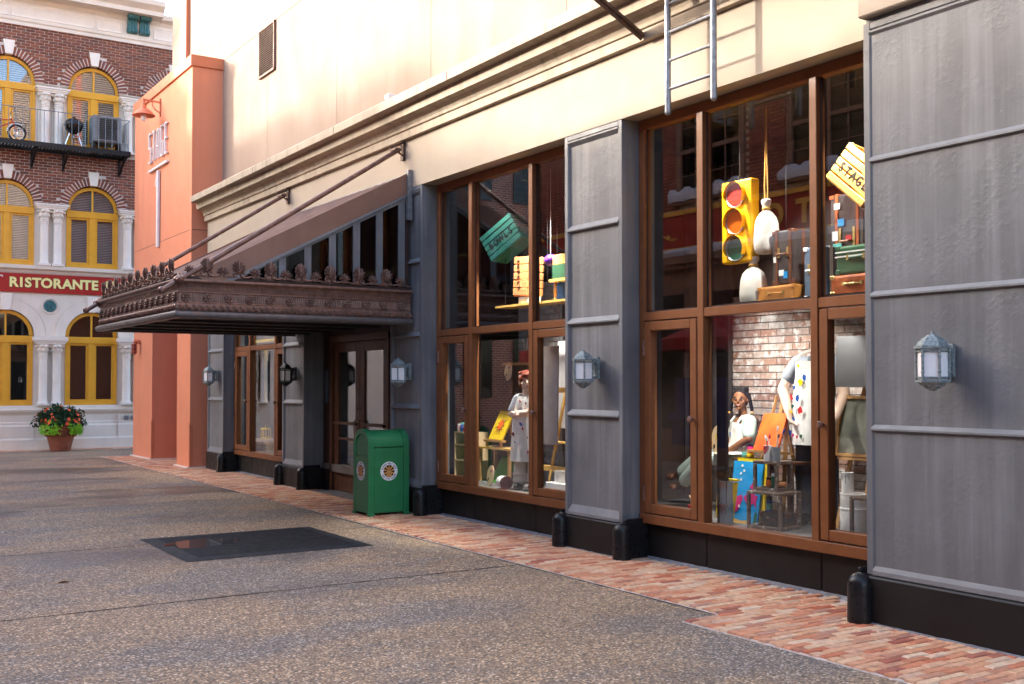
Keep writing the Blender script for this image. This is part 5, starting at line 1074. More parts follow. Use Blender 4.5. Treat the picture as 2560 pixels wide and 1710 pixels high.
m = MB().sph(P(0, 0, 1.33), (.135, .10, .17)).sph(P(0, 0, 1.12), (.128, .094, .12)).cap2(P(-.11, -.005, 1.465), P(.11, -.005, 1.465), .062, .062)
for s in (-1, 1): m.cap2(P(s * .12, -.005, 1.465), P(s * .178, .025, 1.335), .06, .052)
blob(m, 'shirt', 'shirt_grey', BOY, .011, 3)
m = MB().sph(P(0, 0, 1.08), (.13, .10, .1))
for s in (-1, 1): m.cap2(P(s * .068, 0, 1.06), P(s * .085, .01, .78), .085, .072).cap2(P(s * .085, .01, .78), P(s * .09, .0, .53), .072, .082).sph(P(s * .09, .01, .52), (.085, .09, .035)).sph(P(s * .09, .01, .60), (.086, .085, .02))
blob(m, 'trousers', 'trousers', BOY, .011, 3)
for s in (-1, 1): m = MB().sph(P(s * .09, .05, FZ + .04), (.05, .105, .045), 12, 8, Matrix((P(1, 0, 0) - P(0, 0, 0), P(0, 1, 0) - P(0, 0, 0), (0, 0, 1))).transposed()).build('shoe', 'p_black', BOY, 60)
apron(BOY, P, [(1.50, .10, .105, .085), (1.42, .115, .125, .075), (1.36, .135, .12, .06), (1.24, .185, .125, .01), (1.10, .19, .13, .0), (.95, .20, .14, .0), (.82, .205, .15, .01), (.75, .205, .155, .015)])
for s in (-1, 1): MB().tube([P(s * .095, .09, 1.50), P(s * .085, .045, 1.528), P(s * .07, -.03, 1.53)], .008, 6).build('apron_strap', 'white_cloth', BOY, 50)
splats(BOY, P, [(.04, .124, 1.44, .022, 'p_red'), (-.03, .124, 1.42, .016, 'p_maroon'), (.02, .142, 1.18, .03, 'p_blue'), (.0, .142, 1.13, .022, 'p_red'), (.13, .115, 1.06, .03, 'p_maroon'), (-.06, .145, 1.03, .018, 'p_maroon'), (.15, .10, .90, .014, 'p_orange'), (-.07, .15, .86, .018, 'p_red'), (.10, .135, .97, .012, 'p_blue'), (-.12, .12, 1.12, .014, 'p_red')])
# --- man, hand on hip
MAN = thing('mannequin', 'tall man mannequin in grey T-shirt and long white paint dabbed apron', 'mannequin', (7.3, 6.46, FZ)); P = frame_of((7.32, 6.44, 0), (-1, -.18))
m = MB(); Pk, k, q = head(m, P(-.075, .02, 2.09), (-.5, -.85, 0), .225)
m.cap2(P(0, 0, 1.80), P(-.055, .01, 1.99), .062, .058); m.sph(P(0, 0, 1.33), (.155, .115, .13)).cap2(P(0, 0, 1.36), P(0, 0, 1.72), .13, .145)
m.cap2(P(.20, -.01, 1.82), P(.325, .02, 1.60), .062, .05).cap2(P(.325, .02, 1.60), P(.21, .13, 1.41), .05, .034); hand(m, P(.21, .13, 1.41), P(-.45, .3, -.8) - P(0, 0, 0), P(-1, 0, .3) - P(0, 0, 0), 1.1, .3, -1)
m.cap2(P(-.20, -.01, 1.82), P(-.26, .0, 1.56), .062, .05).cap2(P(-.26, .0, 1.56), P(-.25, .12, 1.36), .05, .034); hand(m, P(-.25, .12, 1.36), P(0, .6, -.8) - P(0, 0, 0), P(1, 0, 0) - P(0, 0, 0), 1.1, .5, 1)
for s in (-1, 1): m.cap2(P(s * .10, 0, 1.28), P(s * .115, .0, .86), .085, .06).cap2(P(s * .115, .0, .86), P(s * .12, -.01, .50), .06, .042)
blob(m, 'body', 'skin_pale', MAN, .010, 2); eyes(Pk, k, q, MAN, 'hair_dark')
m = MB().sph(Pk(0, -.02, .045), (.085 * k, .10 * k, .085 * k), 14, 10, q).sph(Pk(0, -.06, -.01), (.07 * k, .06 * k, .07 * k), 12, 8, q); blob(m, 'hair', 'hair_dark', MAN, .010, 2)
m = MB().cap2(P(0, 0, 1.42), P(0, 0, 1.70), .155, .165).cap2(P(-.16, -.01, 1.81), P(.16, -.01, 1.81), .082, .082).sph(P(0, 0, 1.35), (.165, .13, .12))
for s, e in ((1, P(.262, .0, 1.715)), (-1, P(-.24, 0, 1.70))): m.cap2(P(s * .18, -.01, 1.82), e, .082, .078)
blob(m, 'shirt', 'shirt_grey', MAN, .013, 3)
m = MB().sph(P(0, 0, 1.26), (.17, .13, .13))
for s in (-1, 1): m.cap2(P(s * .09, 0, 1.24), P(s * .115, .01, .86), .105, .085).cap2(P(s * .115, .01, .86), P(s * .12, -.01, .53), .085, .08).sph(P(s * .12, 0, .53), (.088, .088, .03))
blob(m, 'jeans', 'jeans', MAN, .013, 3)
for s in (-1, 1): MB().sph(P(s * .12, .07, FZ + .05), (.055, .14, .055), 12, 8, Matrix((P(1, 0, 0) - P(0, 0, 0), P(0, 1, 0) - P(0, 0, 0), (0, 0, 1))).transposed()).build('shoe', 'p_black', MAN, 60)
apron(MAN, P, [(1.84, .115, .165, .145), (1.72, .13, .175, .13), (1.62, .16, .18, .10), (1.50, .215, .18, .03), (1.35, .225, .18, .01), (1.22, .23, .185, .01), (1.12, .23, .19, .02)])
for s in (-1, 1): MB().tube([P(s * .11, .145, 1.84), P(s * .10, .10, 1.90), P(s * .07, -.02, 1.935)], .014, 6).build('apron_strap', 'white_cloth', MAN, 50)
splats(MAN, P, [(.07, .18, 1.80, .03, 'p_yellow'), (.05, .187, 1.66, .032, 'p_yellow'), (.12, .165, 1.61, .022, 'p_blue'), (.15, .165, 1.53, .024, 'p_red'), (.07, .189, 1.52, .028, 'p_blue'), (.13, .172, 1.45, .022, 'p_dkgreen'), (.05, .19, 1.42, .035, 'p_red'), (.16, .15, 1.40, .018, 'p_yellow'), (.12, .178, 1.34, .026, 'p_blue'), (.19, .13, 1.22, .024, 'p_blue'), (.13, .178, 1.20, .022, 'p_magenta'), (.08, .19, 1.19, .022, 'p_red'), (.04, .195, 1.19, .022, 'p_dkgreen'), (.0, .197, 1.70, .03, 'p_blue')])
# --- seated girl
GIRL = thing('mannequin', 'seated girl mannequin with braids, pale shirt and cream apron holding a palette', 'mannequin', (7.45, 7.45, FZ)); P = frame_of((7.47, 7.46, 0), (-.9, .35)); HP = (-.86, -.5, -.02)
m = MB(); Pk, k, q = head(m, P(-.02, .05, 1.50), HP, .205)
m.cap2(P(0, 0, 1.28), P(-.01, .03, 1.43), .045, .040).sph(P(0, 0, .95), (.14, .11, .1)).cap2(P(0, 0, .98), P(0, 0, 1.24), .10, .115)
m.cap2(P(-.15, 0, 1.28), P(-.22, .06, 1.13), .046, .04).cap2(P(-.22, .06, 1.13), P(-.05, .19, 1.01), .038, .026); hand(m, P(-.05, .19, 1.01), P(.8, .4, -.3) - P(0, 0, 0), P(0, -.3, -1) - P(0, 0, 0), .85, .35, -1)
m.cap2(P(.15, 0, 1.28), P(.20, .05, 1.10), .046, .04).cap2(P(.20, .05, 1.10), P(.13, .23, 1.06), .038, .026); hand(m, P(.13, .23, 1.06), P(.1, .8, .2) - P(0, 0, 0), P(-1, 0, 0) - P(0, 0, 0), .85, .6, -1)
for s, kn, an in ((1, P(.42, .26, .95), P(.72, .36, .74)), (-1, P(.20, .33, .93), P(.52, .42, .66))): m.cap2(P(s * .07, .0, .94), kn, .07, .05).cap2(kn, an, .05, .034)
blob(m, 'body', 'skin_brown', GIRL, .008, 2); eyes(Pk, k, q, GIRL, 'hair_dark')
m = MB().sph(Pk(0, -.022, .04), (.084 * k, .098 * k, .082 * k), 16, 12, q).sph(Pk(0, -.06, -.03), (.066 * k, .055 * k, .06 * k), 12, 8, q)
for i in range(22): t = i * 2.4; m.sph(Pk(.06 * math.cos(t), -.03 + .07 * math.sin(t), .085 + .022 * math.sin(i * 1.7)), (.024 * k, .024 * k, .022 * k), 6, 5, q)
for s in (-1, 1):
    for b in range(2):
        for i in range(6): m.sph(Pk(s * (.082 + .006 * i), .0 - .045 * b, .04 - .030 * i), (.017 * k,) * 3, 8, 6)
blob(m, 'hair', 'hair_dark', GIRL, .008, 1)
for s in (-1, 1): MB().sph(Pk(s * .118, 0, -.14), .012 * k, 8, 6).build('hair_bead', 'rope', GIRL, 60)
m = MB().cap2(P(0, 0, 1.02), P(0, 0, 1.20), .115, .13).cap2(P(-.12, 0, 1.285), P(.12, 0, 1.285), .066, .066)
for s, e in ((-1, P(-.20, .045, 1.17)), (1, P(.185, .04, 1.15))): m.cap2(P(s * .13, 0, 1.285), e, .064, .062)
blob(m, 'shirt', 'shirt_mint', GIRL, .011, 3)
m = MB().sph(P(0, 0, .94), (.15, .125, .09))
for s, kn, an in ((1, P(.42, .26, .95), P(.70, .355, .76)), (-1, P(.20, .33, .93), P(.50, .41, .69))): m.cap2(P(s * .065, .0, .93), kn, .088, .068).cap2(kn, an, .068, .068)
blob(m, 'trousers', 'shirt_mint', GIRL, .011, 3)
for an in (P(.76, .375, .72), P(.55, .43, .63)): MB().sph(an, (.05, .06, .05), 10, 8).sph(an + (P(.07, .06, -.02) - P(0, 0, 0)), (.05, .05, .035), 10, 8).build('shoe', 'leather_brown', GIRL, 60)
apron(GIRL, P, [(1.28, .09, .125, .10), (1.20, .105, .14, .09), (1.10, .125, .145, .07), (1.02, .15, .165, .05), (1.0, .17, .22, .07), (.985, .19, .30, .14)])
for s in (-1, 1): MB().tube([P(s * .085, .105, 1.28), P(s * .08, .06, 1.335), P(s * .05, -.03, 1.345)], .012, 6).build('apron_strap', 'white_cloth', GIRL, 50)
splats(GIRL, P, [(-.01, .152, 1.17, .018, 'p_blue'), (-.06, .135, 1.22, .008, 'p_red')])
def palette(root, c, u, v, k):
    c, u, v = Vector(c), Vector(u).normalized(), Vector(v).normalized(); n = u.cross(v).normalized(); pts = []
    for i in range(26):
        t = 2 * math.pi * i / 26; r = 1 - .28 * math.exp(-((t - 5.4) / .35) ** 2); pts.append((k * .72 * r * math.cos(t), k * r * math.sin(t)))
    MB().prism(pts, c, u, v, n * .008).build('board', 'wood_pale', root)
    for e in (-1, 1):
        MB().prism([(k * (.25 + .13 * math.cos(i)), k * (-.35 + .16 * math.sin(i))) for i in range(6)], c + n * (.0082 if e > 0 else -.0022), u, v, n * .002).build('thumb_hole', 'p_black', root)
        for j, mt in enumerate(('p_red', 'p_blue', 'p_yellow')): MB().prism([(k * (-.2 + .12 * math.cos(i) + .12 * j), k * (.5 - .3 * j * .4 + .14 * math.sin(i))) for i in range(6)], c + n * (.0082 if e > 0 else -.0022), u, v, n * .002).build('paint_dab', mt, root)
pal = thing('artist_palette', 'pale wooden palette with red dab held by the seated girl', 'palette', (7.25, 7.62, 1.0)); palette(pal, (7.24, 7.60, 1.10), (.25, .97, .0), (.1, 0, 1), .15)
stl = thing('stool', 'plain dark stool under the seated girl mannequin', 'stool', (7.52, 7.44, FZ))
MB().cyl((7.52, 7.44, .82), (7.52, 7.44, .86), .17, n=20).build('seat', 'wood_dark', stl)
for a in range(4): t = R(45 + a * 90); MB().cyl((7.52 + .11 * math.cos(t), 7.44 + .11 * math.sin(t), .82), (7.52 + .16 * math.cos(t), 7.44 + .16 * math.sin(t), FZ), .016, n=8).build('leg', 'wood_dark', stl)
# ---- small kit builders
def can(name, label, cat, c, r, h, mat, top=None, brushes=(), drips=None, group=None):
    T_ = thing(name, label, cat, c, group); x, y, z = c
    MB().lathe([(r * .98, 0), (r, .004), (r, h - .006), (r * 1.04, h - .005), (r * 1.04, h), (r * .92, h), (r * .92, h * .8), (.001, h * .8)], c, 20).build('body', mat, T_, 40)
    for (dx, dy, L, bm, tm) in brushes:
        a = Vector((x, y, z + h * .5)); e = Vector((x + dx, y + dy, z + h + L)); MB().cyl(a, e, .006, .005, 6).build('brush_handle', bm, T_); MB().lathe([(.007, 0), (.009, .012), (.007, .028), (.001, .04)], e, 8, (e - a).to_track_quat('Z', 'Y').to_matrix()).build('bristle', tm, T_)
    if drips:
        for i in range(7): t = R(140 + i * 15); L = random.uniform(.03, h * .6); MB().bar((x + r * 1.01 * math.cos(t), y + r * 1.01 * math.sin(t), z + h - .003), (x + r * 1.01 * math.cos(t), y + r * 1.01 * math.sin(t), z + h - L), .006, .003).build('drip', drips, T_)
    return T_
def jar(label, c, r, h, glassm, lid, band=None, name='paint_jar', cat='jar', group=None):
    J = thing(name, label, cat, c, group); MB().lathe([(r * .9, 0), (r, .008), (r, h * .68), (r * .82, h * .76), (r * .82, h * .8)], c, 16).build('jar_body', glassm, J, 40)
    MB().lathe([(r * .9, h * .8), (r * .9, h), (.001, h)], c, 16).build('lid', lid, J, 40)
    if band: MB().lathe([(r * 1.01, h * .15), (r * 1.01, h * .55)], c, 16).build('paper_label', band, J, 40)
def suitcase(label, c, size, mat, trim, rot=0., straps=True, handle='top', up=(0, 0, 1)):
    S_ = thing('suitcase', label, 'suitcase', c); x, y, z = c; dx, dy, dz = size; mt = Matrix.Translation(Vector(c)) @ Matrix.Rotation(rot, 4, 'Z')
    def B(mb, nm, ma, bev=0, sm=None): mb.xf(mt); return mb.build(nm, ma, S_, sm, bev)
    B(MB().box(-dx / 2, dx / 2, -dy / 2, dy / 2, 0, dz), 'shell', mat, .018); B(MB().box(-dx * .08, dx * .08, -dy / 2 - .004, dy / 2 + .004, -.001 + .002, dz + .004), 'seam', trim)
    if straps:
        for s in (-.3, .3): B(MB().box(-dx / 2 - .006, dx / 2 + .006, s * dy - .014, s * dy + .014, .001, dz + .006), 'strap', trim)
    for s in (-1, 1):
        for t in (0, 1): B(MB().box(-dx / 2 - .005, -dx / 2 + .04, s * dy / 2 - (.04 if s > 0 else -.0) - .0, s * dy / 2 + (.004 if s > 0 else .04), t * (dz - .04) + (0.001 if t == 0 else .004), t * (dz - .04) + .04), 'corner', trim, .004)
    B(MB().tube([(-dx / 2, -.06, dz * .55), (-dx / 2 - .035, -.045, dz * .55), (-dx / 2 - .035, .045, dz * .55), (-dx / 2, .06, dz * .55)], .009, 6), 'handle', trim, 0, 50)
    for s in (-.2, .2): B(MB().box(-dx / 2 - .008, -dx / 2, s * dy - .012, s * dy + .012, dz * .5, dz * .68), 'clasp', 'brass')
    return S_, mt
def sheet_on(S_, mt, dx, items):                        # travel labels on the front face
    for (yy, zz, w_, h_, ma) in items: MB().box(-dx / 2 - .0085, -dx / 2 - .006, yy - w_ / 2, yy + w_ / 2, zz - h_ / 2, zz + h_ / 2).xf(mt).build('travel_sticker', ma, S_)
def crate(label, c, size, rotm, mat, text=None, tcol='p_black'):
    K = thing('crate', label, 'crate', c); mt = Matrix.Translation(Vector(c)) @ rotm.to_4x4(); dx, dy, dz = size
    def B(mb, nm): mb.xf(mt); return mb.build(nm, mat, K, bevel=.003)
    n = 5; sw = dz / n
    for f in (-1, 1):
        for i in range(n): B(MB().box(f * dx / 2 - .006, f * dx / 2 + .006, -dy / 2, dy / 2, -dz / 2 + i * sw + .007, -dz / 2 + (i + 1) * sw - .009), 'slat')
        for i in range(n): B(MB().box(-dx / 2 + .008, dx / 2 - .008, f * dy / 2 - .006, f * dy / 2 + .006, -dz / 2 + i * sw + .007, -dz / 2 + (i + 1) * sw - .009), 'slat')
    for i in range(4): B(MB().box(-dx / 2 + .006 + i * (dx - .012) / 4 + .003, -dx / 2 + .006 + (i + 1) * (dx - .012) / 4 - .003, -dy / 2 + .004, dy / 2 - .004, -dz / 2 - .005, -dz / 2 + .006), 'slat')
    for a in (-1, 1):
        for b in (-1, 1): B(MB().box(a * (dx / 2 - .018) - .01, a * (dx / 2 - .018) + .01, b * (dy / 2 - .018) - .01, b * (dy / 2 - .018) + .01, -dz / 2, dz / 2), 'post')
    if text:
        tw = dy * .8
        for i, ch in enumerate(text): letter(ch, K, tcol, dz * .32, .0015, mt @ face_mtx((-dx / 2 - .0075, tw / 2 - (i + .5) * tw / len(text), -dz * .17), *NX), sx=.8, offset=.003)
    return K
def hang(c, z1=4.1, r=.006, mat='rope'): return MB().cyl(c, (c[0], c[1], z1), r, n=6)
def easel(label, ctr, h, mat, tray, lean=.35, w_=.5):
    E_ = thing('easel', label, 'easel', (ctr[0], ctr[1], FZ)); x, y = ctr
    for s in (-1, 1): MB().bar((x - .12, y + s * w_ / 2, FZ), (x + .10, y + s * .06, FZ + h), .035, .02).build('leg', mat, E_)
    MB().bar((x - .07, y, FZ + .25), (x + .14, y, FZ + h * 1.05), .04, .025).build('mast', mat, E_); MB().bar((x + .4, y, FZ), (x + .10, y, FZ + h * .95), .03, .02).build('rear_leg', mat, E_)
    MB().box(x - .14, x - .04, y - w_ * .45, y + w_ * .45, tray - .02, tray).build('tray', mat, E_); MB().bar((x + .02, y - .2, FZ + h * .55), (x + .02, y + .2, FZ + h * .55), .04, .02).build('crossbar', mat, E_)
    return E_
def frame_box(label, c, sx, sy, z0, z1, rot, t=.028):
    F_ = thing('wooden_frame_box', label, 'box', (c[0], c[1], z0)); mt = Matrix.Translation((c[0], c[1], 0)) @ Matrix.Rotation(rot, 4, 'Z')
    for a in (-1, 1):
        for b in (-1, 1): MB().box(a * sx / 2 - t / 2, a * sx / 2 + t / 2, b * sy / 2 - t / 2, b * sy / 2 + t / 2, z0, z1 - t).xf(mt).build('post', 'weathered', F_, bevel=.003)
    MB().box(-sx / 2 - t / 2, sx / 2 + t / 2, -sy / 2 - t / 2, sy / 2 + t / 2, z1 - t * .9, z1).xf(mt).build('top', 'weathered', F_, bevel=.003)
    for b in (-1, 1):
        for z in (z0, ): MB().box(-sx / 2 + t / 2, sx / 2 - t / 2, b * sy / 2 - t / 2, b * sy / 2 + t / 2, z, z + t).xf(mt).build('rail', 'weathered', F_, bevel=.003); MB().box(b * sx / 2 - t / 2, b * sx / 2 + t / 2, -sy / 2 + t / 2, sy / 2 - t / 2, z, z + t).xf(mt).build('rail', 'weathered', F_, bevel=.003)
    return F_
# ---- the traffic light window, lower part
ea = easel('light wood easel behind the orange canvas', (7.13, 6.76), 1.12, 'wood', 1.06, w_=.42)
slab('canvas', 'canvas_orange', None, (6.99, 6.88, 1.062), (7.02, 6.62, 1.062), (7.17, 6.64, 1.39), (7.15, 6.90, 1.38), .02); bpy.data.objects['canvas'].name = 'orange_canvas'; tag(bpy.data.objects['orange_canvas'], 'bright orange painted canvas on the easel beside the tall man', 'painting')
tb = thing('work_table', 'low dark wooden work table behind the blue fish painting', 'table', (7.15, 6.85, FZ))
MB().box(7.0, 7.34, 6.45, 7.14, .945, .972).build('table_top', 'wood_dark', tb, bevel=.004)
for a in (7.03, 7.31):
    for b in (6.48, 7.11): MB().box(a - .02, a + .02, b - .02, b + .02, FZ, .945).build('leg', 'wood_dark', tb)
jar('small jar of pink paint stacked on the dark work table', (7.06, 6.98, .972 + .055), .028, .075, 'p_magenta', 'p_black', None); jar('squat jar of yellow paint on the dark work table', (7.06, 6.98, .972), .036, .055, 'p_yellow', 'p_yellow'); jar('squat jar of aqua paint on the dark work table', (7.08, 7.065, .972), .033, .055, 'p_aqua', 'p_aqua')
pt = thing('fish_painting', 'bright blue underwater painting with pink fish leaning on the table', 'painting', (6.92, 6.9, FZ))
slab('board', 'p_cyan', pt, (6.87, 7.06, FZ + .002), (6.87, 6.72, FZ + .002), (6.98, 6.74, .955), (6.98, 7.10, .955), .018)
def on_board(pts, mat, nm, root=pt, A=(6.87, 7.06, FZ), U=(0, -.34, 0), V=(.11, .03, .535), lift=.003):
    A, U, V = Vector(A), Vector(U), Vector(V); n = U.cross(V).normalized(); s = -1 if n.x > 0 else 1; a = [A + U * u + V * v + n * s * lift for u, v in pts]; MB().loft([a, [p + n * s * .002 for p in a]]).build(nm, mat, root)
for u, v in ((.3, .93), (.38, .85), (.27, .80), (.3, .70)): on_board([(u + .035 * math.cos(i * .785), v + .022 * math.sin(i * .785)) for i in range(8)], 'p_white', 'bubble')
on_board([(.45, .42), (.6, .50), (.72, .56), (.8, .60), (.78, .52), (.84, .47), (.95, .46), (.9, .38), (.93, .26), (.82, .34), (.7, .30), (.55, .34)], 'p_magenta', 'fish'); on_board([(.62, .58), (.72, .66), (.86, .70), (.84, .60), (.72, .57)], 'p_magenta', 'fish_fin'); on_board([(.1, .12), (.28, .2), (.42, .38), (.38, .46), (.2, .42), (.12, .3)], 'p_magenta', 'fish'); on_board([(.3, .25), (.36, .25), (.36, .29), (.3, .29)], 'p_white', 'fish_eye', lift=.006); on_board([(.85, .0), (.98, .0), (.97, .18), (.9, .22)], 'p_dkgreen', 'weed'); on_board([(.0, .0), (.8, .0), (.7, .06), (.4, .04), (.1, .08)], 'wood_yellow', 'sand')
pad = thing('sketch_pad', 'yellow edged sketch pad with spiral binding behind the blue fish painting', 'sketch pad', (6.97, 6.85, FZ))
slab('pad', 'p_yellow', pad, (6.905, 7.04, FZ + .002), (6.905, 6.67, FZ + .002), (7.0, 6.69, .985), (7.0, 7.075, .985), .012)
m = MB()
for i in range(24): m.torus((7.0, 7.07 - i * .0158, .985), .007, .0022, Matrix.Rotation(R(90), 3, 'X'), 8, 4)
m.build('spiral', 'p_black', pad)
yf = thing('empty_picture', 'bright yellow empty picture frame leaning behind grey paint cans', 'picture frame', (6.82, 7.0, FZ))
for a, b, c_, d_ in (((6.79, 7.10, .80), (6.79, 6.87, .80), .05, .02), ((6.79, 6.895, .78), (6.80, 6.965, .45), .05, .02), ((6.79, 7.08, .78), (6.80, 7.12, .45), .05, .02)): MB().bar(a, b, c_, d_).build('rail', 'p_yellow', yf)
can('paint_can', 'lower dripping grey paint can in the traffic light window', 'paint can', (6.74, 6.955, FZ), .058, .185, 'p_grey', drips='p_rust'); can('paint_can', 'upper dripping grey paint can stacked in the traffic light window', 'paint can', (6.74, 6.955, FZ + .186), .055, .19, 'p_grey', drips='p_rust')
frame_box('large weathered wooden frame box standing on the window floor', (6.88, 6.53), .27, .32, FZ, .735, R(8)); frame_box('small weathered wooden frame box on top of the large one', (6.88, 6.54), .20, .22, .736, .99, R(8))
can('brush_cup', 'white paper cup splashed red holding paint brushes', 'cup', (6.81, 6.53, .991), .034, .13, 'p_white', brushes=((.01, .03, .05, 'p_white', 'p_white'), (-.01, .0, .04, 'p_red', 'p_white'), (.0, -.02, .06, 'p_white', 'p_red')), drips='p_red')
can('brush_tin', 'plain grey tin full of long paint brushes', 'tin', (6.83, 6.455, .991), .036, .12, 'p_grey', brushes=((.02, -.05, .10, 'wood', 'p_blue'), (.0, -.08, .12, 'p_orange', 'p_blue'), (.02, .0, .14, 'wood_pale', 'p_white'), (.0, -.03, .08, 'p_white', 'wood_dark')))
jar('squat brown lidded pot on the small frame box', (6.93, 6.58, .991), .033, .06, 'wood_orange', 'p_black'); jar('orange paint jar inside the small frame box', (6.86, 6.56, .766), .03, .08, 'p_orange', 'p_black', None); jar('tall dark jar behind the small frame box post', (6.90, 6.56, .766), .03, .17, 'wood_dark', 'p_black', 'wood_yellow'); jar('dark green bottle inside the small frame box', (6.85, 6.50, .766), .024, .12, 'p_dkgreen', 'p_white')
ct = thing('copper_tin', 'small copper tin lying inside the small frame box', 'tin', (6.89, 6.46, .766)); MB().cyl((6.89, 6.47, .792), (6.91, 6.42, .792), .024, n=14).build('body', 'wood_orange', ct); MB().cyl((6.885, 6.482, .792), (6.89, 6.47, .792), .026, n=14).build('lid', 'p_black', ct)
sc, mt = suitcase('dusty black case under the large frame box', (6.99, 6.55, FZ), (.20, .30, .13), 'case_dark', 'leather_brown', R(8), False)
jar('blue and green jar standing on the dusty black case', (6.90, 6.60, FZ + .131), .026, .13, 'p_blue', 'p_black', 'p_aqua')
can('brush_pot', 'red pot of brushes on the floor behind the left casement', 'pot', (7.12, 7.77, FZ), .07, .06, 'p_red', brushes=((.0, .06, .06, 'wood_pale', 'wood_pale'), (.02, .03, .05, 'p_white', 'wood_pale'), (.0, -.06, .07, 'wood_pale', 'p_white')))
bk2 = can('paint_bucket', 'white paint bucket on the floor behind the right casement', 'bucket', (7.26, 5.98, FZ), .13, .20, 'p_white'); can('paint_bucket', 'white lidded bucket stacked on the other white bucket', 'bucket', (7.26, 5.98, FZ + .201), .125, .12, 'p_white'); can('paint_can', 'slim white dripping can on the stacked buckets', 'paint can', (7.22, 6.03, FZ + .322), .05, .17, 'p_white', drips='p_grey')
easel('brown easel behind the right casement of the traffic light window', (7.42, 5.94), 1.55, 'wood', 1.03, w_=.55)
pc = thing('framed_picture', 'dim landscape picture in wooden frame on the brown easel', 'painting', (7.3, 5.95, 1.03)); slab('picture', 'dull_picture', pc, (7.30, 6.20, 1.06), (7.30, 5.80, 1.06), (7.36, 5.80, 1.52), (7.36, 6.20, 1.52), .01)
for a, b in (((7.295, 6.21, 1.05), (7.295, 5.79, 1.05)), ((7.355, 6.21, 1.53), (7.355, 5.79, 1.53)), ((7.295, 6.21, 1.05), (7.355, 6.21, 1.53)), ((7.295, 5.79, 1.05), (7.355, 5.79, 1.53))): MB().bar(a, b, .03, .025).build('frame_rail', 'wood', pc)
gc = slab('grey_canvas', 'grey_board', None, (6.98, 5.95, 1.62), (6.98, 5.3, 1.62), (7.0, 5.3, 2.03), (7.0, 5.95, 2.03), .02); tag(gc, 'blank grey canvas above the framed picture', 'canvas')
frame_box('weathered frame box at the edge of the foreground pillar', (7.0, 5.55), .26, .30, FZ, .76, 0)
hb = MB().box(7.0, 7.12, 6.13, 6.22, FZ, FZ + .05).build('wood_block', 'wood_pale', bevel=.004); tag(hb, 'pale wood block on the floor near the right mullion', 'block')
# ---- upper shelf of the traffic light window
sh = thing('display_shelf', 'black shelf board carrying suitcases behind the transom', 'shelf', (7.1, 6.0, 2.318)); MB().box(6.68, 7.5, 4.93, 7.05, 2.318, 2.345).build('board', 'black_metal', sh)
for yy in (5.2, 6.9): MB().cyl((7.45, yy, 2.345), (7.45, yy, 4.1), .006, n=6).build('hanger', 'black_metal', sh)
SH = 2.346
tl = thing('traffic_light', 'yellow three lens traffic light hanging in the display window', 'traffic light', (7.05, 7.13, 2.745))
MB().box(7.05, 7.16, 6.945, 7.325, 2.745, 3.50).build('housing', 'signal_yellow', tl, bevel=.018)
for z, ma in ((3.365, 'lens_red'), (3.12, 'lens_amber'), (2.875, 'lens_green')):
    MB().cyl((7.055, 7.135, z), (7.038, 7.135, z), .108, n=28).build('lens', ma, tl, 40); MB().torus((7.04, 7.135, z), .112, .008, Matrix.Rotation(R(90), 3, 'Y'), 28, 6).build('lens_rim', 'lens_rim', tl, 50)
    vz = MB(); k = []
    for e, rr in ((.0, .122), (.05, .122)): k.append([Vector((7.05 - e, 7.135 + rr * math.cos(t), z + rr * math.sin(t))) for t in [R(-30) + R(240) * i / 18 for i in range(19)]])
    vz.add(k[0] + k[1], [(i, i + 1, i + 20, i + 19) for i in range(18)]).build('visor', 'signal_yellow', tl, 50)
MB().torus((7.1, 7.135, 3.53), .02, .005, Matrix.Rotation(R(90), 3, 'X'), 12, 5).cyl((7.1, 7.135, 3.55), (7.1, 7.135, 4.1), .003, n=5).build('hook', 'black_metal', tl)
def sack(label, x, y, z0, zn, r, ztop):
    S_ = thing('sandbag', label, 'sandbag', (x, y, z0)); m = MB(); H = zn - z0; rg = []
    for i, (a, b) in enumerate(((.55, 0), (.86, .03), (1.0, .12), (1.02, .3), (.98, .5), (.92, .68), (.78, .82), (.5, .93), (.22, 1.0), (.20, 1.04), (.34, 1.12), (.42, 1.22), (.3, 1.25))):
        n = 24; rg.append([Vector((x + r * a * (1 + .03 * math.sin(t * 5 + i)) * math.cos(t) * .75, y + r * a * (1 + .04 * math.sin(t * 7 + i * .7)) * math.sin(t), z0 + H * b)) for t in [2 * math.pi * j / n for j in range(n)]])
    m.loft(rg).build('bag', 'sack', S_, 60); MB().torus((x, y, zn + .012), r * .24, .012, n=16, m=6).build('tie', 'rope', S_, 50)
    if ztop:
        for s in (-1, 1): MB().tube([(x, y + s * .012, zn + .01), (x, y + s * .02, zn + .2), (x, y + s * .008, zn + .55), (x, y, ztop)], .008, 6).build('cord', 'rope', S_, 50)
    return S_
sack('canvas sandbag hanging on orange rope beside the traffic light', 7.1, 6.81, 2.80, 3.19, .125, 4.1); sack('canvas sandbag slumped on the shelf below the hanging one', 7.1, 6.97, SH, 2.70, .14, None)
suitcase('tan leather suitcase lying flat at the base of the shelf stack', (7.12, 6.60, SH), (.24, .47, .15), 'leather_tan', 'leather_tan', R(-6), False)
s_, mt = suitcase('dark upright suitcase with red brown straps on the tan case', (7.12, 6.53, SH + .157), (.20, .27, .47), 'case_dark', 'leather_brown', R(-4)); sheet_on(s_, mt, .20, ((.02, .10, .06, .05, 'p_white'), (-.03, .08, .05, .06, 'p_cyan'), (.10, .22, .03, .05, 'p_white')))
suitcase('blue grey upright suitcase behind the right mullion', (7.14, 6.22, SH), (.22, .20, .45), 'case_blue', 'p_white', 0, False)
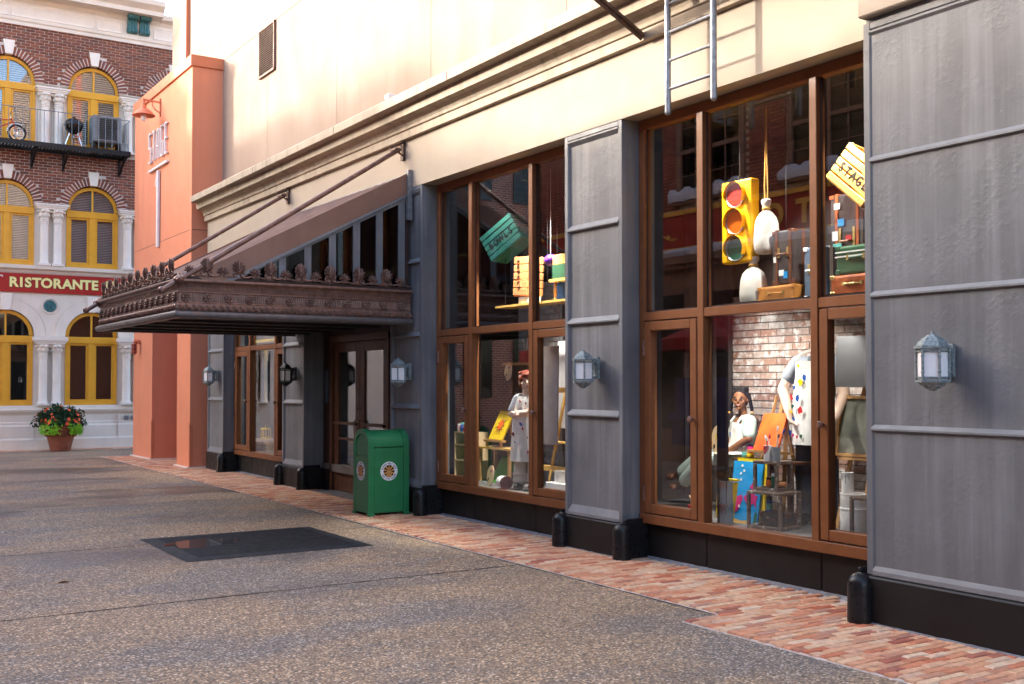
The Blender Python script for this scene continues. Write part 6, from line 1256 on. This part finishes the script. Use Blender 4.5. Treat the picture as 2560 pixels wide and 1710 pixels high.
suitcase('small orange striped hard case on the shelf near the foreground pillar', (7.05, 5.72, SH), (.26, .44, .17), 'leather_orange', 'brass', 0, False)
s_, mt = suitcase('dark green case with two white bands on the orange case', (7.06, 5.70, SH + .176), (.24, .40, .23), 'case_green', 'case_green', 0, False); MB().box(-.126, .126, -.204, .204, .14, .15).xf(mt).build('band', 'p_white', s_); MB().box(-.126, .126, -.204, .204, .175, .185).xf(mt).build('band', 'p_white', s_)
s_, mt = suitcase('tall brown trunk covered in travel stickers behind the green case', (7.38, 6.06, SH), (.22, .36, .90), 'case_dark', 'leather_orange', 0); sheet_on(s_, mt, .22, ((.1, .8, .06, .05, 'p_white'), (.06, .66, .07, .06, 'p_cyan'), (.12, .55, .06, .08, 'p_white'), (-.02, .52, .06, .05, 'p_red'), (.1, .46, .09, .05, 'p_aqua')))
cr = crate('honey coloured wooden crate lettered STAGE hanging at an angle', (7.1, 5.72, 3.30), (.30, .46, .34), Matrix.Rotation(R(40), 3, 'X') @ Matrix.Rotation(R(8), 3, 'Y'), 'wood_yellow', 'STAGE')
MB().cyl((7.1, 5.72, 3.3), (7.1, 5.72, 4.1), .004, n=5).build('wire', 'black_metal', cr)
# ---- middle window, upper part
cr = crate('teal wooden crate lettered BOWLS hanging at an angle', (7.12, 11.10, 3.42), (.32, .52, .36), Matrix.Rotation(R(22), 3, 'Z') @ Matrix.Rotation(R(-32), 3, 'X'), 'teal_crate', 'BOWLS'); MB().cyl((7.12, 11.08, 3.41), (7.12, 11.08, 4.1), .004, n=5).build('wire', 'black_metal', cr)
s1 = thing('hanging_shelf', 'pale hanging shelf plank under the orange slatted crate', 'shelf', (7.1, 10.8, 2.57)); MB().box(7.0, 7.25, 10.2, 11.2, 2.565, 2.59).build('board', 'wood_yellow', s1)
for yy in (10.25, 11.15): MB().cyl((7.12, yy, 2.59), (7.12, yy, 4.1), .004, n=5).build('wire', 'black_metal', s1)
wb = MB().box(7.04, 7.2, 10.5, 10.74, 2.591, 2.67).build('white_stand', 'p_white', bevel=.004); tag(wb, 'small white stand under the orange slatted crate', 'stand')
crate('upright orange slatted crate lettered SUPPLY on the white stand', (7.13, 10.66, 2.92), (.22, .30, .47), Matrix.Rotation(R(4), 3, 'X'), 'wood_orange', None); kk = bpy.data.objects['crate'] if False else None
K = [o for o in bpy.data.objects if o.name.startswith('crate') and o.get('label', '').startswith('upright orange')][0]
for i, ch in enumerate('SUPPLY'): letter(ch, K, 'p_black', .07, .0015, face_mtx((7.010, 10.72, 3.10 - i * .063), (0, 0, -1), (0, -1, 0)), sx=.9, offset=.002)
s2 = thing('hanging_shelf', 'second pale hanging shelf plank holding a blue tub', 'shelf', (7.1, 9.9, 2.565)); MB().box(7.0, 7.3, 9.3, 10.18, 2.565, 2.59).build('board', 'wood_yellow', s2)
for yy in (9.4, 10.1): MB().cyl((7.15, yy, 2.59), (7.15, yy, 4.1), .004, n=5).build('wire', 'black_metal', s2)
bt = thing('blue_tub', 'blue plastic storage tub on the second shelf', 'tub', (7.2, 9.9, 2.591)); MB().box(7.14, 7.30, 9.55, 10.16, 2.591, 2.79).build('body', 'p_blue', bt, bevel=.01); MB().box(7.13, 7.31, 9.54, 10.17, 2.79, 2.805).build('rim', 'p_blue', bt)
st = thing('turned_stand', 'small wooden stand on turned legs over the blue tub', 'stand', (7.06, 9.9, 2.591))
MB().box(7.02, 7.12, 9.55, 10.08, 2.80, 2.83).build('top', 'wood_yellow', st)
for yy in (9.62, 10.02): MB().lathe([(.012, 0), (.02, .02), (.012, .04), (.02, .07), (.024, .11), (.012, .15), (.022, .17), (.012, .19), (.02, .209)], (7.07, yy, 2.591), 12).build('leg', 'wood', st, 40)
gb = MB().box(7.03, 7.13, 9.56, 10.03, 2.831, 2.985).build('green_box', 'case_green', bevel=.006); tag(gb, 'dark green painted box on the turned stand', 'box')
yb_ = MB().box(7.03, 7.13, 9.56, 10.02, 2.986, 3.10).build('yellow_box', 'wood_yellow', bevel=.006); tag(yb_, 'honey yellow box on top of the green box', 'box')
pb_ = thing('purple_ball', 'round purple balloon beside the yellow box', 'balloon', (7.05, 10.11, 2.986)); MB().sph((7.06, 10.10, 3.055), (.07, .085, .068), 18, 12).build('ball', 'p_purple', pb_, 60); MB().cyl((7.06, 10.10, 3.12), (7.06, 10.10, 4.1), .003, n=5).build('string', 'p_white', pb_)
# ---- middle window, lower part
tbl = thing('paint_table', 'narrow wooden table carrying the small table easel', 'table', (7.2, 11.4, FZ)); MB().box(7.08, 7.36, 11.02, 11.75, .83, .855).build('table_top', 'wood_yellow', tbl)
for a in (7.11, 7.33):
    for b in (11.05, 11.72): MB().box(a - .018, a + .018, b - .018, b + .018, FZ, .83).build('leg', 'wood', tbl)
te = thing('table_easel', 'small wooden table easel under the yellow sun painting', 'easel', (7.2, 11.35, .856)); MB().box(7.09, 7.16, 11.2, 11.62, .92, .945).build('tray', 'wood', te)
for b in (11.25, 11.57): MB().box(7.10, 7.13, b - .015, b + .015, .856, .92).build('leg', 'wood', te)
MB().bar((7.15, 11.36, .92), (7.27, 11.22, 1.34), .03, .02).build('mast', 'wood', te); MB().bar((7.34, 11.3, .856), (7.24, 11.25, 1.25), .025, .02).build('rear_leg', 'wood', te)
sp_ = thing('sun_painting', 'bright yellow canvas with red sun burst on the table easel', 'painting', (7.15, 11.3, .946)); BLc, BRc, TRc, TLc = Vector((7.12, 11.55, .955)), Vector((7.12, 11.24, .95)), Vector((7.24, 11.14, 1.30)), Vector((7.24, 11.46, 1.305)); slab('canvas', 'p_yellow', sp_, BLc, BRc, TRc, TLc, .02)
star = []
for i in range(22): t = 2 * math.pi * i / 22; r = .40 if i % 2 == 0 else .16; r *= random.uniform(.75, 1.1); star.append((.5 + r * .9 * math.cos(t), .5 + r * 1.0 * math.sin(t)))
on_board(star, 'p_rust', 'sun_burst', sp_, BLc, BRc - BLc, TLc - BLc, .003); on_board([(.5 + .16 * math.cos(i * .6), .5 + .16 * math.sin(i * .6)) for i in range(10)], 'p_orange', 'sun_disc', sp_, BLc, BRc - BLc, TLc - BLc, .006)
gcv = slab('green_canvas', 'p_green', None, (7.1, 11.48, FZ + .003), (7.1, 11.10, FZ + .003), (7.26, 11.12, .74), (7.26, 11.45, .74), .02); tag(gcv, 'leaf green canvas leaning under the table', 'canvas')
p2 = thing('artist_palette', 'pale wooden palette leaning at the floor beside tipped bucket', 'palette', (6.87, 11.1, FZ)); palette(p2, (6.86, 11.09, FZ + .122), (.1, 1, .0), (.15, 0, 1), .122)
tipb = thing('tipped_bucket', 'white bucket lying on its side with dried maroon paint inside', 'bucket', (6.77, 10.62, FZ)); ax = Vector((-.28, -1, 0)).normalized(); q0 = Vector((6.80, 10.74, FZ + .078)); MB().cyl(q0, q0 + ax * .20, .068, .077, 22, False).cyl(q0, q0 + ax * .002, .068, .068, 22).build('pail', 'p_white', tipb, 40); MB().cyl(q0 + ax * .19, q0 + ax * .15, .0745, .07, 22).build('paint', 'p_maroon', tipb, 40); MB().torus(q0 + ax * .20, .077, .004, ax.to_track_quat('Z', 'Y').to_matrix(), 22, 5).build('rim', 'p_maroon', tipb, 50)
cart = thing('supply_cart', 'pale open shelf cart crowded with bottles behind the left casement', 'cart', (7.15, 12.0, FZ))
for yy in (11.86, 12.28): MB().box(7.05, 7.30, yy - .012, yy + .012, FZ, 1.02).build('side', 'wood_pale', cart)
for z in (.45, .66, .86, 1.02): MB().box(7.05, 7.30, 11.86, 12.28, z - .018, z).build('shelf', 'wood_pale', cart)
cols = ('p_red', 'p_green', 'p_blue', 'p_aqua', 'p_magenta', 'p_yellow', 'p_white')
for i in range(5): jar(('green', 'teal', 'red', 'blue', 'pink')[i] + ' lidded bottle on top of the shelf cart', (7.09, 11.90 + i * .08, 1.021), .03, .10 + .02 * (i % 2), ('p_green', 'p_aqua', 'p_red', 'p_blue', 'p_pink')[i], ('p_white', 'p_red', 'p_green', 'p_aqua', 'p_white')[i], None, 'paint_bottle', 'bottle', 'bottles on the shelf cart')
for i, z in enumerate((.451, .661)):
    can('paint_tin', ('rust red', 'dark')[i] + ' tin on ' + ('the lowest', 'the middle') [i] + ' level of the shelf cart', 'tin', (7.12, 11.98, z), .06, .12, ('p_rust', 'p_black')[i])
cb = thing('paint_cabinet', 'tall dark wooden cabinet behind the boy mannequin', 'cabinet', (7.65, 11.7, FZ)); MB().box(7.62, 7.86, 11.4, 11.92, FZ, 1.88).build('carcass', 'wood_dark', cb, bevel=.006); MB().box(7.58, 7.88, 11.36, 11.96, 1.88, 1.915).build('top', 'wood_orange', cb, bevel=.006)
for z in (.8, 1.16, 1.52): MB().box(7.605, 7.62, 11.43, 11.89, z - .15, z + .15).build('drawer', 'wood_dark', cb, bevel=.006); MB().sph((7.595, 11.66, z), .015, 8, 6).build('knob', 'brass', cb, 60)
can('brush_jar', 'red glazed jar with brushes on the dark cabinet', 'jar', (7.68, 11.55, 1.916), .085, .15, 'p_red', brushes=((.0, .05, .12, 'wood_pale', 'p_white'), (.02, -.02, .16, 'p_white', 'wood'), (.0, -.06, .1, 'wood_pale', 'p_orange')))
p3 = thing('artist_palette', 'wooden palette propped on the cabinet top edge behind the boy', 'palette', (7.56, 11.78, 1.6)); palette(p3, (7.57, 11.80, 1.80), (0, 1, 0), (.12, 0, 1), .12); MB().box(7.54, 7.60, 11.72, 11.88, 1.645, 1.675).build('ledge', 'wood_dark', p3)
wc = slab('white_canvas', 'p_white', None, (6.74, 10.075, .98), (6.79, 9.6, .98), (6.79, 9.58, 2.06), (6.74, 10.04, 2.06), .02); tag(wc, 'tall white canvas seen edge on beside the boy', 'canvas')
e2 = easel('tall pale easel behind the right casement of the middle window', (7.3, 10.02), 1.78, 'wood_yellow', .98, w_=.62)
for z in (.66, 1.57): MB().box(7.20, 7.24, 9.6, 10.5, z - .03, z + .03).build('cross_rail', 'wood_yellow', e2)
lc = slab('large_canvas', 'p_white', None, (7.42, 10.52, 1.12), (7.42, 9.5, 1.12), (7.46, 9.5, 2.15), (7.46, 10.52, 2.15), .02); tag(lc, 'large blank canvas behind the tall pale easel', 'canvas')
wbx = MB().box(7.0, 7.2, 9.7, 10.12, FZ, FZ + .11).build('white_box', 'p_white', bevel=.004); tag(wbx, 'low white box on the floor behind right casement of the middle window', 'box')
dz = thing('drip_can', 'white dripping can on the low white box', 'paint can', (7.1, 10.0, FZ + .111)); MB().lathe([(.06, 0), (.06, .13), (.055, .13), (.055, .1), (.001, .1)], (7.1, 9.98, FZ + .111), 18).build('body', 'p_white', dz, 40)
tpb = MB().cyl((6.80, 10.26, FZ + .018), (6.86, 10.20, FZ + .018), .016, n=10).build('paint_tube', 'p_black'); tag(tpb, 'dark paint tube lying by the feet of the boy', 'paint tube')
# ---- small far window
wx = MB().box(6.9, 7.2, 18.85, 19.42, FZ, .63).build('white_crate', 'wood_pale', bevel=.004); tag(wx, 'pale wooden box standing in the small far window', 'box')
ln = thing('yellow_lantern', 'yellow birdcage style lantern on the pale box in the far window', 'lantern', (7.0, 19.15, .631))
MB().cyl((7.0, 19.15, .631), (7.0, 19.15, .66), .10, n=18).cyl((7.0, 19.15, .80), (7.0, 19.15, .83), .10, .085, 18).build('base', 'p_yellow', ln, 40)
for i in range(10): t = i * R(36); MB().cyl((7.0 + .09 * math.cos(t), 19.15 + .09 * math.sin(t), .66), (7.0 + .09 * math.cos(t), 19.15 + .09 * math.sin(t), .80), .008, n=6).build('bar', 'p_yellow', ln)
MB().torus((7.0, 19.15, .84), .05, .006, Matrix.Rotation(R(90), 3, 'Y'), 14, 5, 0, math.pi).build('handle', 'p_yellow', ln)
can('paint_bucket', 'small red bucket before the pale box in the far window', 'bucket', (6.80, 19.0, FZ), .09, .17, 'p_maroon')
rb = thing('yellow_banner', 'long yellow cloth banner hanging in the far window', 'banner', (7.05, 19.3, 1.3)); m = MB(); A = [(7.05 + .02 * math.sin(i * 1.1), 19.45 - .3 * i / 10) for i in range(11)]
m.add([(x, y - .05 * 0 + (.08 if False else 0), 2.35) for x, y in A] + [(x, 19.33 + (y - 19.3) * .35, 1.75) for x, y in A] + [(x, 19.28 + (y - 19.3) * .7, 1.28) for x, y in A], [(i + 11 * j, i + 1 + 11 * j, i + 12 + 11 * j, i + 11 + 11 * j) for i in range(10) for j in (0, 1)]).build('cloth', 'p_yellow', rb, 60); MB().cyl((7.05, 19.1, 2.35), (7.05, 19.5, 2.35), .012, n=6).cyl((7.05, 19.3, 2.35), (7.05, 19.3, 4.1), .004, n=5).build('rod', 'wood', rb)
yc_ = thing('yellow_shelf', 'yellow painted shelf board across the top of the far window', 'shelf', (7.0, 19.2, 2.34)); MB().box(6.9, 7.2, 18.3, 19.6, 2.40, 2.45).build('board', 'p_yellow', yc_)
for yy in (18.35, 19.55): MB().cyl((7.0, yy, 2.45), (7.0, yy, 4.1), .004, n=5).build('wire', 'black_metal', yc_)
# finish the soft bodies
bpy.context.view_layer.update(); dg = bpy.context.evaluated_depsgraph_get()
for o in PEND:
    me = bpy.data.meshes.new_from_object(o.evaluated_get(dg)); mt_ = o.data.materials[0]; o.modifiers.clear(); o.data = me
    if not me.materials: me.materials.append(mt_)
    me.polygons.foreach_set('use_smooth', [True] * len(me.polygons))
# ================================================================ houses across the street (seen as reflections in the glass)
OX = -2.0
def opp_house(y0, y1, H, label, wins, sign=False, gables=()):
    B = thing('brick_townhouse', label, 'building', (OX, (y0 + y1) / 2, 0), 'houses across the street')
    MB().box(OX - 6, OX - .02, y0, y1, 0, H).build('wall', 'mortar', B)
    m = MB(); z = 5.33; r = 0
    while z < H - .1:
        y = y0 + .1 + (r % 2) * .105
        while y < y1 - .05:
            if not any(abs(y - c) < .98 for c in wins) or z > 7.55: m.box(OX - .05, OX + .005, y - .1, y + .1, z - .03, z + .03)
            y += .212
        z += .0725; r += 1
    m.build('bricks', 'opp_brick', B, kind='stuff')
    for c in wins:
        W = node('window', B)
        f = MB().box(OX - .03, OX + .05, c - .98, c - .85, 5.5, 7.55).box(OX - .03, OX + .05, c + .85, c + .98, 5.5, 7.55).box(OX - .03, OX + .05, c - .98, c + .98, 7.42, 7.55).box(OX - .03, OX + .04, c - .85, c + .85, 6.42, 6.5).box(OX - .03, OX + .03, c - .03, c + .03, 5.5, 7.42)
        f.box(OX - .03, OX + .02, c - .44, c - .42, 5.5, 7.42).box(OX - .03, OX + .02, c + .42, c + .44, 5.5, 7.42).box(OX - .03, OX + .02, c - .85, c + .85, 5.95, 5.97).box(OX - .03, OX + .02, c - .85, c + .85, 6.95, 6.97).build('frame', 'opp_brown', W)
        MB().box(OX - .02, OX - .012, c - .86, c + .86, 5.5, 7.43).build('pane', 'dark_glass', W); MB().box(OX - .019, OX - .0185, c - .86, c + .86, 5.5, 7.43).build('curtain', 'dark_wall', W)
        MB().box(OX - .02, OX + .16, c - 1.05, c + 1.05, 5.36, 5.46).build('sill', 'opp_brown', W)
        s = MB(); n = 14
        s.loft([[Vector((OX + .02 + a, c - 1.08 + 2.16 * i / n, 5.46 + b * (1 + .25 * math.sin(i * 2.1 + c)))) for a, b in ((0, 0), (.17, -.04), (.18, .10), (.12, .2), (0, .22))] for i in range(n + 1)]).build('snow_cap', 'snow', W, 50)
    MB().box(OX - .03, OX + .04, y0, y1, 0, 4.2).build('shopfront', 'opp_brown', B)
    y = y0 + .6
    while y + 1.6 < y1:
        MB().box(OX + .03, OX + .05, y, y + 1.6, .7, 3.5).build('shop_window', 'dark_glass', B); MB().box(OX + .042, OX + .046, y, y + 1.6, .7, 3.5).build('shop_blind', 'dark_wall', B); y += 2.3
    MB().box(OX - .02, OX + .25, y0, y1, 4.12, 4.3).box(OX - .02, OX + .18, y0, y1, 4.02, 4.12).build('ledge', 'opp_brown', B)
    s = MB(); n = int((y1 - y0) * 3)
    s.loft([[Vector((OX + .03 + a, y0 + (y1 - y0) * i / n, 4.3 + b * (1 + .3 * math.sin(i * 1.7) * math.sin(i * .61)))) for a, b in ((0, 0), (.24, -.03), (.26, .07), (.2, .14), (0, .16))] for i in range(n + 1)]).build('snow_cap', 'snow', B, 50)
    if sign:
        MB().box(OX, OX + .06, y0, y1, 4.46, 5.22).build('sign_board', 'opp_sign', B); MB().box(OX, OX + .09, y0, y1, 5.16, 5.25).box(OX, OX + .07, y0, y1, 4.44, 4.48).build('sign_trim', 'gold', B)
        m = MB()
        def scroll(c, d):
            for k, (rz, o) in enumerate(((.12, 0), (.09, .5))):
                pts = [(OX + .07, c + d * (o + .015 * i + rz * math.cos(i * .5) * (1 - i / 16)), 4.95 - k * .25 + rz * math.sin(i * .5) * (1 - i / 16)) for i in range(14)]; m.tube(pts, .013, 5)
            m.tube([(OX + .07, c + d * (.1 + .1 * i), 4.72 + .07 * math.sin(i * .8)) for i in range(8)], .014, 5)
        for c in (17.9, 20.9, 9.0): scroll(c, -1); scroll(c - .4, 1)
        m.build('sign_scroll', 'gold', B)
        for i, ch in enumerate('TO'): letter(ch, B, 'gold', .62, .01, face_mtx((OX + .08, 13.6 + i * .75, 4.6), (0, 1, 0), (0, 0, 1)), offset=.02)
    for g in gables: MB().prism([(g[0], H - .02), (g[1], g[3]), (g[2], H - .02)], (OX, 0, 0), (0, 1, 0), (0, 0, 1), (-6, 0, 0)).build('gable', 'opp_brick', B)
opp_house(-9, 22.8, 8.0, 'brick townhouse with red and gold sign board mirrored in the large display windows', [4, 7, 10, 13.07, 16.13, 19.2], True)
um = thing('market_umbrella', 'red market umbrella over blue draped stall mirrored in the casement glass', 'umbrella', (-.35, 13.9, 0))
MB().cyl((-.35, 13.9, 0), (-.35, 13.9, 3.0), .03, n=8).cyl((-.35, 13.9, 0), (-.35, 13.9, .1), .3, n=16).build('pole', 'wood', um)
m = MB(); n = 8; c = Vector((-.35, 13.9, 2.95)); e = [Vector((-.35 + 1.25 * math.cos(i * math.pi / 4), 13.9 + 1.25 * math.sin(i * math.pi / 4), 2.42)) for i in range(8)]; e2 = [p - Vector((0, 0, .2)) for p in e]
m.add([c] + e + e2, [(0, 1 + i, 1 + (i + 1) % 8) for i in range(8)] + [(1 + i, 9 + i, 9 + (i + 1) % 8, 1 + (i + 1) % 8) for i in range(8)]).build('canopy', 'umbrella_red', um)
MB().box(-1.2, .3, 13.0, 14.8, 1.0, 1.1).box(-1.15, .25, 13.05, 14.75, .55, .999).build('stall_cloth', 'umbrella_blue', um)
MB().box(-1.15, .2, 13.1, 14.7, 1.101, 1.75).build('stall_stock', 'umbrella_blue', um)
